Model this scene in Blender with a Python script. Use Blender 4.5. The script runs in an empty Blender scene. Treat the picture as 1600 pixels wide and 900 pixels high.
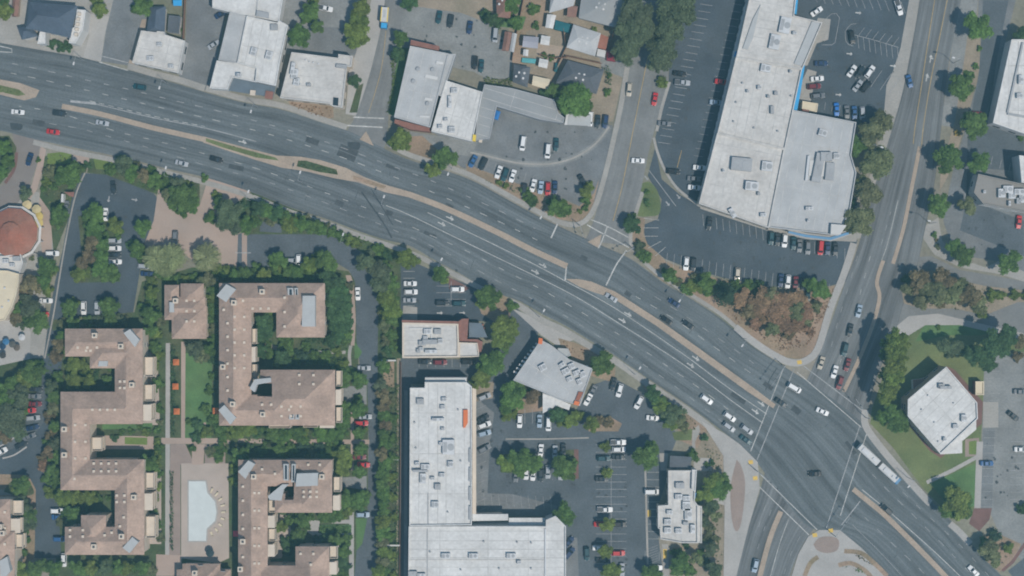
import bpy, bmesh, math, random
from mathutils import Vector, Matrix
from mathutils.geometry import tessellate_polygon

# ------------------------------------------------------------------ basics
SC = bpy.context.scene
COL = SC.collection
S = 4.5            # picture units per metre on the ground (plan units used for all the survey numbers below)
H = 480.0          # flying height of the survey aircraft
R = random.Random(7)
PI = math.pi

def P(px, py, z=0.0):
    k = (H - z) / H
    return ((px - 800.0) / S * k, (450.0 - py) / S * k, z)

def lin(c):
    return tuple((v / 12.92 if v <= 0.04045 else ((v + 0.055) / 1.055) ** 2.4) for v in [x / 255.0 for x in c])

def link(name, me, parent=None):
    o = bpy.data.objects.new(name, me)
    COL.objects.link(o)
    if parent is not None:
        o.parent = parent
    return o

def tag(o, label=None, cat=None, group=None, kind=None):
    if label: o['label'] = label
    if cat: o['category'] = cat
    if group: o['group'] = group
    if kind: o['kind'] = kind
    return o

def empty(name, loc, rz=0.0, parent=None):
    o = link(name, None, parent)
    o.location = loc
    o.rotation_euler = (0, 0, rz)
    o.empty_display_size = 0.5
    return o

def mesh(name, verts, faces, mats, idx=None, smooth=False):
    me = bpy.data.meshes.new(name)
    me.from_pydata(verts, [], faces)
    for m in (mats if isinstance(mats, (list, tuple)) else [mats]):
        me.materials.append(m)
    if idx:
        me.polygons.foreach_set('material_index', idx)
    if smooth:
        me.polygons.foreach_set('use_smooth', [True] * len(me.polygons))
    me.update()
    return me

# ------------------------------------------------------------------ materials
MATS = {}
def mat(name, col, rough=0.9, var=0.18, sc=0.25, fine=0.12, fsc=3.0, tint=None, tint_amt=0.0, objcol=False, coat=0.0, spec=0.3, metal=0.0, world=True, streak=0.0, attr=None, ramp=(0.3, 0.7)):
    """procedural surface: base colour broken up by a broad stain noise and a fine grain noise"""
    m = bpy.data.materials.new(name)
    m.use_nodes = True
    nt = m.node_tree
    nd, lk = nt.nodes, nt.links
    b = nd['Principled BSDF']
    b.inputs['Roughness'].default_value = rough
    b.inputs['Metallic'].default_value = metal
    b.inputs['Specular IOR Level'].default_value = spec
    b.inputs['Coat Weight'].default_value = coat
    if world:
        co = nd.new('ShaderNodeNewGeometry').outputs['Position']
    else:
        co = nd.new('ShaderNodeTexCoord').outputs['Object']
    def noise(scale, detail=4.0, vec=None, rgh=0.6):
        n = nd.new('ShaderNodeTexNoise')
        n.inputs['Scale'].default_value = scale
        n.inputs['Detail'].default_value = detail
        n.inputs['Roughness'].default_value = rgh
        lk.new(vec if vec is not None else co, n.inputs['Vector'])
        return n.outputs['Fac']
    def rng(f, a, c, lo=0.3, hi=0.7):
        r = nd.new('ShaderNodeMapRange')
        r.inputs['From Min'].default_value = lo
        r.inputs['From Max'].default_value = hi
        r.inputs['To Min'].default_value = a
        r.inputs['To Max'].default_value = c
        lk.new(f, r.inputs['Value'])
        return r.outputs['Result']
    def mul(x, y):
        n = nd.new('ShaderNodeMath'); n.operation = 'MULTIPLY'
        lk.new(x, n.inputs[0]); lk.new(y, n.inputs[1])
        return n.outputs[0]
    f = rng(noise(sc), 1 - var, 1 + var)
    f = mul(f, rng(noise(fsc, 3.0), 1 - fine, 1 + fine))
    if streak:
        uv = nd.new('ShaderNodeUVMap').outputs['UV']
        mp = nd.new('ShaderNodeMapping')
        mp.inputs['Scale'].default_value = (0.012, 0.42, 1.0)
        lk.new(uv, mp.inputs['Vector'])
        f = mul(f, rng(noise(1.0, 5.0, mp.outputs['Vector'], 0.65), 1 - streak, 1 + streak, 0.34, 0.66))
        mp2 = nd.new('ShaderNodeMapping')
        mp2.inputs['Scale'].default_value = (0.05, 1.6, 1.0)
        lk.new(uv, mp2.inputs['Vector'])
        f = mul(f, rng(noise(1.0, 3.0, mp2.outputs['Vector'], 0.6), 1 - streak * 0.4, 1 + streak * 0.4))
    if objcol:
        base = nd.new('ShaderNodeObjectInfo').outputs['Color']
    else:
        rgb = nd.new('ShaderNodeRGB'); rgb.outputs[0].default_value = (*col, 1); base = rgb.outputs[0]
    if tint is not None:
        mx = nd.new('ShaderNodeMix'); mx.data_type = 'RGBA'
        lk.new(rng(noise(sc * 0.6, 5.0), 0.0, tint_amt, ramp[0] + 0.1, ramp[1]), mx.inputs['Factor'])
        lk.new(base, mx.inputs['A'])
        mx.inputs['B'].default_value = (*tint, 1)
        base = mx.outputs['Result']
    if attr:
        at = nd.new('ShaderNodeAttribute'); at.attribute_name = attr
        f = mul(f, at.outputs['Fac'])
    vm = nd.new('ShaderNodeVectorMath'); vm.operation = 'SCALE'
    lk.new(base, vm.inputs[0]); lk.new(f, vm.inputs['Scale'])
    lk.new(vm.outputs['Vector'], b.inputs['Base Color'])
    if attr:
        tr = nd.new('ShaderNodeBsdfTranslucent'); mxs = nd.new('ShaderNodeMixShader'); mxs.inputs['Fac'].default_value = .38
        lk.new(vm.outputs['Vector'], tr.inputs['Color']); lk.new(b.outputs['BSDF'], mxs.inputs[1]); lk.new(tr.outputs['BSDF'], mxs.inputs[2])
        lk.new(mxs.outputs['Shader'], nd['Material Output'].inputs['Surface'])
    MATS[name] = m
    return m

def A(r, g, b): return (r, g, b)
mat('cross', A(.142, .148, .150), streak=0.36, var=.14, sc=.05, fine=.10, fsc=1.6)
mat('road', A(.114, .128, .133), streak=0.33, var=.14, sc=.045, fine=.16, fsc=1.6)
mat('asphalt_dark', A(.064, .081, .097), var=.18, sc=.11, fine=.18, fsc=1.8, tint=(.085, .095, .10), tint_amt=.5)
mat('asphalt_lot', A(.165, .174, .180), var=.20, sc=.13, fine=.16, fsc=1.6, tint=(.17, .165, .155), tint_amt=.5)
mat('asphalt_light', A(.215, .218, .212), var=.20, sc=.13, fine=.16, fsc=1.4)
mat('asphalt_drive', A(.093, .108, .120), var=.18, sc=.11, fine=.18, fsc=1.5)
mat('asphalt_warm', A(.205, .180, .165), var=.10, sc=.12, fine=.10)
mat('asphalt_side', A(.185, .186, .182), var=.14, sc=.10, fine=.10, fsc=1.2, streak=0.12)
mat('concrete', A(.315, .30, .275), var=.13, sc=.14, fine=.10, fsc=1.6)
mat('concrete_pale', A(.36, .345, .325), var=.10, sc=.13, fine=.08, fsc=1.6)
mat('tan_concrete', A(.355, .285, .222), var=.12, sc=.2, fine=.14, fsc=2.0)
mat('pink_paving', A(.375, .285, .235), var=.09, sc=.10, fine=.08, fsc=2.2, tint=(.33, .275, .235), tint_amt=.6)
mat('brown_pavers', A(.28, .22, .19), var=.10, sc=.2, fine=.10)
mat('deck_beige', A(.40, .335, .29), var=.10, sc=.12, fine=.08)
mat('awning_slate', A(.12, .15, .18), rough=.6, var=.15, fine=.08)
mat('brick_paving', A(.17, .095, .082), var=.16, sc=.3, fine=.14)
mat('dirt', A(.30, .215, .155), var=.20, sc=.12, fine=.18, fsc=1.6, tint=(.16, .14, .075), tint_amt=.7)
mat('bare_soil', A(.275, .225, .170), var=.16, sc=.14, fine=.16, fsc=1.6, tint=(.21, .19, .13), tint_amt=.6)
mat('ground', A(.25, .225, .185), var=.2, sc=.03, fine=.15, fsc=.8, tint=(.11, .13, .07), tint_amt=.7)
mat('lawn', A(.085, .165, .058), var=.26, sc=.12, fine=.18, fsc=2.0, tint=(.12, .15, .06), tint_amt=.35)
mat('lawn_bright', A(.13, .18, .045), var=.16, sc=.2, fine=.2, fsc=2.0)
mat('lawn_dry', A(.150, .172, .070), var=.26, sc=.08, fine=.16, fsc=1.6, tint=(.085, .13, .05), tint_amt=.75)
mat('planting', A(.055, .085, .034), var=.3, sc=.25, fine=.3, fsc=2.0, tint=(.13, .105, .062), tint_amt=.5)
mat('marking_white', A(.43, .43, .41), var=.22, sc=.5, fine=.25, fsc=2.5)
mat('marking_worn', A(.335, .34, .34), var=.22, sc=.5, fine=.25, fsc=2.5)
mat('marking_yellow', A(.40, .29, .13), var=.2, sc=.5, fine=.2, fsc=2.5)
mat('tactile', A(.62, .42, .10), var=.1, fine=.12)
mat('patch_soft', A(.066, .074, .078), var=.25, sc=.4, fine=.2)
mat('patch', A(.052, .062, .068), var=.2, sc=.3)  # dark asphalt repairs, and the mast shadow painted on the road
# roofs and walls
mat('roof_white', A(.59, .585, .57), var=.10, sc=.16, fine=.11, fsc=.9, tint=(.45, .44, .42), tint_amt=.55)
mat('roof_pale', A(.535, .52, .495), var=.10, sc=.16, fine=.11, fsc=.9, tint=(.38, .36, .34), tint_amt=.5)
mat('roof_grey', A(.43, .435, .435), var=.10, sc=.16, fine=.11, tint=(.31, .32, .33), tint_amt=.5)
mat('roof_dim', A(.27, .28, .285), var=.10, sc=.12, fine=.08, tint=(.34, .34, .33), tint_amt=.4)
mat('roof_taupe', A(.245, .232, .215), var=.08, sc=.12, fine=.08)
mat('roof_slate', A(.082, .105, .140), var=.14, sc=.25, fine=.12, fsc=1.5)
mat('roof_charcoal', A(.105, .115, .130), var=.12, sc=.25, fine=.12, fsc=1.5)
mat('roof_tile', A(.395, .285, .226), var=.15, sc=.22, fine=.16, fsc=1.3, tint=(.27, .20, .165), tint_amt=.6)
mat('roof_seam', A(.455, .45, .435), var=.2, sc=.4, fine=.1)
mat('roof_red', A(.30, .115, .075), var=.14, sc=.25, fine=.12, fsc=1.5, tint=(.25, .16, .12), tint_amt=.5)
mat('roof_rust', A(.24, .135, .105), var=.16, sc=.3, fine=.14)
mat('roof_cream', A(.60, .52, .38), var=.08, sc=.2, fine=.08)
mat('roof_mauve', A(.33, .33, .37), var=.08, sc=.2, fine=.08)
mat('wall_cream', A(.58, .50, .41), var=.07, sc=.3, fine=.06)
mat('wall_white', A(.53, .52, .50), var=.07, sc=.3, fine=.06)
mat('wall_grey', A(.30, .31, .32), var=.08, sc=.3, fine=.06)
mat('wall_brick', A(.24, .115, .09), var=.15, sc=.5, fine=.14)
mat('wall_tan', A(.38, .30, .23), var=.08, sc=.3, fine=.06)
mat('trim_white', A(.56, .555, .54), var=.04, fine=.04)
mat('deck_pale', A(.40, .41, .41), var=.06, sc=.4, fine=.05)
mat('glass', A(.025, .035, .045), rough=.12, var=.1, fine=.0, spec=.6)
mat('metal_grey', A(.32, .33, .34), rough=.5, var=.1, fine=.08)
mat('metal_pale', A(.52, .53, .54), rough=.5, var=.1, fine=.08)
mat('metal_dark', A(.07, .075, .08), rough=.5, var=.1, fine=.08)
mat('awning_blue', A(.04, .31, .60), rough=.6, var=.08, fine=.06)
mat('awning_soft', A(.12, .26, .42), rough=.6, var=.08, fine=.06)
mat('sign_orange', A(.62, .16, .05), rough=.6, var=.05, fine=.05)
mat('sign_yellow', A(.72, .52, .06), rough=.6, var=.05, fine=.05)
mat('pool_water', A(.55, .59, .58), rough=.25, var=.05, sc=.3, fine=.04)
mat('wood_brown', A(.24, .13, .085), var=.15, sc=.5, fine=.15)
mat('bark', A(.12, .09, .065), var=.2, sc=2, fine=.2, world=False)
mat('tyre', A(.02, .02, .02), var=.1, fine=.1, world=False)
mat('car_paint', A(1, 1, 1), rough=.38, objcol=True, var=.03, fine=.03, coat=.35, world=False)
mat('cloth', A(1, 1, 1), rough=.9, objcol=True, var=.06, fine=.06, world=False)
mat('leaf', A(1, 1, 1), rough=.8, objcol=True, var=.12, sc=.5, fine=.22, fsc=1.1, attr='leafv', spec=.2)
mat('paint_any', A(1, 1, 1), rough=.6, objcol=True, var=.06, fine=.06, world=True)
for k_ in ('roof_white', 'roof_pale', 'roof_grey'):
    pass

# ------------------------------------------------------------------ flat and raised ground pieces
def cm(pts, n=6):
    """Catmull-Rom through survey points"""
    out = []
    q = [pts[0]] + list(pts) + [pts[-1]]
    for i in range(1, len(q) - 2):
        p0, p1, p2, p3 = q[i - 1], q[i], q[i + 1], q[i + 2]
        for k in range(n):
            t = k / n
            out.append(tuple(0.5 * (2 * p1[j] + (p2[j] - p0[j]) * t + (2 * p0[j] - 5 * p1[j] + 4 * p2[j] - p3[j]) * t * t + (3 * p1[j] - p0[j] - 3 * p2[j] + p3[j]) * t ** 3) for j in (0, 1)))
    out.append(tuple(pts[-1]))
    return out

def poly_mesh(name, pts, z, m, h=0.0):
    """flat polygon at z; with h > 0 a slab from z-h up to z with side faces (a kerbed island)"""
    w = [P(x, y) for x, y in pts]
    a = sum(w[i][0] * w[(i + 1) % len(w)][1] - w[(i + 1) % len(w)][0] * w[i][1] for i in range(len(w)))
    if a < 0:
        w = w[::-1]
    n = len(w)
    v = [(x, y, z) for x, y, _ in w]
    tri = tessellate_polygon([[Vector(p) for p in v]])
    f = []
    for t in tri:
        (x0, y0, _), (x1, y1, _), (x2, y2, _) = (v[i] for i in t)
        c = (x1 - x0) * (y2 - y0) - (x2 - x0) * (y1 - y0)
        if abs(c) < 1e-9: continue
        f.append(tuple(t) if c > 0 else tuple(t[::-1]))
    if h:
        v += [(x, y, z - h) for x, y, _ in w]
        f += [(i + n, (i + 1) % n + n, (i + 1) % n, i) for i in range(n)]
    return mesh(name, v, f, m)

DEFER = []
def sheet(name, pts, m, lvl, kind='structure', smooth=0, base=0.0):
    """ground surfacing; which sheet lies above which follows lvl and the order of laying (see lay_sheets)"""
    if smooth:
        pts = cm(list(pts) + [pts[0]], smooth)[:-1]
    if base or lvl >= 12:
        o = link(name, poly_mesh(name, pts, (base + .022 if base else .028) + 0.004 * lvl, MATS[m]))
        return tag(o, kind=kind)
    DEFER.append((lvl, len(DEFER), name, pts, m))

def _seg(a, b, c, d):
    o = lambda p, q, r: (q[0] - p[0]) * (r[1] - p[1]) - (q[1] - p[1]) * (r[0] - p[0])
    return o(a, b, c) * o(a, b, d) < 0 and o(c, d, a) * o(c, d, b) < 0
def _ins(p, q):
    x, y = p; c = False
    for i in range(len(q)):
        (x0, y0), (x1, y1) = q[i], q[i - 1]
        if (y0 > y) != (y1 > y) and x < (x1 - x0) * (y - y0) / (y1 - y0) + x0: c = not c
    return c
def _meet(a, b):
    if max(p[0] for p in a) < min(p[0] for p in b) or max(p[0] for p in b) < min(p[0] for p in a): return False
    if max(p[1] for p in a) < min(p[1] for p in b) or max(p[1] for p in b) < min(p[1] for p in a): return False
    if any(_ins(p, b) for p in a) or any(_ins(p, a) for p in b): return True
    return any(_seg(a[i - 1], a[i], b[j - 1], b[j]) for i in range(len(a)) for j in range(len(b)))
def lay_sheets():
    """every sheet is laid 4 mm above the highest one it overlaps"""
    done = []
    for lvl, k, name, pts, m in sorted(DEFER, key=lambda s: s[:2]):
        z = 1 + max([d[1] for d in done if _meet(pts, d[0])], default=0)
        done.append((pts, z))
        tag(link(name, poly_mesh(name, pts, 0.004 * z, MATS[m])), kind='structure')
    print('SHEETS', len(done), 'deepest', max(d[1] for d in done))

SLABS = []
def slab(name, pts, m, h=0.13, kind='structure', smooth=0):
    if smooth:
        pts = cm(list(pts) + [pts[0]], smooth)[:-1]
    k = sum(1 for q in SLABS if _meet(pts, q)); SLABS.append(pts)
    h += .004 * k + .0007 * (len(SLABS) % 3)
    o = link(name, poly_mesh(name, pts, h, MATS[m], h))
    return tag(o, kind=kind)

def offset(pts, d):
    out = []
    n = len(pts)
    for i in range(n):
        a, b = pts[max(0, i - 1)], pts[min(n - 1, i + 1)]
        dx, dy = b[0] - a[0], b[1] - a[1]
        l = math.hypot(dx, dy) or 1
        out.append((pts[i][0] - dy / l * d, pts[i][1] + dx / l * d))
    return out

def band(pts, w, smooth=5):
    c = cm(pts, smooth) if smooth else list(pts)
    return offset(c, w / 2) + offset(c, -w / 2)[::-1]

def resample(pts, n):
    L = [0]
    for i in range(1, len(pts)):
        L.append(L[-1] + math.dist(pts[i], pts[i - 1]))
    out = []
    j = 0
    for k in range(n):
        t = L[-1] * k / (n - 1)
        while j < len(L) - 2 and L[j + 1] < t: j += 1
        u = (t - L[j]) / ((L[j + 1] - L[j]) or 1)
        out.append(tuple(pts[j][q] + (pts[j + 1][q] - pts[j][q]) * u for q in (0, 1)))
    return out

def road_strip(name, a, b, m, lvl, n=90, cross=8):
    """a carriageway between two edges, with UVs along and across so wear runs with the lanes"""
    a, b = resample(cm(a, 5), n), resample(cm(b, 5), n)
    v, f, uv = [], [], []
    u = 0.0
    us = []
    for i in range(n):
        if i: u += math.dist(((a[i][0] + b[i][0]) / 2, (a[i][1] + b[i][1]) / 2), ((a[i - 1][0] + b[i - 1][0]) / 2, (a[i - 1][1] + b[i - 1][1]) / 2)) / S
        us.append(u)
        for k in range(cross + 1):
            t = k / cross
            v.append(P(a[i][0] + (b[i][0] - a[i][0]) * t, a[i][1] + (b[i][1] - a[i][1]) * t, 0.028 + 0.004 * lvl))
    for i in range(n - 1):
        for k in range(cross):
            q = i * (cross + 1) + k
            f.append((q, q + cross + 1, q + cross + 2, q + 1))
    me = mesh(name, v, f, MATS[m])
    if me.polygons[0].normal.z < 0:
        me.flip_normals()
    l = me.uv_layers.new(name='UVMap')
    wid = math.dist(a[n // 2], b[n // 2]) / S
    for lp in me.loops:
        i, k = divmod(lp.vertex_index, cross + 1)
        l.data[lp.index].uv = (us[i], k / cross * wid)
    return tag(link(name, me), kind='structure')

# painted lines are gathered per paint and laid as one sheet each (paint on the surface)
PAINT = {}
def paint_poly(key, q):
    PAINT.setdefault(key, []).append([(x, y) for x, y in q])
def line(pts, w=0.16, key='marking_white', smooth=5, dash=None, phase=0.0):
    """w in metres; dash = (on, period) in plan units"""
    c = cm(pts, smooth) if smooth and len(pts) > 2 else list(pts)
    L = sum(math.dist(c[i], c[i - 1]) for i in range(1, len(c)))
    c = resample(c, max(2, int(L / (3 if dash else 8)) + 2))
    if not dash:
        segs = [c]
    else:
        segs = []
        acc, cur = phase, []
        for i in range(1, len(c)):
            acc += math.dist(c[i], c[i - 1])
            if (acc % dash[1]) < dash[0]:
                cur = cur or [c[i - 1]]
                cur.append(c[i])
            elif cur:
                segs.append(cur); cur = []
        if len(cur) > 1: segs.append(cur)
    for s in segs:
        if len(s) < 2: continue
        l, r = offset(s, w * S / 2), offset(s, -w * S / 2)
        for i in range(len(s) - 1):
            paint_poly(key, [l[i], l[i + 1], r[i + 1], r[i]])
def stalls(p0, p1, n, vec, key='marking_worn', w=0.13):
    for i in range(n):
        t = i / max(1, n - 1)
        x, y = p0[0] + (p1[0] - p0[0]) * t, p0[1] + (p1[1] - p0[1]) * t
        line([(x, y), (x + vec[0], y + vec[1])], w, key, 0)
def arrow(x, y, deg, key='marking_white', l=14, turn=-1):
    a = math.radians(deg)
    c, s = math.cos(a), math.sin(a)
    T = lambda u, v: (x + u * c - v * s, y + u * s + v * c)
    paint_poly(key, [T(-l / 2, -.9), T(l * .2, -.9), T(l * .2, .9), T(-l / 2, .9)])
    paint_poly(key, [T(l * .2, -3.0), T(l * .55, 0), T(l * .2, 3.0)])
    if turn: paint_poly(key, [T(l * .0, turn * .9), T(l * .0, turn * 4), T(l * .14, turn * 4), T(l * .14, turn * .9)])
def flush_paint():
    for n, (key, qs) in enumerate(PAINT.items()):
        v, f = [], []
        for q in qs:
            i = len(v)
            w = [P(x, y, 0.092 + 0.005 * n + 0.0007 * (len(f) % 7)) for x, y in q]
            a = sum(w[k][0] * w[(k + 1) % len(w)][1] - w[(k + 1) % len(w)][0] * w[k][1] for k in range(len(w)))
            v += w if a > 0 else w[::-1]
            f.append(tuple(range(i, i + len(w))))
        tag(link('road_markings', mesh('road_markings', v, f, MATS[key])), kind='structure')
# ------------------------------------------------------------------ shapes for buildings
class MB:
    """collects boxes, prisms and tubes into one mesh; every face remembers a material slot"""
    def __init__(s): s.v, s.f, s.i = [], [], []
    def add(s, v, f, k=0):
        n = len(s.v); s.v += [tuple(p) for p in v]; s.f += [tuple(a + n for a in q) for q in f]; s.i += [k] * len(f)
    def box(s, c, d, rz=0.0, k=0, taper=1.0):
        x, y, z = d[0] / 2, d[1] / 2, d[2]
        ca, sa = math.cos(rz), math.sin(rz)
        v = []
        for zz, t in ((0, 1), (z, taper)):
            for a, b in ((-x, -y), (x, -y), (x, y), (-x, y)):
                a, b = a * t, b * t
                v.append((c[0] + a * ca - b * sa, c[1] + a * sa + b * ca, c[2] + zz))
        s.add(v, [(3, 2, 1, 0), (4, 5, 6, 7), (0, 1, 5, 4), (1, 2, 6, 5), (2, 3, 7, 6), (3, 0, 4, 7)], k)
    def tube(s, path, rad, n=8, k=0, cap=True):
        v, f = [], []
        m = len(path)
        for j, p in enumerate(path):
            a = Vector(path[max(0, j - 1)]); b = Vector(path[min(m - 1, j + 1)])
            d = (b - a).normalized()
            u = d.orthogonal().normalized() if abs(d.z) > .95 else d.cross(Vector((0, 0, 1))).normalized()
            w = d.cross(u)
            r = rad[j] if isinstance(rad, (list, tuple)) else rad
            for q in range(n):
                t = 2 * PI * q / n
                v.append(tuple(Vector(p) + u * (math.cos(t) * r) + w * (math.sin(t) * r)))
        for j in range(m - 1):
            for q in range(n):
                a, b = j * n + q, j * n + (q + 1) % n
                f.append((a, b, b + n, a + n))
        if cap:
            f.append(tuple(range(n - 1, -1, -1))); f.append(tuple(range((m - 1) * n, m * n)))
        s.add(v, f, k)
    def prism(s, pts, z0, z1, k=0, ktop=None):
        a = sum(pts[i][0] * pts[(i + 1) % len(pts)][1] - pts[(i + 1) % len(pts)][0] * pts[i][1] for i in range(len(pts)))
        if a < 0: pts = pts[::-1]
        n = len(pts)
        v = [(x, y, z0) for x, y in pts] + [(x, y, z1) for x, y in pts]
        s.add(v, [(i, (i + 1) % n, (i + 1) % n + n, i + n) for i in range(n)], k)
        top = []
        for t in tessellate_polygon([[Vector((x, y, 0)) for x, y in pts]]):
            (x0, y0), (x1, y1), (x2, y2) = (pts[i] for i in t)
            c = (x1 - x0) * (y2 - y0) - (x2 - x0) * (y1 - y0)
            if abs(c) > 1e-9: top.append(tuple(i + n for i in (t if c > 0 else t[::-1])))
        s.add(v, top, k if ktop is None else ktop)
    def build(s, name, mats, parent=None, smooth=False):
        ms = [MATS[m] if isinstance(m, str) else m for m in (mats if isinstance(mats, (list, tuple)) else [mats])]
        o = link(name, mesh(name, s.v, s.f, ms, s.i, smooth), parent)
        return o

def W(pts, z):           # survey outline seen at height z -> ground plan (x, y)
    return [P(x, y, z)[:2] for x, y in pts]

def ccw(p):
    a = sum(p[i][0] * p[(i + 1) % len(p)][1] - p[(i + 1) % len(p)][0] * p[i][1] for i in range(len(p)))
    return p if a > 0 else p[::-1]

def inset(p, d):
    """move every edge of a counter-clockwise outline inwards by d"""
    n, out = len(p), []
    for i in range(n):
        a, b, c = Vector(p[i - 1]), Vector(p[i]), Vector(p[(i + 1) % n])
        e1, e2 = (b - a).normalized(), (c - b).normalized()
        n1, n2 = Vector((-e1.y, e1.x)), Vector((-e2.y, e2.x))
        m = n1 + n2
        k = m.dot(m)
        m = m * (2 / k) if k > .15 else n1 * 1.0
        q = b + m * d
        out.append((q.x, q.y))
    return out

def local(pts, o): return [(x - o[0], y - o[1]) for x, y in pts]

def section(root, org, outline, h, roof, wall, par=0.5, trim=None, rim=0.3, ref=None):
    """flat-roofed block: walls, roof deck and a raised parapet round it, as three parts"""
    p = ccw(local(W(outline, ref or h), org))
    n = len(p)
    wl = MB()
    wl.add([(x, y, 0) for x, y in p] + [(x, y, h) for x, y in p], [(i, (i + 1) % n, (i + 1) % n + n, i + n) for i in range(n)])
    wl.build('wall', wall, root)
    rf = MB(); q = inset(p, rim if par else -0.05)
    rf.prism(q, h - .12, h - .02)
    area = abs(sum(q[i][0] * q[(i + 1) % n][1] - q[(i + 1) % n][0] * q[i][1] for i in range(n))) / 2
    if area > 140 and roof in ('roof_white', 'roof_pale', 'roof_grey', 'roof_dim'):
        # lapped membrane sheets: thin welded seams along the deck, with end laps here and there
        k = max(range(n), key=lambda i: math.dist(q[i], q[(i + 1) % n])); a, b_ = Vector(q[k]), Vector(q[(k + 1) % n]); d = (b_ - a).normalized(); nr = Vector((-d.y, d.x)); rs_ = random.Random(int(area))
        for axis, other, step in ((d, nr, 3.1), (nr, d, 15.0)):
            t = min((Vector(c) - a).dot(other) for c in q) + step * .7
            while t < max((Vector(c) - a).dot(other) for c in q):
                xs = []
                for i in range(n):
                    u, v_ = Vector(q[i]) - a, Vector(q[(i + 1) % n]) - a; du, dv = u.dot(other) - t, v_.dot(other) - t
                    if du * dv < 0: xs.append((u + (v_ - u) * (du / (du - dv))).dot(axis))
                xs.sort()
                for s0, s1 in zip(xs[::2], xs[1::2]):
                    if s1 - s0 > 1.2:
                        c_ = a + axis * ((s0 + s1) / 2) + other * t
                        rf.box((c_.x, c_.y, h - .02), (s1 - s0 - .5, rs_.uniform(.12, .3), .025 if step < 5 else .035), math.atan2(axis.y, axis.x), 1)
                t += step * rs_.uniform(.9, 1.1)
    ro = rf.build('roof', [roof, 'roof_seam'], root); ROOFS.setdefault(root.name, ro)
    if par:
        q2 = inset(p, rim); po = inset(p, -0.05)
        b = MB()
        v = [(x, y, h - .25) for x, y in po] + [(x, y, h + par) for x, y in po] + [(x, y, h + par) for x, y in q2] + [(x, y, h - .015) for x, y in q2]
        f = []
        for i in range(n):
            j = (i + 1) % n
            f += [(i, j, j + n, i + n), (i + n, j + n, j + 2 * n, i + 2 * n), (i + 2 * n, j + 2 * n, j + 3 * n, i + 3 * n)]
        b.add(v, f); b.build('parapet', trim or roof, root)
    return p

ROOFS = {}
def roof_of(root): return ROOFS.get(root.name, root)
WIN = {}
def win_mesh(w, h, kind='win'):
    k = (round(w, 1), round(h, 1), kind)
    if k not in WIN:
        b = MB()
        t = .09
        b.box((0, .02, 0), (w, .1, t), 0, 0); b.box((0, .02, h - t), (w, .1, t), 0, 0)
        for sx in (-1, 1): b.box((sx * (w / 2 - t / 2), .02, t), (t, .1, h - 2 * t), 0, 0)
        if kind == 'win': b.box((0, .055, t), (.05, .03, h - 2 * t), 0, 0)
        g_ = MB(); g_.box((0, .03, t), (w - 2 * t, .02, h - 2 * t))
        WIN[k] = (mesh('window', b.v, b.f, MATS['trim_white' if kind == 'win' else 'metal_dark'], b.i), mesh('pane', g_.v, g_.f, MATS['glass'], g_.i))
    return WIN[k]
def add_window(root, w, h, kind, loc, rz):
    fr, pn = win_mesh(w, h, kind)
    o = link('window' if kind == 'win' else 'shop_window', fr, root)
    o.location = loc; o.rotation_euler = (0, 0, rz)
    link('pane', pn, o)

def wall_windows(root, p, floors, gap=4.2, w=1.7, h=1.5, kind='win', limit=60, edges=None, sill=1.0, fl=3.0):
    """separate windows along the walls of outline p (counter-clockwise, local to root)"""
    n, cnt = len(p), 0
    for i in range(n):
        if edges is not None and i not in edges: continue
        a, b = Vector(p[i]), Vector(p[(i + 1) % n])
        L = (b - a).length
        if L < w + 1.2: continue
        d = (b - a).normalized()
        k = max(1, int((L - 1.0) / gap))
        for fz in floors:
            for j in range(k):
                if cnt >= limit: return
                c = a + d * (L * (j + .5) / k)
                add_window(root, w, h, kind, (c.x, c.y, sill + fz * fl), math.atan2(d.y, d.x) + PI)
                cnt += 1

UNITM = {}
def roof_unit(root, org, px, py, h, w=2.2, d=1.6, hh=1.1, rz=0.0, dark=False):
    """air-conditioning box standing on the roof: cabinet, fan and skid"""
    k = (w, d, hh, dark)
    if k not in UNITM:
        b = MB()
        b.box((0, 0, 0), (w * .96, d * .8, .18), 0, 1)
        b.box((0, 0, .18), (w, d, hh - .18), 0, 0)
        b.tube([(w * .2, 0, hh), (w * .2, 0, hh + .12)], min(w, d) * .30, 12, 2)
        b.box((-w * .28, 0, hh), (w * .3, d * .7, .06), 0, 2)
        UNITM[k] = mesh('rooftop_unit', b.v, b.f, [MATS['metal_grey' if dark else 'metal_pale'], MATS['metal_dark'], MATS['metal_grey']], b.i)
    o = link('rooftop_unit', UNITM[k], roof_of(root))
    x, y, _ = P(px, py, h)
    o.location = (x - org[0], y - org[1], h - .02)
    o.rotation_euler = (0, 0, rz)
    return o

def part_box(root, org, name, pts, z0, z1, m, ref=None, top=None):
    b = MB()
    b.prism(local(W(pts, ref or z1), org), z0, z1, 0, 1 if top else None)
    return b.build(name, [m, top] if top else m, roof_of(root) if name in ('skylight', 'roof_curb', 'roof_joint', 'roof_duct', 'duct', 'roof_pipe', 'dormer', 'light_well', 'metal_roof_strip', 'stair_tower', 'roof_light') else root)

def roof_vents(root, org, h, spots, size=.45, m='metal_pale'):
    k = ('vent', size, m)
    if k not in UNITM:
        b = MB(); b.tube([(0, 0, -.3), (0, 0, .45)], size * .6, 8, 0); b.tube([(0, 0, .45), (0, 0, .6)], [size, size * .8], 8, 0)
        UNITM[k] = mesh('roof_vent', b.v, b.f, [MATS[m]], b.i)
    for px, py in spots:
        o = link('roof_vent', UNITM[k], roof_of(root))
        x, y, _ = P(px, py, h); o.location = (x - org[0], y - org[1], h)

def bld(name, label, ctr, cat='building', h=0, group=None):
    x, y, _ = P(ctr[0], ctr[1], h)
    o = empty(name, (x, y, 0))
    tag(o, label, cat, group)
    return o, (x, y)

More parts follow.
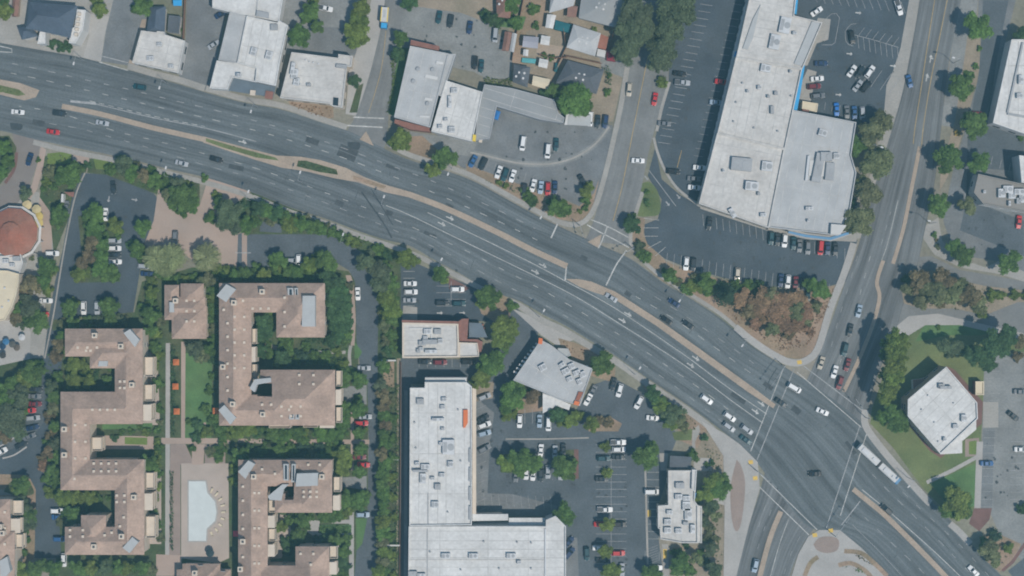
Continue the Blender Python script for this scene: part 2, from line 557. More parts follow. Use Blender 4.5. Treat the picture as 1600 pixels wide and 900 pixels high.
def pitched(root, org, quad, he, hr, roof, wall, hip=1.0, over=.45, ref=None, walls=True):
    """house block on four corners with a ridge along its long axis; hip=1 full hips, 0 gables"""
    q = ccw(local(W(quad, ref or he), org))
    if math.dist(q[0], q[1]) < math.dist(q[1], q[2]):
        q = q[1:] + q[:1]
    if walls:
        b = MB(); qi = inset(q, over)
        b.add([(x, y, 0) for x, y in qi] + [(x, y, he - .02) for x, y in qi], [(i, (i + 1) % 4, (i + 1) % 4 + 4, i + 4) for i in range(4)])
        if hip < .3:
            for a, c in ((1, 2), (3, 0)):
                m = ((qi[a][0] + qi[c][0]) / 2, (qi[a][1] + qi[c][1]) / 2)
                b.add([(*qi[a], he - .02), (*qi[c], he - .02), (*m, hr - .25)], [(0, 1, 2)])
        b.build('wall', wall, root)
    m1 = Vector(((q[1][0] + q[2][0]) / 2, (q[1][1] + q[2][1]) / 2)); m0 = Vector(((q[3][0] + q[0][0]) / 2, (q[3][1] + q[0][1]) / 2))
    d = (m1 - m0); half = math.dist(q[1], q[2]) / 2
    t = min(half * hip / d.length, .48)
    r0, r1 = m0 + d * t, m1 - d * t
    v = [(*q[0], he), (*q[1], he), (*q[2], he), (*q[3], he), (r0.x, r0.y, hr), (r1.x, r1.y, hr)]
    f = [(0, 1, 5, 4), (2, 3, 4, 5), (1, 2, 5), (3, 0, 4)]
    v += [(x, y, z - .2) for x, y, z in v]
    f += [tuple(i + 6 for i in g[::-1]) for g in f] + [(i, i + 6, (i + 1) % 4 + 6, (i + 1) % 4) for i in range(4)]
    b = MB(); b.add(v, f); ROOFS.setdefault(root.name, b.build('roof', roof, root))
    return inset(q, over)

def tiled_complex(root, org, rects, he, slope, roof='roof_tile', wall='wall_cream', g=0.5, cut=()):
    """many-winged building under hipped tile roofs: wings are plan rectangles; the roof over any spot is the highest of the
    hips that cover it, so hips and valleys meet as on the real roof; one roof part and one wall part"""
    rs = []
    sn = lambda v: round(v / g) * g
    for x0, y0, x1, y1 in rects:
        a, b = P(x0, y1, he), P(x1, y0, he)
        rs.append((sn(a[0] - org[0]), sn(a[1] - org[1]), sn(b[0] - org[0]), sn(b[1] - org[1])))
    cs = []
    for x0, y0, x1, y1 in cut:
        a, b = P(x0, y1, he), P(x1, y0, he)
        cs.append((a[0] - org[0], a[1] - org[1], b[0] - org[0], b[1] - org[1]))
    X0 = min(r[0] for r in rs); Y0 = min(r[1] for r in rs); X1 = max(r[2] for r in rs); Y1 = max(r[3] for r in rs)
    nx, ny = int(round((X1 - X0) / g)), int(round((Y1 - Y0) / g))
    def inside(x, y, sh=0.0):
        if any(c[0] < x < c[2] and c[1] < y < c[3] for c in cs): return False
        return any(r[0] + sh < x < r[2] - sh and r[1] + sh < y < r[3] - sh for r in rs)
    def hz(x, y):
        m = 0
        for r in rs:
            m = max(m, min(x - r[0], r[2] - x, y - r[1], r[3] - y))
        return he + slope * m
    idx, v, f = {}, [], []
    def vert(i, j):
        if (i, j) not in idx:
            x, y = X0 + i * g, Y0 + j * g
            idx[i, j] = len(v); v.append((x, y, hz(x, y)))
        return idx[i, j]
    cells = {(i, j) for i in range(nx) for j in range(ny) if inside(X0 + (i + .5) * g, Y0 + (j + .5) * g)}
    for i, j in sorted(cells):
        a, b, c, d = vert(i, j), vert(i + 1, j), vert(i + 1, j + 1), vert(i, j + 1)
        if abs(v[a][2] + v[c][2] - v[b][2] - v[d][2]) < 1e-6: f.append((a, b, c, d))
        elif v[a][2] + v[c][2] > v[b][2] + v[d][2]: f += [(a, b, c), (a, c, d)]
        else: f += [(b, c, d), (b, d, a)]
    nb = [((0, -1), 0, 1), ((1, 0), 1, 2), ((0, 1), 2, 3), ((-1, 0), 3, 0)]
    cor = [(0, 0), (1, 0), (1, 1), (0, 1)]
    for i, j in sorted(cells):
        for (dx, dy), p, q in nb:
            if (i + dx, j + dy) in cells: continue
            a, b = vert(i + cor[p][0], j + cor[p][1]), vert(i + cor[q][0], j + cor[q][1])
            n = len(v); v += [(v[a][0], v[a][1], he - .3), (v[b][0], v[b][1], he - .3)]
            f.append((a, n, n + 1, b))
    b = MB(); b.add(v, f); ROOFS[root.name] = b.build('roof', roof, root)
    # walls stand one cell in from the eaves
    inn = {c for c in cells if all((c[0] + a, c[1] + d) in cells for a in (-1, 0, 1) for d in (-1, 0, 1))}
    w = MB(); runs = []
    for (dx, dy), p, q in nb:
        hor = dx == 0
        edges = {}
        for i, j in inn:
            if (i + dx, j + dy) in inn: continue
            edges.setdefault(j if hor else i, []).append(i if hor else j)
        for row, lst in sorted(edges.items()):
            lst.sort(); s0 = lst[0]; prev = s0
            for t in lst[1:] + [10 ** 6]:
                if t != prev + 1:
                    if hor:
                        y = Y0 + (row + (1 if dy > 0 else 0)) * g; A_, B_ = (X0 + s0 * g, y), (X0 + (prev + 1) * g, y)
                        if dy > 0: A_, B_ = B_, A_
                    else:
                        x = X0 + (row + (1 if dx > 0 else 0)) * g; A_, B_ = (x, Y0 + s0 * g), (x, Y0 + (prev + 1) * g)
                        if dx < 0: A_, B_ = B_, A_
                    w.add([(*A_, 0), (*B_, 0), (*B_, he + .05), (*A_, he + .05)], [(0, 1, 2, 3)])
                    runs.append((A_, B_))
                    s0 = t
                prev = t
    w.build('wall', wall, root)
    return hz, runs

def run_windows(root, runs, floors, gap, limit, fl=3.0, w=1.6, h=1.4):
    cnt = 0
    for A_, B_ in sorted(runs, key=lambda r: -math.dist(*r)):
        a, b = Vector(A_), Vector(B_)
        L = (b - a).length
        if L < 3.4: continue
        d = (b - a).normalized(); k = max(1, int((L - .8) / gap))
        for fz in floors:
            for j in range(k):
                if cnt >= limit: return
                c = a + d * (L * (j + .5) / k)
                add_window(root, w, h, 'win', (c.x, c.y, 1.0 + fz * fl), math.atan2(d.y, d.x) + PI); cnt += 1
# ------------------------------------------------------------------ vegetation
def leaf_mesh(name, quads, vals, core=(), seed=1):
    v, f, at = [], [], []
    vals = list(vals); rr_ = random.Random(seed)
    for (c, n, u, s, sv) in quads:
        w = n.cross(u).normalized()
        u = w.cross(n).normalized()
        i = len(v)
        v += [tuple(c + u * s + w * s * .15), tuple(c + w * s * sv), tuple(c - u * s - w * s * .1), tuple(c - w * s * sv)]
        f.append((i, i + 1, i + 2, i + 3))
    for c in core: add_core(v, f, vals, *c, rr_)  # opaque shells added so gaps between leaves look lighter
    me = mesh(name, v, f, MATS['leaf'])
    a = me.attributes.new('leafv', 'FLOAT', 'FACE')
    a.data.foreach_set('value', vals)
    return me

def add_core(v, f, vals, c, rad, flat, tone, r):
    """dense inner foliage of one clump: a lumpy shell a little inside the outer leaves"""
    n0, nu, nv = len(v), 9, 5
    for j in range(nv + 1):
        for i in range(nu):
            a, b_ = 2 * PI * i / nu, -PI / 2 + PI * j / nv
            k = rad * r.uniform(.78, 1.12)
            v.append((c.x + math.cos(a) * math.cos(b_) * k, c.y + math.sin(a) * math.cos(b_) * k, c.z + math.sin(b_) * k * flat))
    for j in range(nv):
        for i in range(nu):
            f.append((n0 + j * nu + i, n0 + j * nu + (i + 1) % nu, n0 + (j + 1) * nu + (i + 1) % nu, n0 + (j + 1) * nu + i)); vals.append(tone * r.uniform(.6, 1.2))

def rand_dir(r):
    z = r.uniform(-1, 1); t = r.uniform(0, 2 * PI); q = math.sqrt(1 - z * z)
    return Vector((q * math.cos(t), q * math.sin(t), z))

def crown_mesh(name, seed, nl, lobes, leaf, ragged=.25, flat=.8):
    """unit crown: leaf sprays gathered into clumps of uneven size, with gaps between them"""
    r = random.Random(seed)
    L = []
    for i in range(lobes):
        t = 2 * PI * (i * .618 + r.uniform(-.08, .08)); d = math.sqrt((i + .4) / lobes) * .74
        rr = r.uniform(.24, .40) * (1 + ragged * r.uniform(-.6, .5))
        L.append((Vector((math.cos(t) * d, math.sin(t) * d, (1 - d * d) * r.uniform(.25, .55) - .12 + r.uniform(-.1, .1))), rr, r.uniform(.72, 1.3)))
    L.append((Vector((0, 0, .0)), .52, .85))
    tot = sum(l[1] ** 2 for l in L)
    q, vals = [], []
    for c, rr, tone in L:
        for _ in range(int(nl * rr * rr / tot)):
            d = rand_dir(r)
            if d.z < -.35: d.z *= -.6
            rad = rr * (r.uniform(.55, 1.08) if r.random() < .8 else r.uniform(.2, .6))
            p = c + Vector((d.x * rad, d.y * rad, d.z * rad * flat))
            n = (d * .9 + rand_dir(r) * .55 + Vector((0, 0, .5))).normalized()
            q.append((p, n, rand_dir(r), leaf * r.uniform(.6, 1.35), r.uniform(.5, .85)))
            vals.append(tone * r.uniform(.72, 1.3))
    return leaf_mesh(name, q, vals, [(c, rr * .80, flat, tone) for c, rr, tone in L], seed)

CROWN = {
    'round': [crown_mesh('crown', 10 + i, 2100, 13 + i, .080) for i in range(4)],
    'loose': [crown_mesh('crown', 30 + i, 1600, 11 + i, .085, .6) for i in range(4)],
    'big': [crown_mesh('crown', 50 + i, 3600, 22 + 2 * i, .060, .45) for i in range(3)],
    'bush': [crown_mesh('foliage', 90 + i, 800, 8 + i, .11, .5) for i in range(4)],
    'small': [crown_mesh('foliage', 70 + i, 420, 6 + i, .14, .4) for i in range(4)],
}
def conifer_mesh(seed):
    r = random.Random(seed); q, vals = [], []
    for i in range(1500):
        z = r.random() ** 1.4; rad = (1 - z) * .98 * (1 + .18 * math.sin(z * 40)) * math.sqrt(r.uniform(.25, 1))
        t = r.uniform(0, 2 * PI); k = 1 + .16 * math.sin(5 * t + seed) 
        q.append((Vector((math.cos(t) * rad * k, math.sin(t) * rad * k, z * 2.2 - .8)), (Vector((math.cos(t), math.sin(t), .9)) + rand_dir(r) * .5).normalized(), rand_dir(r), .085 * r.uniform(.6, 1.3), .6))
        vals.append(r.uniform(.65, 1.3))
    return leaf_mesh('crown', q, vals)
CROWN['conifer'] = [conifer_mesh(3), conifer_mesh(4)]

def palm_mesh(seed):
    r = random.Random(seed); q, vals = [], []
    for k in range(44):
        t = 2 * PI * k / 44 + r.uniform(-.1, .1); up = r.uniform(.1, .75); L = r.uniform(.85, 1.08)
        tone = r.uniform(.8, 1.35)
        for j in range(1, 15):
            u = j / 14 * L
            p = Vector((math.cos(t) * u, math.sin(t) * u, up * u - .75 * u * u))
            side = Vector((-math.sin(t), math.cos(t), -.25)); fw = Vector((math.cos(t), math.sin(t), up - 1.5 * u))
            for sg in (-1, 1):
                d = (side * sg + fw * .7).normalized(); ll = .085 * (1.25 - abs(u - .5))
                q.append((p + d * ll, Vector((0, 0, 1)) + rand_dir(r) * .3, d, ll * 1.15, .34)); vals.append(tone * r.uniform(.85, 1.15))
    for qq in range(len(q)):
        c, n, u, s, sv = q[qq]; q[qq] = (c, n.normalized(), u, s, sv)
    return leaf_mesh('crown', q, vals)
CROWN['palm'] = [palm_mesh(1), palm_mesh(2)]

def trunk_mesh(seed, limbs=5):
    """tapered trunk with limbs reaching into the crown; unit = crown radius across, 1 = height to the crown's middle"""
    r = random.Random(seed); b = MB()
    lean = r.uniform(-.06, .06), r.uniform(-.06, .06)
    b.tube([(0, 0, 0), (lean[0] * .4, lean[1] * .4, .3), (lean[0], lean[1], .62), (lean[0], lean[1], 1.0)], [.085, .062, .05, .022], 8)
    for i in range(limbs):
        t = 2 * PI * i / limbs + r.uniform(-.3, .3); d = r.uniform(.4, .6)
        z0 = r.uniform(.5, .7)
        b.tube([(lean[0], lean[1], z0), (math.cos(t) * d * .5, math.sin(t) * d * .5, z0 + .2), (math.cos(t) * d, math.sin(t) * d, z0 + .35)], [.035, .024, .01], 6)
    return mesh('trunk', b.v, b.f, MATS['bark'], b.i, True)
TRUNK = [trunk_mesh(i) for i in range(3)]
PTRUNK = None

LEAF = {  # leaf colours (albedo)
    'g': (.106, .178, .048), 'l': (.155, .205, .050), 'd': (.072, .132, .052), 'o': (.165, .180, .088), 'e': (.108, .140, .076),
    'b': (.195, .158, .088), 'p': (.215, .245, .115), 'y': (.45, .33, .08), 'k': (.055, .095, .055), 'r': (.285, .180, .112)}
COLW = {'g': 'green', 'l': 'light green', 'd': 'dark green', 'o': 'olive green', 'e': 'grey green', 'b': 'brownish', 'p': 'pale spiky', 'y': 'yellow', 'k': 'blackish green', 'r': 'rusty brown'}
TREES = []      # filled by the survey lists
def tree(x, y, r, kind):
    rm = r / S
    if kind in 'sty' or (r < 9.2 and kind != 'p'):
        return shrub(x, y, r, 'g' if kind == 's' else kind)
    hc = {'p': 3.2 + rm * .9, 'k': rm * 1.0 + 1.2}.get(kind, 1.5 + rm * 1.0)
    vs = .80
    if 1375 < x < 1416 and 520 < y < 650: hc *= 2.3; vs = 1.2
    elif 1470 < x < 1580 and 515 < y < 575: hc *= 1.6
    elif kind == 'r': hc *= .62; vs = .5
    wx, wy, _ = P(x, y, hc + (0 if kind != 'k' else 1.0))
    nm = {'d': 'evergreen_tree', 'p': 'palm_tree', 'k': 'conifer_tree', 'b': 'dry_tree', 'o': 'olive_tree', 'e': 'olive_tree', 'r': 'dry_tree'}.get(kind, 'broadleaf_tree')
    o = empty(nm, (wx, wy, 0), R.uniform(0, 2 * PI))
    if kind == 'p': cset = CROWN['palm']
    elif kind == 'k': cset = CROWN['conifer']
    elif kind in 'oeb' : cset = CROWN['big' if r > 19 else 'loose']
    else: cset = CROWN['big' if r > 22 else 'round']
    t = link('trunk', R.choice(TRUNK), o)
    t.scale = (max(1.2, rm) * (.55 if kind == 'p' else 1),) * 2 + (hc * (.95 if kind == 'p' else .9),)
    c = link('crown', R.choice(cset), o)
    k = 1.2
    c.location = (0, 0, hc); c.scale = (rm * k * R.uniform(.95, 1.07), rm * k * R.uniform(.95, 1.07), rm * vs * (1 if kind != 'k' else .95))
    j = R.uniform(.88, 1.14); g = R.uniform(.94, 1.07)
    a = LEAF[kind]
    c.color = (a[0] * j, a[1] * j * g, a[2] * j, 1)
    TREES.append((o, x, y, r, kind, {'palm_tree': 'palm', 'conifer_tree': 'conifer'}.get(nm, 'tree')))
    return o
def shrub(x, y, r, kind):
    rm = r / S
    wx, wy, _ = P(x, y, rm * .6)
    o = link('shrub' if r < 7.6 else 'bush', R.choice(CROWN['small' if r < 6.5 else 'bush']))
    o.location = (wx, wy, rm * .55); o.scale = (rm * 1.3, rm * 1.3, rm * .85); o.rotation_euler = (0, 0, R.uniform(0, 6))
    a = LEAF[kind]; j = R.uniform(.85, 1.15)
    o.color = (a[0] * j, a[1] * j, a[2] * j, 1)
    TREES.append((o, x, y, r, kind, 'shrub' if r < 7.6 else 'bush'))
    return o

def hedge(pts, w, h, kind, label, dens=9.0):
    """clipped hedge along a line: leafy shell over stems"""
    r = random.Random(len(pts) * 31 + int(pts[0][0]))
    c = cm(pts, 4) if len(pts) > 2 else list(pts)
    g = [P(x, y, h * .6)[:2] for x, y in c]
    L = [math.dist(g[i], g[i + 1]) for i in range(len(g) - 1)]
    org = g[0]
    q, vals = [], []
    for i in range(len(L)):
        a, b = Vector(g[i]), Vector(g[i + 1])
        if L[i] < 1e-4: continue
        d = (b - a) / L[i]
        for _ in range(int(L[i] * w * dens) + 2):
            t = r.random(); s = r.uniform(-.5, .5) * w * (1 + .14 * math.sin(t * L[i] * 1.3 + i))
            p = a.lerp(b, t) + Vector((-d.y, d.x)) * s
            edge = abs(s) / (w / 2)
            z = h * (r.uniform(.75, 1.05) * (1 - .35 * edge ** 3)) if r.random() < .75 else h * r.uniform(.1, .8)
            q.append((Vector((p.x - org[0], p.y - org[1], z)), (Vector((0, 0, 1)) + rand_dir(r) * .9).normalized(), rand_dir(r), r.uniform(.16, .34), r.uniform(.5, .9)))
            vals.append(r.uniform(.65, 1.3) * (1 + .18 * math.sin(p.x * .7) * math.sin(p.y * .9)))
    o = link('hedge', leaf_mesh('hedge', q, vals)); o.location = (*org, 0)
    a = LEAF[kind]; o.color = (*a, 1)
    return tag(o, label, 'hedge', 'clipped hedges')

def cover(pts, kind, dens=1.1, hmax=.6, name='ground_cover', size=(.2, .5)):
    """low planting nobody could count: one object of leaf sprays over a bed"""
    r = random.Random(int(pts[0][0] * 7 + pts[0][1]))
    w = ccw([P(x, y)[:2] for x, y in pts])
    xs, ys = [p[0] for p in w], [p[1] for p in w]
    A_ = abs(sum(w[i][0] * w[(i + 1) % len(w)][1] - w[(i + 1) % len(w)][0] * w[i][1] for i in range(len(w)))) / 2
    def ins(x, y):
        c = False
        for i in range(len(w)):
            (x0, y0), (x1, y1) = w[i], w[i - 1]
            if (y0 > y) != (y1 > y) and x < (x1 - x0) * (y - y0) / (y1 - y0) + x0: c = not c
        return c
    q, vals = [], []
    n = int(A_ * dens); k = 0
    while len(q) < n and k < n * 20:
        k += 1
        x, y = r.uniform(min(xs), max(xs)), r.uniform(min(ys), max(ys))
        if not ins(x, y): continue
        m = math.sin(x * .55 + 1.3 * math.sin(y * .4)) * math.sin(y * .6 + math.sin(x * .35))
        if m < -.35 and r.random() < .7: continue
        q.append((Vector((x, y, r.uniform(.05, hmax) * (.6 + .5 * m))), (Vector((0, 0, 1)) + rand_dir(r) * .8).normalized(), rand_dir(r), r.uniform(*size), r.uniform(.5, .9)))
        vals.append(r.uniform(.6, 1.35) * (1 + .25 * m))
    o = link(name, leaf_mesh(name, q, vals)); o.color = (*LEAF[kind], 1)
    return tag(o, kind='stuff')

# ------------------------------------------------------------------ vehicles
PAINTC = {'white': (.70, .70, .69), 'silver': (.34, .36, .38), 'grey': (.15, .16, .17), 'dark': (.022, .03, .036), 'black': (.012, .014, .016), 'teal': (.012, .06, .075),
          'blue': (.03, .10, .24), 'navy': (.016, .04, .10), 'red': (.46, .025, .03), 'maroon': (.16, .02, .028), 'beige': (.46, .41, .33), 'brightblue': (.02, .16, .50), 'paleblue': (.30, .38, .46)}
def car_meshes(kind):
    """body shell with pillars and roof, glass panes, wheels, lamps: x is forward"""
    D = dict(sedan=(4.6, 1.80, .30, .92, 1.43, 1.05, -1.35, .30, -.85), suv=(4.75, 1.90, .36, 1.06, 1.74, 1.15, -2.15, .45, -1.85), pickup=(5.5, 1.95, .40, 1.08, 1.82, 1.25, -.75, .60, -.55), van=(5.1, 1.98, .32, 1.15, 1.98, 1.75, -2.40, 1.05, -2.25))[kind]
    L, Wd, zb, zt, zr, wf, wr, rf, rr = D           # wf/wr: glass foot front/rear, rf/rr: roof front/rear
    hw = Wd / 2
    st = [(-L / 2, .80, zb + .14, zt - .22), (-L / 2 + .10, .92, zb + .05, zt - .08), (-L / 2 + .5, .985, zb, zt - .01), (wr, 1.0, zb, zt), (0, 1.0, zb, zt), (wf, .995, zb, zt - .01), (L / 2 - .6, .96, zb, zt - .12), (L / 2 - .14, .86, zb + .05, zt - .22), (L / 2, .66, zb + .16, zt - .38)]
    b = MB(); v, f = [], []
    ring = lambda x, k, z0, z1: [(x, -hw * k * .82, z0), (x, -hw * k, z0 + .16), (x, -hw * k, z1 - .22), (x, -hw * k * .93, z1 - .04), (x, -hw * k * .6, z1), (x, hw * k * .6, z1), (x, hw * k * .93, z1 - .04), (x, hw * k, z1 - .22), (x, hw * k, z0 + .16), (x, hw * k * .82, z0)]
    for s in st: v += ring(*s)
    n = 10
    for i in range(len(st) - 1):
        for k in range(n):
            a, c = i * n + k, i * n + (k + 1) % n
            f.append((a, c, c + n, a + n))
    f.append(tuple(range(n))[::-1]); f.append(tuple(range((len(st) - 1) * n, len(st) * n)))
    b.add(v, [q[::-1] for q in f], 0)
    gw, tw = hw * .90, hw * .70
    base = [(wf, -gw, zt - .03), (wf, gw, zt - .03), (wr, gw, zt - .03), (wr, -gw, zt - .03)]
    top = [(rf, -tw, zr - .06), (rf, tw, zr - .06), (rr, tw, zr - .06), (rr, -tw, zr - .06)]
    b.add(base + top, [(0, 1, 5, 4), (1, 2, 6, 5), (2, 3, 7, 6), (3, 0, 4, 7)], 0)
    rt = [(rf - .12, -tw * .92, zr), (rf - .12, tw * .92, zr), (rr + .1, tw * .92, zr), (rr + .1, -tw * .92, zr)]
    b.add(top + rt, [(0, 1, 5, 4), (1, 2, 6, 5), (2, 3, 7, 6), (3, 0, 4, 7), (4, 5, 6, 7)], 0)
    if kind == 'pickup':
        x0, x1 = -L / 2 + .12, wr - .12; iw = hw * .84
        b.add([(x0, -iw, zt + .012), (x1, -iw, zt + .012), (x1, iw, zt + .012), (x0, iw, zt + .012)], [(0, 1, 2, 3)], 1)
        for s in (-1, 1): b.box(((x0 + x1) / 2, s * (iw + .05), zt - .02), (x1 - x0, .1, .10), 0, 0)
    # door mirrors
    for s in (-1, 1): b.box((wf - .25, s * (hw + .06), zt - .06), (.16, .2, .14), 0, 0)
    out = {'body': mesh('body', b.v, b.f, [MATS['car_paint'], MATS['metal_dark']], b.i)}
    def pane(nm, q, k=.86, push=.012):
        c = sum((Vector(p) for p in q), Vector()) / 4
        nrm = (Vector(q[1]) - Vector(q[0])).cross(Vector(q[2]) - Vector(q[0])).normalized()
        if nrm.dot(c - Vector((0, 0, .8))) < 0: nrm.negate(); q = q[::-1]
        vv = [tuple(c + (Vector(p) - c) * k + nrm * push) for p in q]
        out.setdefault(nm, []).append(mesh(nm, vv, [(0, 1, 2, 3)], MATS['glass']))
    pane('windshield', [base[0], base[1], top[1], top[0]], .90)
    pane('rear_window', [base[2], base[3], top[3], top[2]], .82)
    pane('side_window', [base[1], base[2], top[2], top[1]]); pane('side_window', [base[3], base[0], top[0], top[3]])
    if 'wheel' not in CARM:
        w = MB(); w.tube([(0, -.11, 0), (0, -.10, 0), (0, .10, 0), (0, .11, 0)], [.27, .33, .33, .27], 14, 0); w.tube([(0, -.115, 0), (0, .115, 0)], .2, 10, 1)
        CARM['wheel'] = mesh('wheel', w.v, w.f, [MATS['tyre'], MATS['metal_pale']], w.i)
        h = MB(); h.box((0, 0, 0), (.14, .32, .12)); CARM['headlight'] = mesh('headlight', h.v, h.f, MATS['trim_white'])
    ax = L * .29
    out['wheels'] = [(sx * ax, sy * (hw - .10), .33) for sx in (-1, 1) for sy in (-1, 1)]
    out['lamps'] = [(L / 2 - .10, s * hw * .60, zt - .36) for s in (-1, 1)]
    return out
CARM = {}
CARS = []
def car(x, y, deg, colour, kind='sedan', row=None):
    if kind not in CARM: CARM[kind] = car_meshes(kind)
    M = CARM[kind]
    wx, wy, _ = P(x, y, .7)
    o = empty('car' if kind in ('sedan', 'suv') else 'pickup_truck' if kind == 'pickup' else 'van', (wx, wy, 0.09), -math.radians(deg))
    cc = PAINTC[colour]; j = R.uniform(.93, 1.07)
    bo = link('body', M['body'], o); bo.color = (cc[0] * j, cc[1] * j, cc[2] * j, 1)
    for nm in ('windshield', 'rear_window', 'side_window'):
        for me in M[nm]: link(nm, me, o)
    for p in M['wheels']: link('wheel', CARM['wheel'], o).location = p
    for p in M['lamps']: link('headlight', CARM['headlight'], o).location = p
    CARS.append((o, x, y, colour, kind, row))
    return o

def cars(phrase, items, axis=None, grp=None):
    for it in items:
        x, y, d, c = it[:4]; k = it[4] if len(it) > 4 else ('suv' if (x * 7 + y) % 3 == 0 else 'sedan')
        car(x, y, d, c, k, (phrase, axis, grp))

# ------------------------------------------------------------------ street furniture
def lamp_meshes():
    b = MB(); b.tube([(0, 0, 0), (0, 0, .5), (0, 0, 8.6)], [.16, .11, .07], 8)
    pole = mesh('pole', b.v, b.f, MATS['metal_grey'], b.i)
    b = MB(); b.tube([(0, 0, 8.3), (.9, 0, 8.75), (2.4, 0, 8.9)], [.06, .05, .04], 6)
    arm = mesh('arm', b.v, b.f, MATS['metal_grey'], b.i)
    b = MB(); b.box((2.75, 0, 8.82), (1.15, .55, .2), 0, 0, .8); b.box((2.8, 0, 8.78), (.7, .38, .04), 0, 1)
    head = mesh('lamp_head', b.v, b.f, [MATS['trim_white'], MATS['glass']], b.i)
    return pole, arm, head
LAMPM = lamp_meshes()
def street_lamp(hx, hy, deg, label):
    """hx, hy: where the lamp head hangs; deg: plan direction of the arm"""
    a = -math.radians(deg)
    wx, wy, _ = P(hx, hy, 8.9)
    o = empty('street_lamp', (wx - math.cos(a) * 2.75, wy - math.sin(a) * 2.75, 0), a)
    for n_, m_ in zip(('pole', 'arm', 'lamp_head'), LAMPM): link(n_, m_, o)
    return tag(o, label, 'street lamp', 'street lamps along the roads')

SIGM = None
def traffic_signal(px, py, deg, arm, label):
    b = MB(); b.tube([(0, 0, 0), (0, 0, .6), (0, 0, 6.2)], [.2, .15, .11], 8)
    o = empty('traffic_signal', (*P(px, py)[:2], .05), -math.radians(deg))
    b.build('pole', 'metal_grey', o)
    b = MB(); b.tube([(0, 0, 5.6), (arm * .5, 0, 6.1), (arm, 0, 6.2)], [.1, .08, .06], 8); b.build('mast_arm', 'metal_grey', o)
    for t in (.62, .97):
        b = MB(); b.box((arm * t, 0, 5.55), (.36, .3, 1.05), 0, 0)
        hd = b.build('signal_head', 'metal_dark', o)
        for k in range(3):
            b = MB(); b.tube([(arm * t, -.15, 5.75 + k * .32), (arm * t, -.28, 5.75 + k * .32)], .12, 8, 0); b.build('lens', 'glass', hd)
    return tag(o, label, 'traffic signal', 'mast arm traffic signals at the big crossing')

def umbrella(px, py, colour, label, rad=1.5, square=False, z=2.3, grp=None):
    o = empty('patio_umbrella', (*P(px, py, z)[:2], 0), R.uniform(0, 1.5) if not square else 0)
    b = MB(); b.tube([(0, 0, 0), (0, 0, z + .35)], .03, 6); b.build('pole', 'metal_pale', o)
    n = 4 if square else 8
    v = [(0, 0, z + .4)] + [(math.cos(2 * PI * k / n + PI / n) * rad * (1.3 if square else 1), math.sin(2 * PI * k / n + PI / n) * rad * (1.3 if square else 1), z - .1) for k in range(n)]
    v += [(x, y, zz - .05) for x, y, zz in v]
    f = [(0, 1 + k, 1 + (k + 1) % n) for k in range(n)] + [(n + 1, n + 2 + (k + 1) % n, n + 2 + k) for k in range(n)]
    m = link('canopy', mesh('canopy', v, f, MATS['cloth']), o); m.color = (*colour, 1)
    b = MB(); b.tube([(0, 0, 0), (0, 0, .08)], .28, 10); b.build('base', 'metal_dark', o)
    return tag(o, label, 'umbrella', grp)
# ================================================================== THE PLACE
# ------------------------------------------------------------------ ground
g = bpy.data.meshes.new('ground')
g.from_pydata([(-3000, -3000, -.02), (3000, -3000, -.02), (3000, 3000, -.02), (-3000, 3000, -.02)], [], [(0, 1, 2, 3)])
g.materials.append(MATS['ground'])
tag(link('ground', g), kind='structure')

# north side
sheet('plaza', [(-40, -20), (186, -20), (172, 40), (160, 97), (128, 92), (80, 82), (-40, 66)], 'concrete', 1)
sheet('driveway', [(128, 20), (172, 26), (162, 60), (158, 96), (130, 90), (140, 55)], 'concrete_pale', 2)
sheet('driveway', [(182, -20), (238, -20), (232, 40), (212, 104), (158, 96), (166, 45)], 'asphalt_lot', 2)
sheet('path', [(222, 30), (232, 30), (210, 103), (200, 101)], 'tan_concrete', 3)
sheet('parking_lot', [(292, -20), (362, -20), (345, 60), (330, 143), (278, 128), (290, 60)], 'asphalt_lot', 2)
sheet('parking_lot', [(440, -20), (575, -20), (566, 60), (552, 90), (440, 84)], 'asphalt_light', 2)
sheet('parking_lot', [(455, 40), (560, 44), (556, 86), (470, 80)], 'asphalt_lot', 3)
sheet('sidewalk', [(586, -20), (606, -20), (592, 60), (578, 120), (562, 182), (540, 178), (546, 110), (560, 72)], 'concrete_pale', 3)
sheet('planting_bed', [(450, 158), (520, 165), (522, 184), (500, 186), (455, 168)], 'dirt', 3)
sheet('planting_bed', [(558, 135), (568, 130), (558, 176), (546, 176)], 'planting', 4)
sheet('lawn', [(612, 70), (640, 76), (616, 180), (602, 178)], 'lawn', 3)
sheet('parking_lot', [(612, 20), (650, 10), (720, 20), (762, 36), (782, 56), (802, 76), (797, 122), (762, 124), (740, 112), (700, 104), (640, 76), (618, 70)], 'asphalt_light', 3)
sheet('yard', [(640, -20), (790, -20), (775, 40), (762, 36), (720, 20), (650, 10)], 'bare_soil', 1)
sheet('yard', [(790, -20), (990, -20), (975, 110), (958, 190), (900, 190), (860, 150), (800, 125)], 'bare_soil', 1)
sheet('yard', [(820, -20), (858, -20), (850, 40), (822, 50), (818, 100), (798, 112), (806, 60)], 'dirt', 2)
sheet('lawn', [(765, 22), (822, 26), (816, 46), (770, 40)], 'lawn', 2)
sheet('yard', [(840, 66), (884, 74), (872, 100), (838, 84)], 'tan_concrete', 2)
sheet('driveway', [(936, 86), (980, 98), (976, 122), (940, 108)], 'asphalt_light', 3)
sheet('parking_lot', [(676, 195), (745, 212), (775, 166), (885, 188), (958, 196), (952, 240), (930, 312), (905, 322), (862, 302), (790, 282), (722, 262), (690, 236)], 'asphalt_lot', 3)
sheet('parking_lot', [(640, 205), (745, 222), (738, 245), (690, 238), (640, 228)], 'asphalt_light', 4)
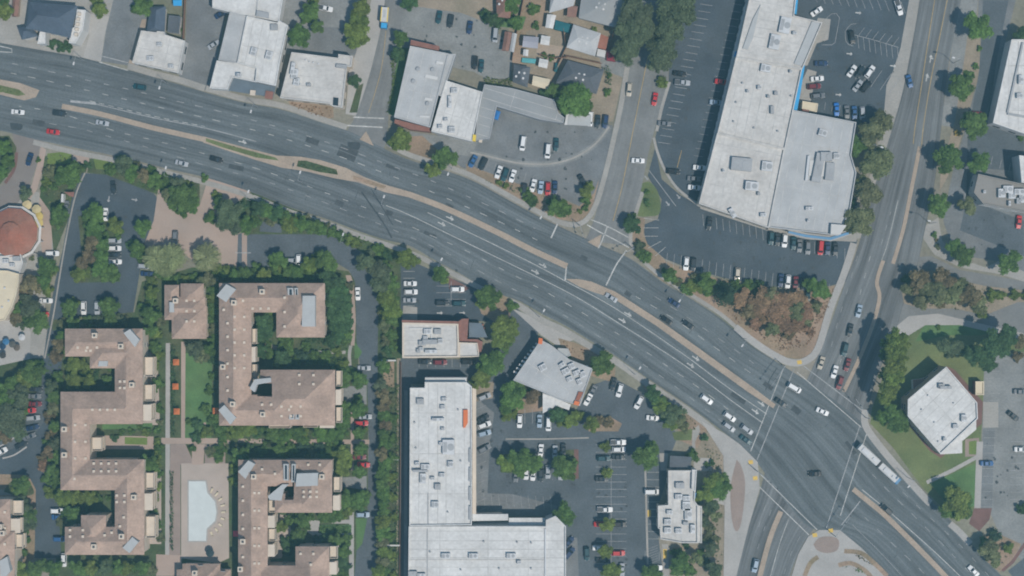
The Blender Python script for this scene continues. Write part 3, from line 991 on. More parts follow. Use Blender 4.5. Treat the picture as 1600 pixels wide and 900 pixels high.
sheet('drainage_gutter', band([(735, 238), (770, 246), (812, 255), (860, 256), (900, 245), (930, 225), (952, 198)], 9), 'asphalt_light', 5)
sheet('drainage_gutter', band([(735, 238), (770, 246), (812, 255), (860, 256), (900, 245), (930, 225), (952, 198)], 3), 'concrete', 6)
sheet('planting_bed', [(728, 256), (790, 280), (862, 306), (905, 322), (928, 302), (936, 280), (925, 330), (905, 347), (868, 342), (830, 322), (776, 290), (730, 272)], 'dirt', 4)
sheet('planting_bed', [(612, 215), (660, 212), (690, 240), (700, 258), (640, 240)], 'dirt', 4)

# side street at the top
road_strip('side_street', [(603, -20), (598, 30), (588, 75), (575, 125), (557, 178), (545, 200), (540, 215)], [(645, -20), (628, 30), (626, 62), (614, 130), (608, 170), (606, 200), (600, 235)], 'asphalt_side', 7, 40, 4)
sheet('pavement_patch', [(572, 205), (584, 228), (562, 218)], 'tan_concrete', 15)
# side street with the big trees
road_strip('side_street', [(990, -20), (984, 60), (978, 115), (967, 170), (956, 230), (945, 280), (932, 330), (925, 352), (915, 375)], [(1050, -20), (1047, 60), (1043, 133), (1032, 170), (1022, 205), (1013, 240), (1003, 290), (990, 345), (985, 385)], 'asphalt_side', 7, 50, 5)

# big store block
sheet('parking_lot', [(1052, -20), (1178, -20), (1150, 110), (1097, 318), (1062, 302), (1030, 245), (1024, 214), (1044, 135)], 'asphalt_dark', 2)
sheet('parking_lot', [(1024, 230), (1034, 280), (1062, 304), (1098, 325), (1210, 355), (1340, 375), (1322, 440), (1292, 448), (1210, 450), (1130, 434), (1075, 419), (1038, 404), (1010, 380), (1004, 352), (1028, 342), (1034, 312), (1012, 275)], 'asphalt_dark', 3)
sheet('parking_lot', [(1235, -20), (1442, -20), (1424, 50), (1388, 190), (1338, 195), (1235, 178)], 'asphalt_dark', 2)
sheet('planting_bed', [(982, 370), (1012, 380), (1040, 408), (1076, 422), (1132, 438), (1210, 452), (1312, 446), (1296, 490), (1280, 545), (1252, 562), (1212, 556), (1150, 510), (1085, 465), (1036, 440), (1010, 418)], 'dirt', 2)
sheet('lawn', [(1000, 288), (1014, 284), (1026, 296), (1032, 316), (1030, 334), (1016, 338), (994, 336), (992, 312)], 'lawn_dry', 4, smooth=4)
sheet('planting_bed', [(984, 340), (1008, 340), (1006, 366), (1014, 388), (1000, 388), (984, 372)], 'dirt', 4)
slab('kerb', band([(1021, 215), (1028, 240), (1040, 268), (1060, 296), (1094, 322)], 4), 'concrete', .14)
sheet('sidewalk', [(1094, 314), (1204, 350), (1340, 366), (1338, 378), (1262, 374), (1204, 362), (1094, 326)], 'concrete', 5)
sheet('pavement_patch', [(1242, 150), (1262, 108), (1276, 112), (1264, 172), (1240, 172)], 'concrete', 4)
sheet('pavement_patch', [(1278, 28), (1298, 30), (1294, 62), (1276, 68), (1262, 102), (1252, 104)], 'concrete', 4)
sheet('sidewalk', [(1424, -20), (1442, -20), (1438, 0), (1426, 75), (1412, 140), (1399, 192), (1376, 270), (1345, 372), (1332, 374), (1360, 270), (1380, 192), (1385, 133), (1395, 112), (1407, 75)], 'concrete', 5)

# north-east
sheet('sidewalk', [(1500, -20), (1530, -20), (1522, 60), (1512, 130), (1500, 200), (1470, 196), (1484, 100)], 'asphalt_light', 3)
sheet('planting_bed', [(1512, 55), (1540, 50), (1532, 110), (1518, 160), (1502, 215), (1488, 262), (1468, 300), (1470, 262), (1492, 190)], 'bare_soil', 4)
sheet('parking_lot', [(1530, -20), (1592, -20), (1570, 70), (1552, 188), (1640, 215), (1640, 440), (1560, 408), (1520, 402), (1486, 380), (1474, 346), (1482, 300), (1492, 255), (1506, 210), (1524, 120)], 'asphalt_lot', 3)
sheet('parking_lot', [(1536, 0), (1576, 0), (1558, 90), (1545, 185), (1600, 208), (1600, 268), (1520, 262), (1508, 320), (1500, 360), (1600, 400), (1600, 345), (1540, 322), (1510, 300), (1512, 210), (1530, 110)], 'asphalt_drive', 4)
sheet('sidewalk', [(1446, 352), (1466, 340), (1472, 376), (1500, 404), (1540, 418), (1560, 408), (1640, 440), (1640, 452), (1560, 428), (1500, 418), (1460, 398), (1442, 372)], 'concrete', 5)
sheet('side_road', [(1400, 405), (1455, 400), (1500, 422), (1560, 432), (1640, 448), (1640, 530), (1560, 516), (1500, 505), (1440, 492), (1400, 512)], 'asphalt_side', 6)
slab('median', [(1408, 452), (1422, 430), (1456, 422), (1490, 436), (1540, 447), (1640, 458), (1640, 472), (1590, 472), (1540, 492), (1490, 482), (1440, 482), (1412, 474)], 'bare_soil', .15)
sheet('sidewalk', [(1400, 510), (1420, 494), (1466, 490), (1520, 503), (1600, 521), (1640, 530), (1640, 540), (1560, 522), (1500, 508), (1446, 508), (1420, 524), (1412, 534), (1402, 522)], 'concrete_pale', 7)
sheet('lawn', [(1404, 520), (1440, 505), (1500, 506), (1562, 520), (1640, 535), (1640, 552), (1560, 548), (1540, 580), (1530, 720), (1528, 800), (1490, 812), (1440, 760), (1396, 700), (1360, 662), (1362, 640)], 'lawn_dry', 2)
sheet('lawn', [(1446, 505), (1500, 506), (1560, 518), (1530, 524), (1480, 524), (1430, 534)], 'lawn', 3)
sheet('lawn', [(1454, 756), (1524, 724), (1526, 790), (1490, 800)], 'lawn', 3)
sheet('path', band([(1448, 754), (1490, 734), (1530, 712)], 6, 0), 'concrete_pale', 5)
sheet('path', [(1526, 690), (1536, 690), (1532, 800), (1522, 800)], 'concrete_pale', 6)
sheet('planting_bed', [(1508, 686), (1530, 684), (1530, 712), (1508, 714)], 'brown_pavers', 4)
sheet('lawn', [(1514, 690), (1526, 688), (1526, 710), (1514, 710)], 'lawn_bright', 5)
sheet('planting_bed', [(1480, 572), (1492, 578), (1536, 628), (1534, 662), (1470, 716), (1452, 704), (1416, 660), (1416, 620)], 'brick_paving', 3)
sheet('terrace', [(1440, 590), (1462, 586), (1440, 618), (1432, 616)], 'concrete', 4)
sheet('parking_lot', [(1538, 562), (1570, 552), (1640, 552), (1640, 900), (1600, 880), (1562, 835), (1545, 796), (1530, 796), (1534, 700)], 'asphalt_light', 4)
sheet('terrace', [(1536, 628), (1560, 628), (1560, 668), (1536, 668)], 'concrete', 6)
sheet('parking_lot', [(1536, 670), (1554, 670), (1550, 796), (1532, 796)], 'asphalt_lot', 5)
sheet('brick_crossing', [(1522, 794), (1550, 794), (1546, 812), (1530, 830), (1514, 818)], 'brick_paving', 6)
sheet('planting_bed', [(1530, 838), (1560, 834), (1596, 850), (1580, 880), (1562, 894), (1536, 872)], 'dirt', 6)
sheet('driveway', [(1575, 892), (1640, 840), (1640, 960), (1600, 925)], 'asphalt_drive', 5)
sheet('path', band([(1566, 892), (1582, 878), (1604, 846)], 5, 0), 'brick_paving', 7)

# south side
sheet('side_street', [(18, 200), (74, 214), (62, 232), (56, 262), (44, 296), (24, 322), (-20, 345), (-20, 310), (12, 282), (26, 245)], 'asphalt_warm', 3)
sheet('sidewalk', [(64, 228), (72, 234), (66, 268), (58, 296), (42, 318), (36, 312), (50, 288), (58, 258)], 'pink_paving', 5)
sheet('plaza', [(-40, 300), (60, 300), (82, 330), (84, 400), (70, 480), (80, 560), (50, 580), (-40, 580)], 'concrete', 1)
sheet('plaza', [(-40, 470), (30, 480), (48, 520), (46, 572), (-40, 580)], 'concrete_pale', 3)
sheet('plaza', [(62, 300), (84, 320), (80, 400), (66, 396), (60, 340)], 'pink_paving', 3)
sheet('planting_bed', [(70, 244), (110, 236), (140, 246), (134, 270), (118, 300), (106, 345), (84, 400), (78, 330), (62, 308)], 'planting', 3)
sheet('lawn', [(74, 240), (112, 236), (110, 255), (74, 257)], 'lawn_bright', 4)
sheet('planting_bed', [(-40, 214), (14, 212), (26, 230), (22, 262), (0, 288), (-40, 300)], 'planting', 3)
sheet('path', band([(26, 238), (22, 264), (8, 286)], 5), 'brick_paving', 4)
sheet('terrace', [(112, 240), (140, 244), (138, 256), (114, 254)], 'pink_paving', 5)
sheet('planting_bed', [(140, 248), (186, 247), (262, 270), (312, 284), (312, 320), (290, 334), (264, 326), (246, 304), (166, 274), (136, 270)], 'planting', 3)
sheet('lawn', [(146, 247), (182, 248), (182, 266), (150, 264)], 'lawn_bright', 4)
sheet('parking_drive', [(128, 270), (166, 273), (240, 302), (248, 312), (240, 345), (226, 380), (216, 440), (208, 488), (104, 500), (98, 560), (84, 640), (80, 700), (90, 770), (96, 872), (54, 872), (54, 760), (40, 742), (-40, 742), (-40, 712), (40, 682), (62, 640), (68, 560), (76, 500), (86, 440), (98, 390), (112, 310)], 'asphalt_dark', 4)
slab('kerb', band([(133, 270), (118, 306), (104, 370), (92, 440), (84, 490), (70, 560)], 2.2), 'concrete', .14)
slab('kerb_island', [(122, 338), (150, 334), (186, 342), (190, 366), (170, 376), (168, 416), (184, 416), (188, 440), (116, 442), (112, 420), (128, 396)], 'planting', .14)
sheet('parking_bay', [(170, 372), (190, 372), (188, 416), (168, 416)], 'asphalt_drive', 1, base=.14)
sheet('plaza', [(248, 290), (262, 302), (290, 334), (312, 322), (326, 276), (392, 300), (352, 330), (350, 352), (376, 364), (388, 366), (388, 418), (320, 420), (292, 400), (236, 392), (226, 380), (240, 345)], 'pink_paving', 5)
sheet('parking_drive', [(386, 366), (510, 366), (548, 382), (582, 410), (592, 450), (590, 560), (590, 920), (552, 920), (558, 850), (574, 800), (576, 690), (574, 600), (562, 570), (557, 530), (555, 440), (545, 422), (520, 408), (480, 414), (386, 418)], 'asphalt_drive', 5)
sheet('parking_drive', [(372, 366), (378, 364), (378, 420), (370, 420)], 'asphalt_drive', 7)
sheet('path', [(378, 364), (386, 364), (386, 418), (378, 418)], 'pink_paving', 8)
sheet('planting_bed', [(330, 285), (394, 300), (452, 324), (520, 350), (590, 376), (640, 392), (650, 404), (590, 410), (550, 384), (510, 366), (386, 366), (350, 350), (340, 320)], 'planting', 3)
sheet('driveway', [(406, 346), (440, 350), (440, 364), (406, 362)], 'asphalt_drive', 6)
# apartment grounds
sheet('lawn', [(76, 500), (210, 488), (222, 440), (300, 418), (480, 414), (545, 424), (556, 440), (560, 570), (576, 600), (574, 800), (556, 920), (85, 920), (92, 770), (82, 700)], 'planting', 3)
sheet('lawn', [(289, 552), (332, 552), (330, 686), (289, 686)], 'lawn', 6)
sheet('path', [(259, 536), (266, 536), (265, 880), (258, 880)], 'concrete_pale', 6)
sheet('path', [(283, 534), (290, 534), (289, 690), (283, 690)], 'pink_paving', 7)
sheet('path', [(252, 684), (360, 685), (360, 693), (252, 694)], 'pink_paving', 8)
sheet('path', [(372, 685), (414, 686), (414, 693), (372, 692)], 'pink_paving', 8)
sheet('path', [(440, 686), (577, 687), (577, 694), (440, 693)], 'pink_paving', 8)
sheet('terrace', [(266, 694), (290, 694), (304, 726), (282, 726), (282, 900), (264, 900)], 'brown_pavers', 6)
sheet('terrace', [(300, 694), (320, 694), (318, 726), (300, 726)], 'pink_paving', 7)
sheet('terrace', [(320, 694), (352, 694), (352, 724), (320, 724)], 'brown_pavers', 5)
sheet('pool_deck', [(283, 724), (357, 724), (358, 872), (340, 880), (283, 872)], 'deck_beige', 6)
sheet('plaza', [(244, 866), (284, 868), (284, 900), (244, 900)], 'pink_paving', 6)
sheet('path', [(318, 660), (322, 660), (322, 690), (318, 690)], 'pink_paving', 7)
sheet('path', [(546, 800), (553, 800), (553, 920), (545, 920)], 'concrete_pale', 7)
sheet('path', [(548, 430), (553, 444), (556, 500), (554, 540), (548, 540), (550, 470), (540, 430)], 'pink_paving', 7)
sheet('path', band([(548, 540), (546, 556), (548, 585)], 5), 'concrete', 8)
sheet('path', [(480, 548), (540, 548), (540, 553), (480, 553)], 'concrete', 7)
sheet('path', [(408, 534), (450, 546), (450, 556), (420, 560), (408, 548)], 'pink_paving', 7)
sheet('lawn', [(554, 534), (566, 550), (560, 560), (554, 560)], 'lawn', 8)
sheet('driveway', [(534, 604), (573, 602), (573, 632), (534, 628)], 'asphalt_light', 8)
sheet('driveway', [(534, 746), (573, 744), (573, 766), (534, 760)], 'asphalt_light', 8)
sheet('path', [(548, 640), (553, 640), (553, 735), (548, 735)], 'pink_paving', 8)
sheet('path', [(518, 812), (550, 812), (550, 818), (518, 818)], 'concrete_pale', 8)
sheet('terrace', [(474, 820), (484, 812), (500, 814), (497, 832), (512, 838), (490, 838), (478, 830)], 'concrete_pale', 8)
sheet('path', [(534, 833), (550, 832), (550, 840), (536, 838)], 'concrete_pale', 8)
sheet('lawn', [(499, 820), (549, 820), (549, 833), (499, 833)], 'lawn', 9)
sheet('lawn', [(556, 810), (574, 810), (566, 850), (557, 860)], 'lawn', 9)
sheet('terrace', [(415, 800), (450, 806), (455, 830), (440, 872), (416, 874)], 'deck_beige', 7)
sheet('path', [(143, 680), (240, 682), (240, 702), (140, 702)], 'pink_paving', 7)
sheet('terrace', [(224, 548), (246, 552), (250, 664), (222, 664)], 'deck_beige', 6)
sheet('terrace', [(224, 735), (252, 735), (252, 850), (224, 850)], 'deck_beige', 6)
sheet('lawn', [(195, 683), (230, 684), (230, 695), (195, 694)], 'lawn_bright', 8)
sheet('lawn', [(160, 663), (238, 661), (238, 669), (160, 671)], 'lawn', 8)
sheet('terrace', [(-40, 760), (30, 768), (52, 766), (50, 772), (-40, 775)], 'concrete', 7)
sheet('planting_bed', [(-40, 740), (44, 742), (56, 765), (54, 870), (30, 900), (-40, 910)], 'dirt', 5)
sheet('planting_bed', [(50, 560), (72, 560), (66, 640), (40, 680), (-40, 710), (-40, 580)], 'planting', 3)
sheet('parking_drive', [(-40, 712), (0, 690), (40, 655), (58, 610), (70, 600), (68, 660), (44, 690), (-40, 728)], 'asphalt_drive', 6)
slab('kerb', band([(-30, 708), (0, 697), (22, 684), (40, 666)], 2.4), 'concrete_pale', .14)
slab('kerb', band([(4, 716), (22, 711), (42, 698)], 2.4), 'concrete_pale', .14)
slab('kerb_island', [(6, 768), (18, 752), (40, 746), (50, 760), (52, 772), (30, 775)], 'planting', .14, smooth=3)
sheet('lawn', [(80, 500), (205, 488), (205, 516), (82, 516)], 'planting', 5)

# strip between the apartments and the stores
sheet('planting_bed', [(590, 400), (630, 404), (630, 560), (625, 920), (588, 920)], 'planting', 4)
sheet('planting_bed', [(598, 565), (616, 565), (616, 605), (600, 605)], 'dirt', 5)
sheet('path', [(620, 560), (626, 560), (625, 920), (619, 920)], 'bare_soil', 6)
sheet('driveway', [(626, 560), (762, 562), (764, 600), (642, 600), (642, 920), (624, 920)], 'asphalt_drive', 5)
sheet('path', [(632, 610), (637, 610), (636, 920), (631, 920)], 'asphalt_light', 7)
sheet('parking_lot', [(626, 404), (652, 412), (692, 430), (742, 448), (766, 462), (776, 492), (770, 502), (626, 502)], 'asphalt_dark', 4)
sheet('parking_lot', [(630, 478), (652, 480), (652, 500), (628, 500)], 'concrete', 6)
sheet('parking_lot', [(776, 470), (800, 474), (842, 514), (836, 545), (806, 590), (805, 625), (790, 660), (745, 650), (760, 600), (774, 540), (764, 500)], 'asphalt_drive', 5)
sheet('planting_bed', [(700, 432), (735, 450), (720, 458), (702, 452)], 'brick_paving', 6)
sheet('planting_bed', [(740, 455), (770, 450), (800, 470), (796, 500), (776, 505), (752, 490)], 'dirt', 5)
sheet('sidewalk', [(800, 482), (850, 502), (900, 530), (870, 540), (846, 524)], 'concrete_pale', 6)
sheet('planting_bed', [(872, 528), (900, 536), (934, 552), (962, 574), (960, 598), (915, 585), (880, 550)], 'dirt', 6)
sheet('parking_lot', [(744, 645), (800, 640), (900, 640), (930, 600), (958, 590), (1006, 616), (1060, 680), (1050, 705), (1040, 712), (1046, 740), (1028, 790), (1030, 850), (1040, 920), (884, 920), (880, 800), (742, 806)], 'asphalt_drive', 5)
sheet('parking_lot', [(742, 620), (772, 645), (765, 700), (760, 800), (742, 806)], 'asphalt_lot', 6)
sheet('parking_lot', [(742, 770), (800, 772), (870, 790), (870, 806), (742, 806)], 'asphalt_lot', 7)
sheet('parking_lot', [(884, 840), (902, 840), (905, 920), (882, 920)], 'asphalt_lot', 7)
sheet('planting_bed', [(742, 600), (772, 596), (770, 622), (742, 628)], 'bare_soil', 7)
sheet('planting_bed', [(800, 600), (848, 612), (848, 642), (800, 648), (790, 640)], 'dirt', 7)
sheet('planting_bed', [(912, 660), (955, 652), (972, 662), (966, 674), (920, 674)], 'dirt', 7)
slab('kerb_island', [(782, 710), (902, 702), (905, 748), (782, 738)], 'planting', .13)
sheet('parking_bay', [(836, 700), (872, 700), (872, 748), (800, 748), (800, 732), (836, 732)], 'asphalt_drive', 1, base=.13)
slab('kerb', [(897, 702), (904, 702), (904, 748), (897, 748)], 'brick_paving', .15)
slab('kerb', band([(790, 686), (850, 686), (920, 684)], 2.2, 0), 'concrete', .13)
sheet('planting_bed', [(1004, 604), (1012, 598), (1078, 645), (1108, 668), (1090, 700), (1052, 684), (1062, 676)], 'dirt', 6)
sheet('planting_bed', [(1082, 670), (1112, 672), (1132, 710), (1132, 920), (1046, 920), (1050, 855), (1100, 850), (1098, 740), (1082, 710)], 'bare_soil', 4)
sheet('lawn', [(1050, 676), (1082, 670), (1080, 688), (1054, 688)], 'lawn_dry', 7)
sheet('path', [(1082, 672), (1092, 664), (1094, 674), (1086, 690), (1088, 720), (1080, 720)], 'concrete', 7)
sheet('path', [(1084, 715), (1112, 716), (1112, 736), (1084, 736)], 'concrete_pale', 7)
sheet('path', [(1112, 780), (1134, 778), (1134, 790), (1118, 786)], 'concrete_pale', 7)
sheet('path', [(1034, 850), (1044, 850), (1046, 920), (1036, 920)], 'concrete', 7)
slab('kerb', band([(1008, 728), (1010, 800), (1012, 882)], 3.2, 0), 'concrete', .14)
slab('kerb', [(1030, 708), (1044, 708), (1042, 735), (1032, 735)], 'concrete', .14)

# ------------------------------------------------------------------ roads
N_EDGE = [(-60, 55), (0, 67), (80, 81), (128, 90), (203, 110), (277, 131), (320, 144), (384, 161), (440, 171), (507, 193), (548, 206), (600, 232), (640, 250), (700, 268), (740, 283), (790, 310), (830, 332), (866, 350), (920, 375), (981, 402), (1013, 424), (1040, 444), (1080, 467), (1120, 493), (1147, 515), (1173, 539), (1213, 565), (1290, 615), (1355, 668), (1400, 721), (1445, 772), (1493, 820), (1536, 871), (1565, 900), (1640, 975)]
S_EDGE = [(-60, 195), (0, 204), (48, 216), (107, 229), (187, 245), (267, 265), (320, 277), (392, 300), (453, 324), (507, 341), (560, 361), (603, 375), (640, 384), (680, 407), (720, 428), (752, 447), (779, 459), (811, 470), (848, 491), (880, 507), (907, 523), (933, 539), (960, 555), (1013, 592), (1080, 637), (1133, 677), (1173, 711), (1210, 760), (1250, 812), (1280, 830), (1315, 836), (1347, 858), (1387, 900), (1450, 975)]
road_strip('boulevard', N_EDGE, S_EDGE, 'road', 10, 130, 10)
CW = [(1441, -20), (1437, 0), (1432, 32), (1421, 91), (1411, 141), (1397, 192), (1370, 280), (1341, 385), (1317, 452), (1300, 500), (1280, 552), (1258, 600), (1230, 660), (1200, 725), (1184, 780), (1168, 825), (1149, 900), (1136, 960)]
CE = [(1507, -20), (1502, 0), (1491, 53), (1480, 115), (1471, 197), (1461, 281), (1451, 332), (1443, 369), (1432, 420), (1410, 480), (1400, 515), (1370, 590), (1354, 645), (1334, 700), (1304, 780), (1264, 836), (1248, 863), (1232, 905), (1215, 960)]
road_strip('cross_road', CW, CE, 'cross', 9, 80, 6)
sheet('pavement_patch', [(543, 222), (562, 223), (560, 234), (545, 233)], 'patch', 12, smooth=3)
sheet('pavement_patch', [(16, 192), (34, 194), (33, 203), (18, 202)], 'patch', 12, smooth=3)
line([(565, 300), (600, 350), (612, 372)], .5, 'patch', 4)
line([(580, 295), (614, 352)], .3, 'patch', 0)
sheet('pavement_patch', [(918, 378), (940, 366), (936, 388)], 'tan_concrete', 12)

# raised medians
MED = lambda pts, w: slab('median', band(pts, w), 'tan_concrete', .16)
slab('median', [(-40, 118), (0, 124), (32, 130), (62, 141), (56, 152), (38, 157), (0, 148), (-40, 142)], 'tan_concrete', .16)
sheet('planting_bed', [(-40, 128), (0, 133), (30, 140), (40, 148), (28, 150), (0, 143), (-40, 136)], 'lawn_dry', 1, base=.16)
MED([(97, 166), (160, 179), (240, 200), (320, 218)], 8)
slab('median', [(318, 213), (370, 227), (432, 243), (470, 245), (500, 250), (540, 262), (570, 277), (600, 288), (642, 300), (642, 309), (600, 300), (560, 285), (520, 278), (480, 268), (440, 262), (400, 250), (318, 223)], 'tan_concrete', .16)
sheet('planting_bed', [(322, 216), (370, 230), (430, 246), (436, 251), (400, 246), (350, 231), (322, 221)], 'lawn_dry', 1, base=.16)
sheet('planting_bed', [(466, 251), (478, 251), (526, 265), (528, 273), (500, 269), (464, 260)], 'planting', 1, base=.16)
sheet('planting_bed', [(552, 274), (572, 280), (604, 291), (600, 295), (570, 286), (552, 280)], 'dirt', 1, base=.16)
MED([(640, 304), (700, 327), (773, 361), (830, 390), (886, 416)], 9)
slab('median', [(884, 436), (904, 436), (924, 440), (962, 456), (1030, 500), (1096, 547), (1176, 605), (1212, 632), (1208, 638), (1168, 612), (1088, 554), (1024, 508), (958, 466), (926, 456), (905, 448)], 'tan_concrete', .16)
MED([(1333, 764), (1360, 786), (1387, 809), (1451, 873), (1500, 925)], 8)
MED([(1437, 229), (1424, 295), (1411, 359), (1395, 412)], 6)
MED([(1380, 407), (1370, 440), (1374, 466), (1362, 512), (1340, 566), (1318, 612)], 6)
MED([(1220, 799), (1203, 841), (1188, 897), (1178, 940)], 8)
# pavements beside the roads
def walk(pts, w, m='concrete'): return slab('sidewalk', band(pts, w), m, .13)
walk([(-40, 54), (0, 60), (40, 68), (80, 75), (126, 84)], 8)
walk([(200, 103), (240, 115), (277, 124), (320, 138)], 10)
walk([(322, 138), (384, 155), (440, 165), (505, 187), (542, 199)], 9)
walk([(606, 224), (640, 242), (700, 261), (740, 276), (790, 303), (830, 325), (866, 343)], 8)
walk([(864, 343), (885, 350), (905, 350), (921, 338), (934, 312), (946, 270), (957, 225), (970, 165), (980, 105)], 8)
walk([(1046, 128), (1034, 168), (1026, 205)], 5)
walk([(1004, 300), (990, 345), (985, 372), (992, 392), (1015, 417), (1045, 440), (1085, 464), (1125, 490), (1150, 511)], 6)
walk([(1149, 511), (1180, 536), (1215, 558), (1240, 567), (1262, 562), (1279, 542), (1298, 480), (1318, 430), (1334, 380)], 11, 'concrete_pale')
walk([(52, 222), (107, 236), (187, 252), (267, 272), (320, 285), (392, 307), (453, 331), (507, 348), (560, 368), (603, 382), (645, 397), (685, 416), (725, 437), (766, 458)], 8)
walk([(795, 470), (815, 480), (848, 501), (880, 516), (930, 546), (960, 563), (1013, 600), (1080, 645), (1115, 672)], 10)
walk([(1352, 640), (1352, 664), (1372, 694), (1402, 730), (1445, 778), (1454, 786)], 11, 'concrete_pale')
walk([(1484, 818), (1500, 832), (1516, 850)], 10, 'concrete_pale')
slab('sidewalk', [(1096, 658), (1130, 676), (1156, 694), (1184, 722), (1187, 764), (1170, 822), (1150, 902), (1145, 930), (1130, 930), (1132, 800), (1130, 712)], 'concrete_pale', .13)
sheet('paver_strip', [(1151, 718), (1158, 728), (1164, 752), (1162, 790), (1156, 824), (1148, 828), (1142, 800), (1142, 756)], 'brown_pavers', 1, base=.13, smooth=4)
slab('sidewalk', [(1263, 838), (1280, 828), (1312, 828), (1346, 856), (1386, 898), (1420, 940), (1225, 940), (1247, 866)], 'concrete_pale', .13)
sheet('paver_circle', [(1271, 850), (1280, 840), (1296, 838), (1309, 842), (1311, 852), (1306, 861), (1290, 864), (1276, 859)], 'brown_pavers', 1, base=.13, smooth=4)
for bd in ([(1257, 900), (1266, 880), (1278, 870)], [(1319, 861), (1345, 864), (1366, 880), (1386, 900)], [(1310, 883), (1330, 880), (1352, 892), (1364, 906)]):
    sheet('planting_bed', band(bd, 7), 'dirt', 1, base=.13)
for q in ([(1160, 721)], [(1180, 747)], [(1273, 836)], [(1298, 829)], [(1249, 566)]):
    x, y = q[0]
    if x == 1160: x, y = 1173, 722
    sheet('tactile_paving', [(x - 4, y - 2.5), (x + 3, y - 3.5), (x + 4, y + 2.5), (x - 3, y + 3.5)], 'tactile', 2, base=.13)
sheet('tactile_paving', [(1010, 797), (1017, 797), (1017, 808), (1010, 808)], 'tactile', 9)
sheet('tactile_paving', [(1036, 858), (1042, 858), (1042, 873), (1036, 873)], 'tactile', 9)

# ------------------------------------------------------------------ painted lines
PAINT['patch_soft'] = []
RA = [(19, 99), (79, 112), (139, 126), (199, 139), (259, 154), (319, 168), (377, 183), (436, 199), (495, 217), (552, 237), (611, 259), (668, 280), (724, 304), (780, 329), (836, 357)]
RB = [(17, 114), (77, 127), (136, 141), (195, 155), (255, 169), (316, 183), (373, 197), (432, 213), (491, 231), (549, 251), (607, 273), (663, 295), (719, 319), (775, 344), (831, 371), (858, 385)]
DASH = (10, 29.6)
line(RA, .20, 'marking_worn', 4, DASH); line(RB, .2, 'marking_white', 4, DASH)
line([(1000, 449), (1050, 480), (1104, 516), (1156, 552), (1190, 577)], .16, 'marking_worn', 4, DASH)
line([(993, 463), (1048, 495), (1096, 528), (1147, 564), (1180, 588)], .17, 'marking_white', 4, DASH)
line([(30, 166), (93, 177), (181, 205), (240, 219), (300, 235), (387, 259), (445, 278), (503, 299), (559, 320), (615, 342), (671, 367), (727, 391), (781, 419), (836, 447), (888, 476), (941, 507), (993, 539), (1044, 573), (1095, 608), (1150, 649)], .18, 'marking_white', 4, DASH, 5)
line([(62, 191), (120, 200), (180, 216), (236, 232), (320, 258), (411, 282), (468, 302), (525, 323), (581, 345), (640, 370), (700, 396), (760, 430), (820, 461), (880, 492), (960, 541), (1030, 586), (1090, 630), (1140, 668)], .16, 'marking_worn', 4, DASH, 12)
line([(140, 160), (240, 184), (320, 200), (400, 221)], .26, 'marking_worn', 4)
line([(140, 157.5), (240, 181.5), (320, 197.5)], .18, 'marking_white', 4, (9, 15))
line([(110, 158), (150, 162)], .8, 'marking_worn', 0)
line([(603, 321), (640, 336), (720, 375), (813, 420), (893, 460), (962, 502), (1067, 569), (1140, 624), (1192, 661)], .22, 'marking_white', 4)
line([(668, 332), (720, 357), (827, 409), (883, 439), (960, 481), (1067, 553), (1130, 600), (1198, 647)], .22, 'marking_white', 4)
line([(885, 417), (883, 438)], .5, 'marking_white', 0)
for x, y, d in ((379, 222, 14), (703, 341, 24), (690, 350, 26), (848, 415, 26), (836, 425, 27), (981, 491, 30), (972, 501, 30), (1087, 560, 34), (1079, 571, 34), (1189, 631, 35), (1180, 643, 35)):
    arrow(x, y, d, l=13, turn=-1)
line([(872, 348), (861, 372)], .5, 'marking_white', 0)
line([(979, 391), (963, 413), (947, 446)], .45, 'marking_white', 0)
line([(923, 343), (941, 350), (960, 359), (982, 371)], .35, 'marking_white', 0); line([(917, 351), (936, 362), (960, 374), (983, 387)], .35, 'marking_white', 0)
line([(949, 354), (940, 378), (935, 388)], .4, 'marking_white', 0)
for p, q in (((1224, 576), (1173, 705)), ((1241, 576), (1183, 718)), ((1256, 572), (1352, 645)), ((1245, 581), (1346, 668)), ((1344, 664), (1291, 825)), ((1354, 678), (1313, 806)), ((1185, 738), (1277, 828)), ((1187, 761), (1264, 836))):
    line([p, q], .28, 'marking_worn' if p[0] in (1256, 1344, 1241) else 'marking_white', 0)
line([(1344, 783), (1315, 820)], .35, 'marking_worn', 0); line([(1214, 575), (1203, 592), (1196, 610)], .3, 'patch', 0)  # the dark line paints the signal mast's shadow onto the road
line([(1363, 741), (1384, 763), (1427, 805), (1471, 849), (1520, 900)], .17, 'marking_worn', 4, DASH)
line([(1380, 735), (1415, 773), (1459, 814), (1504, 856), (1545, 900)], .15, 'marking_worn', 4, DASH, 12)
line([(1347, 765), (1390, 800), (1413, 820), (1460, 862), (1505, 905)], .26, 'marking_white', 4)
line([(1351, 808), (1396, 851), (1440, 892), (1470, 925)], .17, 'marking_worn', 4, DASH)
line([(1332, 820), (1380, 868), (1420, 912)], .12, 'marking_worn', 4)
line([(1462, -10), (1450, 66), (1440, 133), (1430, 197), (1427, 225)], .22, 'marking_yellow', 4)
line([(1482, -10), (1467, 64), (1453, 133), (1443, 197), (1440, 228)], .22, 'marking_yellow', 4)
for x, y in ((1454, 92), (1448, 121)): arrow(x, y, -80, l=12, turn=1)
line([(1403, 313), (1387, 380), (1374, 415)], .18, 'marking_white', 4)
line([(1392, 330), (1376, 385)], .15, 'marking_worn', 4, (8, 24))
line([(1340, 400), (1325, 450), (1310, 500), (1298, 545)], .15, 'marking_worn', 4, (9, 28))
line([(1360, 400), (1345, 455), (1328, 520), (1310, 575)], .16, 'marking_white', 4, (9, 28))
line([(1232, 812), (1218, 850), (1204, 900)], .22, 'marking_white', 4)
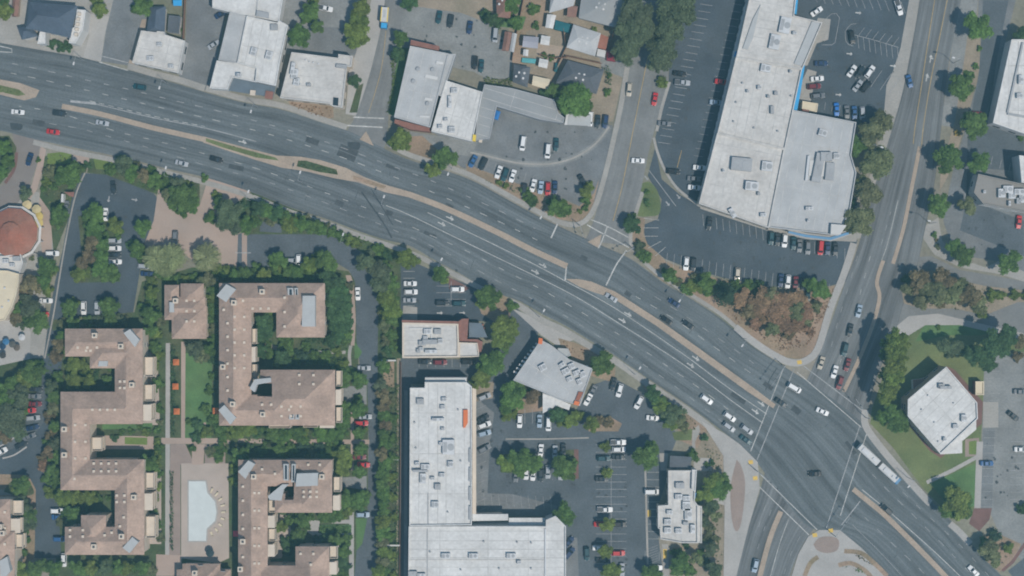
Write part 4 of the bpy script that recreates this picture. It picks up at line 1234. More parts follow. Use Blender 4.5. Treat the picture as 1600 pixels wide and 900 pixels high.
line([(1205, 797), (1186, 850), (1172, 900)], .15, 'marking_worn', 4, (9, 28))
line([(1250, 838), (1236, 865), (1222, 905)], .12, 'marking_worn', 4, (9, 28))
line([(1196, 790), (1180, 840)], .15, 'marking_worn', 0, (9, 28))
line([(603, 48), (595, 112), (576, 176)], .18, 'marking_yellow', 4)
line([(552, 183), (600, 185)], .45, 'marking_white', 0); line([(541, 196), (598, 199)], .45, 'marking_white', 0)
line([(1012, 90), (1002, 140), (990, 200), (978, 262), (970, 300), (958, 345)], .22, 'marking_yellow', 4)
line([(153, 86), (200, 98)], .3, 'marking_worn', 0); line([(155, 97), (200, 110)], .3, 'marking_white', 0)
line([(-10, 70), (18, 76), (20, 82), (-10, 80)], .3, 'marking_white', 0)
# parking stalls
stalls((1094, 6), (1028, 222), 21, (19, 3)); stalls((1160, 8), (1098, 245), 22, (-14, -2), w=.1)
stalls((1098, 335), (1212, 362), 12, (1.5, 18)); stalls((1214, 366), (1320, 388), 10, (0, 18))
stalls((1043, 395), (1296, 444), 24, (-2, 21))
for a, b in (((1006, 341), (1030, 344)), ((1006, 356), (1029, 356)), ((1007, 369), (1028, 369)), ((1012, 388), (1033, 377)), ((1024, 400), (1040, 386))): line([a, b], .15, 'marking_white', 0)
line([(1014, 266), (1032, 290), (1056, 322)], .2, 'marking_worn', 4); line([(1065, 235), (1058, 262)], .2, 'marking_yellow', 0)
for x, y in ((1043, 318), (1060, 307), (1010, 278)): arrow(x, y, 50, 'marking_worn', 8, 0)
line([(1333, 54), (1364, 62), (1404, 74)], .15, 'marking_worn', 0)
stalls((1342, 55), (1396, 70), 6, (9, -12), 'marking_worn'); stalls((1340, 56), (1402, 74), 8, (2, 20), 'marking_worn')
line([(1333, 72), (1322, 68), (1320, 50), (1328, 38), (1338, 37)], .15, 'marking_worn', 0)
line([(1284, 70), (1304, 70), (1312, 28), (1306, 20), (1298, 22), (1288, 32)], .15, 'marking_worn', 0)
stalls((1270, -14), (1420, 4), 13, (7, 18), 'marking_worn'); stalls((1345, 132), (1390, 145), 4, (18, -26), 'marking_worn')
stalls((1322, 120), (1350, 128), 3, (12, -18), 'marking_worn'); stalls((1264, 120), (1258, 168), 4, (22, -3), 'marking_worn'); stalls((1288, 172), (1345, 184), 6, (2, -12), 'marking_worn')
for x, y in ((1341, 20), (1327, 84), (1310, 148), (1395, 103)): arrow(x, y, 5, 'marking_white', 9, 0)
for y in [695 + 11.6 * k for k in range(17)]:
    line([(931, y), (979, y)], .13, 'marking_worn', 0)
line([(955, 690), (955, 890)], .15, 'marking_worn', 0)
stalls((1011, 738), (1013, 842), 10, (19, 0), 'marking_white', .12)
stalls((820, 640), (868, 640), 5, (0, 22), 'marking_worn'); stalls((838, 702), (872, 702), 4, (0, 20), 'marking_worn'); stalls((806, 730), (886, 730), 8, (0, 20), 'marking_worn')
stalls((630, 424), (630, 478), 6, (18, 0), 'marking_white'); stalls((682, 447), (682, 478), 4, (46, 0), 'marking_worn'); line([(705, 440), (705, 478)], .15, 'marking_worn', 0)
for x, y in ((687, 489), (722, 489)): arrow(x, y, 0, 'marking_white', 9, 0)
stalls((655, 560), (745, 560), 8, (0, 14), 'marking_worn'); stalls((1538, 672), (1531, 792), 11, (20, 0), 'marking_worn'); stalls((1580, 690), (1578, 780), 9, (26, 0), 'marking_worn'); stalls((1540, 580), (1540, 626), 5, (22, 0), 'marking_worn')
stalls((1548, 258), (1590, 274), 4, (3, -14), 'marking_worn'); stalls((760, 262), (865, 300), 10, (4, -13), 'marking_worn', .1)
stalls((744, 640), (744, 800), 12, (16, -7), 'marking_worn', .1); stalls((744, 770), (860, 776), 11, (2, 20), 'marking_worn', .1)
stalls((1008, 860), (1030, 862), 2, (0, 14), 'marking_worn')
arrow(170, 311, 100, 'marking_worn', 9, 0); arrow(210, 312, 10, 'marking_worn', 9, 0)
line([(392, 395), (368, 395)], .3, 'marking_worn', 0)
for k in range(7): line([(1012, 858 + 4 * k), (1028, 852 + 4 * k)], .1, 'marking_worn', 0)
# repairs in the asphalt: cut-out patches, sealed cracks, drips at the stalls
rp = random.Random(21)
cl = resample([((a[0] + b_[0]) / 2, (a[1] + b_[1]) / 2) for a, b_ in zip(resample(cm(N_EDGE, 5), 200), resample(cm(S_EDGE, 5), 200))], 200)
for i in range(46):
    k = rp.randrange(6, 192); x, y = cl[k]; dx, dy = cl[k + 1][0] - cl[k - 1][0], cl[k + 1][1] - cl[k - 1][1]; l = math.hypot(dx, dy); ux, uy = dx / l, dy / l
    o_ = rp.choice((-46, -36, -26, -15, 16, 26, 36, 46)) + rp.uniform(-3, 3)
    x, y = x - uy * o_, y + ux * o_
    if i % 3 == 0:
        a_, b_ = rp.uniform(5, 16), rp.uniform(2.5, 5)
        paint_poly('patch_soft', [(x + ux * s_ * a_ - uy * t_ * b_, y + uy * s_ * a_ + ux * t_ * b_) for s_, t_ in ((-1, -1), (1, -1), (1, 1), (-1, 1))])
    else:
        a_ = rp.uniform(15, 60); pts = [(x + ux * a_ * t_ - uy * rp.uniform(-1.5, 1.5), y + uy * a_ * t_ + ux * rp.uniform(-1.5, 1.5)) for t_ in (-.5, -.25, 0, .25, .5)]
        if i % 3 == 1: pts = [(x - uy * a_ * .3 * t_ + ux * rp.uniform(-2, 2), y + ux * a_ * .3 * t_ + uy * rp.uniform(-2, 2)) for t_ in (-.5, -.2, .2, .5)]
        line(pts, rp.uniform(.10, .2), 'patch_soft', 4)
for (x0, y0, x1, y1), n_ in (((930, 692, 980, 890), 26), ((1046, 398, 1280, 432), 24), ((1100, 345, 1320, 385), 22), ((1040, 20, 1080, 200), 16), ((1265, 60, 1400, 170), 26), ((760, 262, 900, 300), 18), ((770, 190, 930, 250), 18), ((660, 30, 790, 110), 16), ((745, 640, 900, 790), 34), ((632, 420, 730, 480), 12), ((1536, 680, 1600, 790), 18), ((110, 290, 230, 480), 14), ((1504, 330, 1600, 390), 12)):
    for _ in range(n_):
        x, y, q = rp.uniform(x0, x1), rp.uniform(y0, y1), rp.uniform(1.0, 3.2)
        paint_poly('patch_soft', [(x + math.cos(t_ * PI / 4) * q * rp.uniform(.5, 1.1), y + math.sin(t_ * PI / 4) * q * rp.uniform(.5, 1.3)) for t_ in range(8)])
lay_sheets()
flush_paint()
# ------------------------------------------------------------------ buildings
def units(root, org, h, lst):
    for it in lst:
        x, y = it[:2]; w, d = (it[2], it[3]) if len(it) > 3 else (2.2, 1.6)
        roof_unit(root, org, x, y, h, w, d, 1.1 if w < 4 else 1.5, it[4] if len(it) > 4 else 0, dark=(int(x) % 3 == 0))

# --- north-west
b, o = bld('house', 'two storey inn with slate blue hipped roof and white window wing', (82, 32), 'inn')
q = pitched(b, o, [(46, 3), (121, 9), (110, 59), (40, 44)], 6.5, 9.8, 'roof_slate', 'wall_white', .8)
wall_windows(b, q, [0, 1], 3.2, limit=24)
pitched(b, o, [(27, 43), (46, 40), (60, 52), (56, 66), (36, 62)][:2] + [(60, 56), (34, 62)], 4.2, 6.0, 'roof_slate', 'wall_white', .9)
section(b, o, [(121, 15), (134, 16), (130, 46), (118, 68), (108, 67), (112, 46), (117, 42)], 6.2, 'roof_white', 'wall_white', .3)
for k in range(5): part_box(b, o, 'dormer', [(121 + 0.2 - k * 1.2, 19 + k * 8), (126 - k * 1.2, 19.5 + k * 8), (125 - k * 1.2, 24 + k * 8), (120 - k * 1.2, 23.5 + k * 8)], 6.1, 7.2, 'wall_cream')
section(b, o, [(63, 49), (71, 49), (71, 68), (59, 68)], 5.6, 'roof_white', 'wall_white', .3)
b, o = bld('shed', 'brown narrow shed roof at the top corner beside the slate inn', (26, 12), 'shed')
pitched(b, o, [(20, -6), (31, -6), (28, 26), (19, 26)], 2.8, 3.6, 'roof_rust', 'wall_tan', 0)
b, o = bld('shop', 'square white flat roofed shop between two driveways at the boulevard', (248, 82), 'shop')
p = section(b, o, [(221, 48), (245, 51), (246, 49), (257, 50), (257, 54), (289, 64), (279, 114), (207, 98)], 5, 'roof_pale', 'wall_white', .4)
wall_windows(b, p, [0], 4, 2.6, 1.9, 'shop', 10)
units(b, o, 5, [(236, 92), (268, 104, 1.6, 1.2), (250, 70, 1.6, 1.2)])
b, o = bld('cottage', 'slate roofed cottage attached behind the square white shop', (244, 30), 'house')
pitched(b, o, [(235, 10), (259, 10), (257, 52), (229, 50)], 3.6, 5.4, 'roof_slate', 'wall_white', .6)
b, o = bld('carport', 'small grey carport beside the slate roofed cottage', (272, 36), 'carport')
section(b, o, [(264, 24), (282, 26), (279, 52), (262, 50)], 2.8, 'roof_charcoal', 'wall_white', .25, rim=.5)
b, o = bld('awning', 'small bright blue canopy on the yard above the grey carport', (277, 5), 'canopy')
part_box(b, o, 'canopy_top', [(270, 0), (284, 0), (284, 9), (271, 9)], 2.6, 2.8, 'awning_blue')
for a, c in ((271, 1), (283, 1), (283, 8), (272, 8)):
    m = MB(); x, y, _ = P(a, c); m.tube([(x - o[0], y - o[1], 0), (x - o[0], y - o[1], 2.6)], .06, 6); m.build('post', 'metal_grey', b)
b, o = bld('shop', 'wide white stepped roof showroom with blue entrance recess on the boulevard', (390, 85), 'showroom')
REF = 6.2
section(b, o, [(359, 18), (386, 25), (371, 98), (341, 93)], 5.6, 'roof_grey', 'wall_white', .3, ref=REF)
p = section(b, o, [(386, 25), (434, 36), (436, 32), (450, 40), (437, 98), (431, 134), (399, 127), (401, 107), (371, 98)], 6.2, 'roof_white', 'wall_white', .45, ref=REF)
section(b, o, [(338, 94), (371, 98.5), (401, 107.5), (399, 127.5), (362, 120), (354, 139), (327, 137)], 5.2, 'roof_white', 'wall_white', .35, ref=REF)
wall_windows(b, p, [0], 4, 2.6, 1.9, 'shop', 8)
units(b, o, 6.2, [(397, 81, 2.6, 2, 1.3), (421, 87, 2.8, 2.2, 1.3), (429, 43, 2.4, 2), (374, 118, 1.6, 1.2)])
part_box(b, o, 'entrance_canopy', [(364, 122), (431, 136), (427, 152), (358, 142)], 3.0, 3.3, 'awning_slate', ref=3)
part_box(b, o, 'display_case', [(392, 141), (400, 142), (399, 150), (391, 149)], 3.35, 3.9, 'wall_cream', ref=3)
part_box(b, o, 'display_case', [(416, 142), (428, 144), (426, 156), (414, 154)], 3.35, 3.8, 'wall_brick', ref=3)
b, o = bld('shop', 'white low roofed building at the top edge behind the stepped showroom', (388, 8), 'building')
section(b, o, [(332, -25), (404, -25), (401, 27), (361, 19), (332, 12)], 5.4, 'roof_white', 'wall_white', .3, ref=5.6)
section(b, o, [(404.5, -25), (446, -25), (436, 34), (401.5, 27)], 5.8, 'roof_white', 'wall_white', .3, ref=5.6)
part_box(b, o, 'roof_duct', [(402, 17), (421, 21), (420, 29), (401, 26)], 5.8, 6.7, 'metal_grey', ref=5.6)
b, o = bld('shop', 'cream white cornered shop with small court, at the narrow side street', (496, 125), 'shop')
p = section(b, o, [(456, 82), (529, 91), (529, 85), (551, 88), (549, 104), (542, 104), (535, 168), (520, 166), (514, 162), (438, 153)], 5.8, 'roof_pale', 'wall_cream', .5)
wall_windows(b, p, [0], 4, 2.4, 1.9, 'shop', 12)
units(b, o, 5.8, [(461, 116, 3.4, 2.2, 1.4), (464, 128, 2.6, 2, 1.4), (458, 108, 4.2, 1.2, 1.4), (534, 104, 3.6, 1.2, -.1), (483, 133, 1.4, 1)])
roof_vents(b, o, 5.8, [(478, 94), (484, 97), (490, 98), (498, 100), (470, 132)], .3)
part_box(b, o, 'light_well', [(521, 152), (529, 153), (528, 167), (520, 166)], 5.6, 6.0, 'glass')
b, o = bld('workshop', 'long pale grey roofed workshop with brick ends beside the narrow street', (664, 135), 'workshop')
p = section(b, o, [(641, 72), (701, 84), (672, 199), (616, 183)], 6.4, 'roof_grey', 'wall_grey', .35)
section(b, o, [(701.5, 84), (712, 84), (690, 150), (684, 148)], 5.6, 'roof_grey', 'wall_grey', .3, ref=6.4)
part_box(b, o, 'brick_end_wall', [(642, 62), (686, 72), (685, 79), (641, 70)], 0, 5.4, 'wall_brick')
part_box(b, o, 'brick_end_wall', [(617, 186), (672, 200), (672, 206), (640, 202), (616, 192)], 0, 4.2, 'wall_brick')
part_box(b, o, 'skylight', [(682, 95), (693, 97), (692, 101), (681, 99)], 6.4, 6.8, 'trim_white'); part_box(b, o, 'skylight', [(665, 116), (684, 120), (683, 125), (664, 121)], 6.4, 6.7, 'trim_white')
part_box(b, o, 'skylight', [(664, 152), (676, 154), (675, 158), (663, 156)], 6.4, 6.7, 'trim_white'); part_box(b, o, 'skylight', [(656, 180), (671, 181), (671, 184), (656, 183)], 6.4, 6.7, 'trim_white')
roof_vents(b, o, 6.4, [(653, 108), (676, 109), (646, 127), (668, 162)], .8, 'metal_grey')
b, o = bld('workshop', 'white roofed workshop with yellow corner panel next to the grey workshop', (713, 172), 'workshop')
p = section(b, o, [(697, 126), (754, 144), (738, 221), (674, 205)], 5.6, 'roof_white', 'wall_white', .35)
units(b, o, 5.6, [(710, 142), (706, 203, 2.2, 2), (688, 198, 1.6, 1.2), (697, 187, 1.4, 1), (703, 160, 1.2, 4)])
part_box(b, o, 'yellow_panel', [(739, 210), (744, 211), (743, 221), (738, 220)], 4.8, 6.2, 'sign_yellow'); part_box(b, o, 'yellow_panel', [(749, 215), (754, 216), (753, 223), (748, 222)], 3.4, 4.2, 'wall_cream')
b, o = bld('canopy', 'bent grey sales canopy round the used car lot', (830, 160), 'canopy')
section(b, o, [(757, 132), (800, 138), (845, 150), (866, 156), (872, 176), (882, 184), (880, 192), (845, 187), (776, 166), (765, 216), (742, 220), (748, 166)], 4.4, 'roof_dim', 'wall_grey', .2, 'metal_grey')
b, o = bld('canopy', 'pale blue flat canopy at the end of the bent grey one', (908, 188), 'canopy')
for a, c in ((890, 180), (923, 182), (922, 196), (888, 194)):
    m = MB(); x, y, _ = P(a, c); m.tube([(x - o[0], y - o[1], 0), (x - o[0], y - o[1], 3.2)], .09, 6); m.build('post', 'metal_pale', b)
part_box(b, o, 'canopy_top', [(889, 178), (924, 180), (923, 197), (887, 195)], 3.2, 3.5, 'deck_pale'); part_box(b, o, 'fascia', [(885, 178), (888.6, 178), (886.6, 195), (882, 195)], 3.1, 3.7, 'trim_white'); 
for nm, lab, quad, e, r_, rm_, wm_, hp in (
    ('house', 'dark charcoal roofed house above the big round tree', [(887, 94), (944, 109), (932, 147), (868, 130)], 3.4, 5.6, 'roof_charcoal', 'wall_cream', .9),
    ('house', 'house with wide pale grey roof between brown backyards', [(896, 38), (939, 52), (930, 88), (885, 74)], 3.6, 5.0, 'roof_grey', 'wall_white', .7),
    ('house', 'grey green roofed house at the top edge by the big trees', [(910, -18), (982, -14), (962, 43), (904, 28)], 3.8, 5.6, 'roof_dim', 'wall_grey', .8),
    ('house', 'pale roofed house with rust coloured porch at the top edge', [(862, -20), (904, -18), (896, 9), (858, 20)], 3.4, 4.4, 'roof_grey', 'wall_white', .4),
    ('house', 'brown roofed house at the top beside the tan patio', [(775, -18), (804, -18), (797, 29), (776, 26)], 3.2, 4.8, 'roof_rust', 'wall_tan', .6),
    ('house', 'small slate grey house at the end of the grass verge', [(803, 100), (829, 105), (824, 137), (801, 128)], 3.2, 4.6, 'roof_charcoal', 'wall_cream', .5),
    ('shed', 'cream roofed shed in the cluttered yard', [(833, 118), (860, 124), (856, 140), (831, 133)], 2.8, 3.4, 'roof_cream', 'wall_tan', 0),
    ('shed', 'mauve grey roofed shed in the brown backyard', [(818, 56), (842, 58), (840, 76), (816, 73)], 2.6, 3.3, 'roof_mauve', 'wall_white', 0),
    ('shed', 'square white shed beside the mauve grey one', [(846, 55), (860, 57), (858, 71), (844, 69)], 2.4, 2.9, 'roof_white', 'wall_white', 0),
    ('shed', 'narrow white lean-to in front of the green tarp', [(855, 22), (869, 24), (864, 45), (852, 43)], 2.6, 3.1, 'roof_white', 'wall_white', 0),
    ('shed', 'tiny white shed in the cluttered yard above the cream one', [(843, 91), (857, 94), (855, 107), (841, 104)], 2.3, 2.8, 'roof_white', 'wall_white', 0),
    ('shed', 'tiny white box shed beside the turquoise cover', [(818, 77), (826, 78), (825, 88), (817, 87)], 2.2, 2.6, 'roof_white', 'wall_white', 0),
    ('carport', 'long rust brown carport along the grey lot', [(789, 49), (800, 51), (795, 80), (784, 79)], 2.6, 3.2, 'roof_rust', 'wall_white', 0),
    ('carport', 'narrow pale carport along the rust brown one', [(800.5, 51), (808, 53), (803, 82), (796, 80)], 2.4, 2.8, 'roof_grey', 'wall_white', 0)):
    b, o = bld(nm, lab, (sum(c[0] for c in quad) / 4, sum(c[1] for c in quad) / 4), nm)
    q = pitched(b, o, quad, e, r_, rm_, wm_, hp)
    if nm == 'house':
        wall_windows(b, q, [0], 3.6, 1.4, 1.2, limit=8)
        cx, cy = sum(c[0] for c in quad) / 4, sum(c[1] for c in quad) / 4
        roof_vents(b, o, r_ - .8, [(cx - 8, cy + 2), (cx + 5, cy - 3), (cx + 3, cy + 5), (cx - 3, cy - 4)], .45, 'trim_white')
    if 'rust coloured porch' in lab: part_box(b, o, 'porch_roof', [(887, 9), (903, 10), (900, 27), (886, 26)], 2.6, 2.9, 'roof_rust')
    if 'wide pale grey' in lab:
        part_box(b, o, 'orange_tile_roof', [(938.5, 53), (951, 58), (947, 78), (932, 74)], 2.6, 3.2, 'roof_red'); part_box(b, o, 'white_annex', [(934, 76), (947, 79), (945, 90), (932, 87)], 0, 2.8, 'wall_white')
for nm, lab, cat_, q, z, m_ in (('tarp', 'dark teal tarp over the yard below the pale roofed house', 'tarp', [(868, 31), (894, 38), (890, 51), (866, 45)], 2.0, 'c1'), ('cover', 'turquoise cover lying beside the tiny white box shed', 'cover', [(816, 90), (838, 92), (836, 99), (815, 97)], .9, 'c2'),
                            ('car_cover', 'dark red cover at the yard edge by the big trees', 'cover', [(948, 76), (956, 80), (962, 96), (948, 94)], 1.4, 'c3'), ('tarp', 'teal fence tarp beside the charcoal roofed house', 'tarp', [(868, 98), (873, 99), (870, 112), (866, 111)], 1.6, 'c1'),
                            ('tarp', 'bright blue tarp at the left end of the used car lot', 'tarp', [(775, 172), (782, 174), (778, 187), (772, 185)], 2.0, 'c4')):
    bb = MB(); w_ = ccw(W(q, z)); n_ = len(w_)
    ox, oy = w_[0]
    w_ = local(w_, (ox, oy))
    cx, cy = sum(p[0] for p in w_) / n_, sum(p[1] for p in w_) / n_
    bb.add([(x, y, 0.02) for x, y in w_] + [(x, y, z * .8) for x, y in w_] + [(cx, cy, z)], [(i, (i + 1) % n_, (i + 1) % n_ + n_, i + n_) for i in range(n_)] + [(i + n_, (i + 1) % n_ + n_, 2 * n_) for i in range(n_)])
    t = bb.build(nm, 'cloth'); t.location = (ox, oy, 0); t.color = (*{'c1': (.02, .12, .14), 'c2': (.10, .34, .36), 'c3': (.22, .03, .05), 'c4': (.03, .16, .42)}[m_], 1); tag(t, lab, cat_)
def fence(pts, label, m='wood_brown', h=1.8):
    g_ = [P(x, y)[:2] for x, y in pts]; o_ = empty('fence', (*g_[0], 0))
    f_ = MB(); ps = []
    for a, c in zip(g_, g_[1:]):
        L = math.dist(a, c); an = math.atan2(c[1] - a[1], c[0] - a[0])
        mid = ((a[0] + c[0]) / 2 - g_[0][0], (a[1] + c[1]) / 2 - g_[0][1])
        f_.box((*mid, .1), (L, .05, h - .1), an); f_.box((*mid, h), (L, .12, .06), an)
        k = max(1, int(L / 3))
        ps += [(a[0] + (c[0] - a[0]) * i / k - g_[0][0], a[1] + (c[1] - a[1]) * i / k - g_[0][1]) for i in range(k)]
    f_.build('panel', m, o_)
    key = ('post', m, h)
    if key not in UNITM:
        pm = MB(); pm.box((0, 0, 0), (.16, .16, h + .12)); UNITM[key] = mesh('post', pm.v, pm.f, MATS[m])
    for p_ in ps: link('post', UNITM[key], o_).location = (*p_, 0)
    tag(o_, label, 'fence')
fence([(291, -10), (288, 62)], 'brown plank fence along the grey carport and driveway', h=2.2)
fence([(818, 0), (806, 60), (800, 96)], 'brown board fence between the grass yard and backyards')
fence([(842, 86), (868, 92), (886, 90)], 'brown board fence under the mauve grey shed')
fence([(880, 46), (884, 76), (868, 110)], 'board fence beside the house with wide pale grey roof')
fence([(884, 88), (940, 100)], 'board fence behind the charcoal roofed house')
fence([(960, 42), (952, 80)], 'short board fence beside the big tree by the red cover')

# --- big store
b, o = bld('shopping_centre', 'long white roofed shopping centre with four roofs and blue canopies', (1210, 190), 'shopping centre')
REF = 6.6
pa = section(b, o, [(1180, -30), (1246, -30), (1240, 25), (1284, 36), (1253, 108), (1150, 90), (1170, 0)], 7.0, 'roof_pale', 'wall_cream', .5, ref=REF)
pb = section(b, o, [(1149.5, 90.5), (1252.5, 108.5), (1226, 233), (1121, 208)], 6.6, 'roof_pale', 'wall_cream', .6, ref=REF)
pc = section(b, o, [(1120.5, 208.5), (1225.5, 233.5), (1201, 356), (1092, 318)], 6.3, 'roof_pale', 'wall_cream', .6, ref=REF)
pd = section(b, o, [(1240, 172), (1338, 191), (1330, 242), (1338, 270), (1328, 330), (1310, 368), (1202, 355), (1226, 234)], 6.0, 'roof_grey', 'wall_cream', .6, ref=REF)
for strip in ([(1176, 30), (1188, 8), (1176, 60), (1168, 78), (1160, 76)], [(1268, 34), (1281, 36), (1252, 104), (1240, 100)]): part_box(b, o, 'metal_roof_strip', strip, 7.0, 7.35, 'deck_pale', ref=REF)
# arcade on the west front
for i in range(24):
    t = i / 23; x, y = 1166 + (1092 - 1166) * t, -4 + (312 + 4) * t
    part_box(b, o, 'arcade_pier', [(x, y), (x + 5, y + 1), (x + 4, y + 6), (x - 1, y + 5)], 0, 4.6, 'wall_white', ref=2.4)
part_box(b, o, 'arcade_roof', [(1173, -30), (1178, -30), (1149, 92), (1092, 320), (1091, 314), (1144, 88)], 4.6, 4.9, 'roof_pale', ref=4.8)
part_box(b, o, 'blue_canopy', [(1252, 100), (1258, 102), (1252, 140), (1244, 184), (1238, 182), (1244, 130)], 5.0, 5.5, 'awning_blue', ref=6); part_box(b, o, 'blue_canopy', [(1242, -8), (1248, -8), (1245, 22), (1240, 20)], 5.0, 5.5, 'awning_blue', ref=6)
part_box(b, o, 'blue_canopy', [(1149, 80), (1155, 81), (1153, 89), (1147, 88)], 4.9, 5.4, 'awning_blue')
part_box(b, o, 'front_canopy', [(1232, 357), (1260, 364), (1296, 368), (1330, 358), (1332, 366), (1298, 377), (1258, 373), (1230, 365)], 4.2, 4.6, 'concrete_pale', ref=4.4); part_box(b, o, 'blue_fascia', [(1232, 361), (1260, 367), (1296, 371), (1330, 361), (1330, 364.5), (1298, 375), (1258, 370.5), (1231, 364)], 4.6, 4.95, 'awning_soft', ref=4.4)
part_box(b, o, 'stair_tower', [(1298, 350), (1322, 352), (1312, 367), (1297, 366)], 6.0, 7.4, 'wall_white', ref=REF)
units(b, o, 7.0, [(1226, 40, 3.6, 5.4, -.2), (1210, 66, 3.4, 5, -.2), (1241, 52, 1.4, 1)])
units(b, o, 6.6, [(1196, 107, 3.4, 2.6, -.2), (1186, 137, 1.3, 1.2), (1212, 146, 1.3, 1.2), (1206, 172, 1.2, 2.6), (1168, 143, .9, .9), (1200, 151, .9, .9), (1235, 112, .9, .9)])
units(b, o, 6.3, [(1158, 257, 7, 4.4, -.1), (1198, 260, 3.6, 3.2, -.1), (1174, 291, 4.4, 3.0, -.1), (1144, 333, 1.6, 3.4, .5), (1130, 267, .8, .8), (1185, 303, 1, 1), (1192, 336, 2, 1.2)])
units(b, o, 6.0, [(1278, 262, 3, 10, -.2), (1290, 245, 4, 3, 0), (1296, 268, 3, 6, -.1), (1264, 326, 2.6, 1.2), (1285, 208, 2.8, 2.2, -.3), (1306, 244, 2, 2), (1262, 345, .8, .8)])
part_box(b, o, 'duct', [(1262, 243), (1266, 243), (1262, 282), (1258, 282)], 6.0, 6.7, 'metal_pale', ref=REF); part_box(b, o, 'skylight', [(1266, 250), (1300, 252), (1298, 276), (1264, 274)], 6.0, 6.25, 'trim_white', ref=REF)
roof_vents(b, o, 6.6, [(1160, 130), (1146, 190), (1178, 200), (1215, 205), (1150, 160), (1236, 150)], .4, 'metal_grey')
wall_windows(b, pd, [0], 7, 4, 2.4, 'shop', 8, edges=range(5, 8)); wall_windows(b, pc, [0], 6, 3, 2.2, 'shop', 14)
b, o = bld('goods_shelter', 'small pink and white garden stand at the corner of the store', (1266, 166), 'garden stand')
section(b, o, [(1254, 158), (1278, 162), (1276, 175), (1253, 170)], 3, 'roof_cream', 'wall_white', .2); part_box(b, o, 'red_sign', [(1254, 170), (1264, 172), (1263, 176), (1253, 174)], 2.6, 3.4, 'wall_brick')

# --- north-east
b, o = bld('store', 'white flat roofed building with double parapet at the upper border', (1590, 130), 'building')
p = section(b, o, [(1580, 62), (1598, 62), (1660, 70), (1660, 222), (1600, 209), (1551, 192)], 6, 'roof_white', 'wall_white', .5)
part_box(b, o, 'roof_curb', [(1597, 66), (1600, 66), (1576, 176), (1573, 176)], 6, 6.5, 'metal_grey'); part_box(b, o, 'roof_curb', [(1575, 176), (1640, 188), (1640, 191), (1574, 179)], 6, 6.5, 'metal_grey')
units(b, o, 6, [(1592, 150, 2, 1.6), (1594, 125, 1.6, 3)]); wall_windows(b, p, [0], 5, 2.4, 1.8, 'shop', 12)
b, o = bld('bank', 'taupe roofed angular building with white parapet and equipment on its roof', (1570, 305), 'bank')
p = section(b, o, [(1528, 272), (1594, 287), (1660, 300), (1660, 340), (1600, 331), (1536, 319), (1521, 301)], 5.6, 'roof_taupe', 'wall_white', .6)
units(b, o, 5.6, [(1564, 302, 2.4, 3), (1574, 296, 3.4, 2.4), (1580, 306, 2.4, 2), (1592, 300, 4, 2), (1590, 314, 1.4, 2), (1576, 318, .8, 1.6), (1537, 300, .9, .9), (1598, 310, 3, 3)])
wall_windows(b, p, [0], 4, 2, 1.6, 'win', 16)
b, o = bld('bank', 'narrow white wing at the border behind the taupe roofed building', (1598, 262), 'building')
section(b, o, [(1592, 243), (1660, 250), (1660, 296), (1596, 285)], 7, 'roof_white', 'wall_white', .4)
b, o = bld('hall', 'white six cornered flat roofed hall on the lawn', (1472, 640), 'hall')
REF = 8
p = section(b, o, [(1478, 573), (1526, 629), (1527, 654), (1469, 709), (1418, 650), (1418, 624)], 8, 'roof_white', 'wall_tan', .5, ref=REF)
part_box(b, o, 'lower_roof', [(1528, 656), (1528, 672), (1506, 690), (1506, 709), (1471, 711)], 0, 5.5, 'wall_cream', ref=7.2, top='roof_white')
wall_windows(b, p, [0, 1], 4, 2.0, 1.8, 'win', 30)
units(b, o, 8, [(1505, 653, 1.8, 2.4), (1492, 666, 1.8, 1.5), (1470, 603, 2, 1.6), (1476, 605, 4, 1), (1475, 686, 1, 1.2)])
roof_vents(b, o, 8, [(1440, 640), (1460, 660), (1450, 618), (1490, 630), (1466, 690)], .3)
b, o = bld('annex', 'small pinkish roofed annex with brown path beside the white hall', (1531, 605), 'annex')
section(b, o, [(1524, 596), (1537, 596), (1537, 617), (1524, 617)], 3, 'roof_cream', 'wall_brick', .3)
b, o = bld('shelter', 'square brown trellis shelter against the upper wall of the white hall', (1434, 600), 'shelter')
section(b, o, [(1427, 594), (1443, 592), (1442, 603), (1428, 612)], 2.8, 'roof_rust', 'wall_white', .3, rim=.4)

# --- south middle
b, o = bld('restaurant', 'cream flat roofed restaurant with brick trim and blue grey dining terrace', (690, 530), 'restaurant')
REF = 5
p = section(b, o, [(629, 504), (716, 506), (717, 532), (717, 558), (629, 559)], 5.2, 'roof_pale', 'wall_brick', .6, 'wall_cream', .5, ref=REF)
section(b, o, [(717.6, 535), (746, 536), (749, 557), (717.6, 558)], 4.6, 'roof_pale', 'wall_brick', .5, 'wall_cream', ref=REF)
part_box(b, o, 'brick_band', [(715, 503), (722, 498), (732, 498), (730, 530), (746, 530), (754, 534), (752, 550), (746, 550), (745, 534), (718, 533)], 0, 4.8, 'wall_brick', ref=4.8); part_box(b, o, 'brick_band', [(628, 500), (715, 502), (715, 505.5), (628, 503.5)], 3, 5.6, 'wall_brick', ref=5.2)
part_box(b, o, 'terrace_awning', [(733, 504), (752, 505), (762, 527), (733, 528)], 3.0, 3.2, 'awning_slate', ref=3)
for k in range(4): part_box(b, o, 'terrace_table', [(753 + 3 * (k % 2), 506 + 5 * k), (756 + 3 * (k % 2), 506 + 5 * k), (756 + 3 * (k % 2), 509 + 5 * k), (753 + 3 * (k % 2), 509 + 5 * k)], 0.1, .8, 'wall_brick')
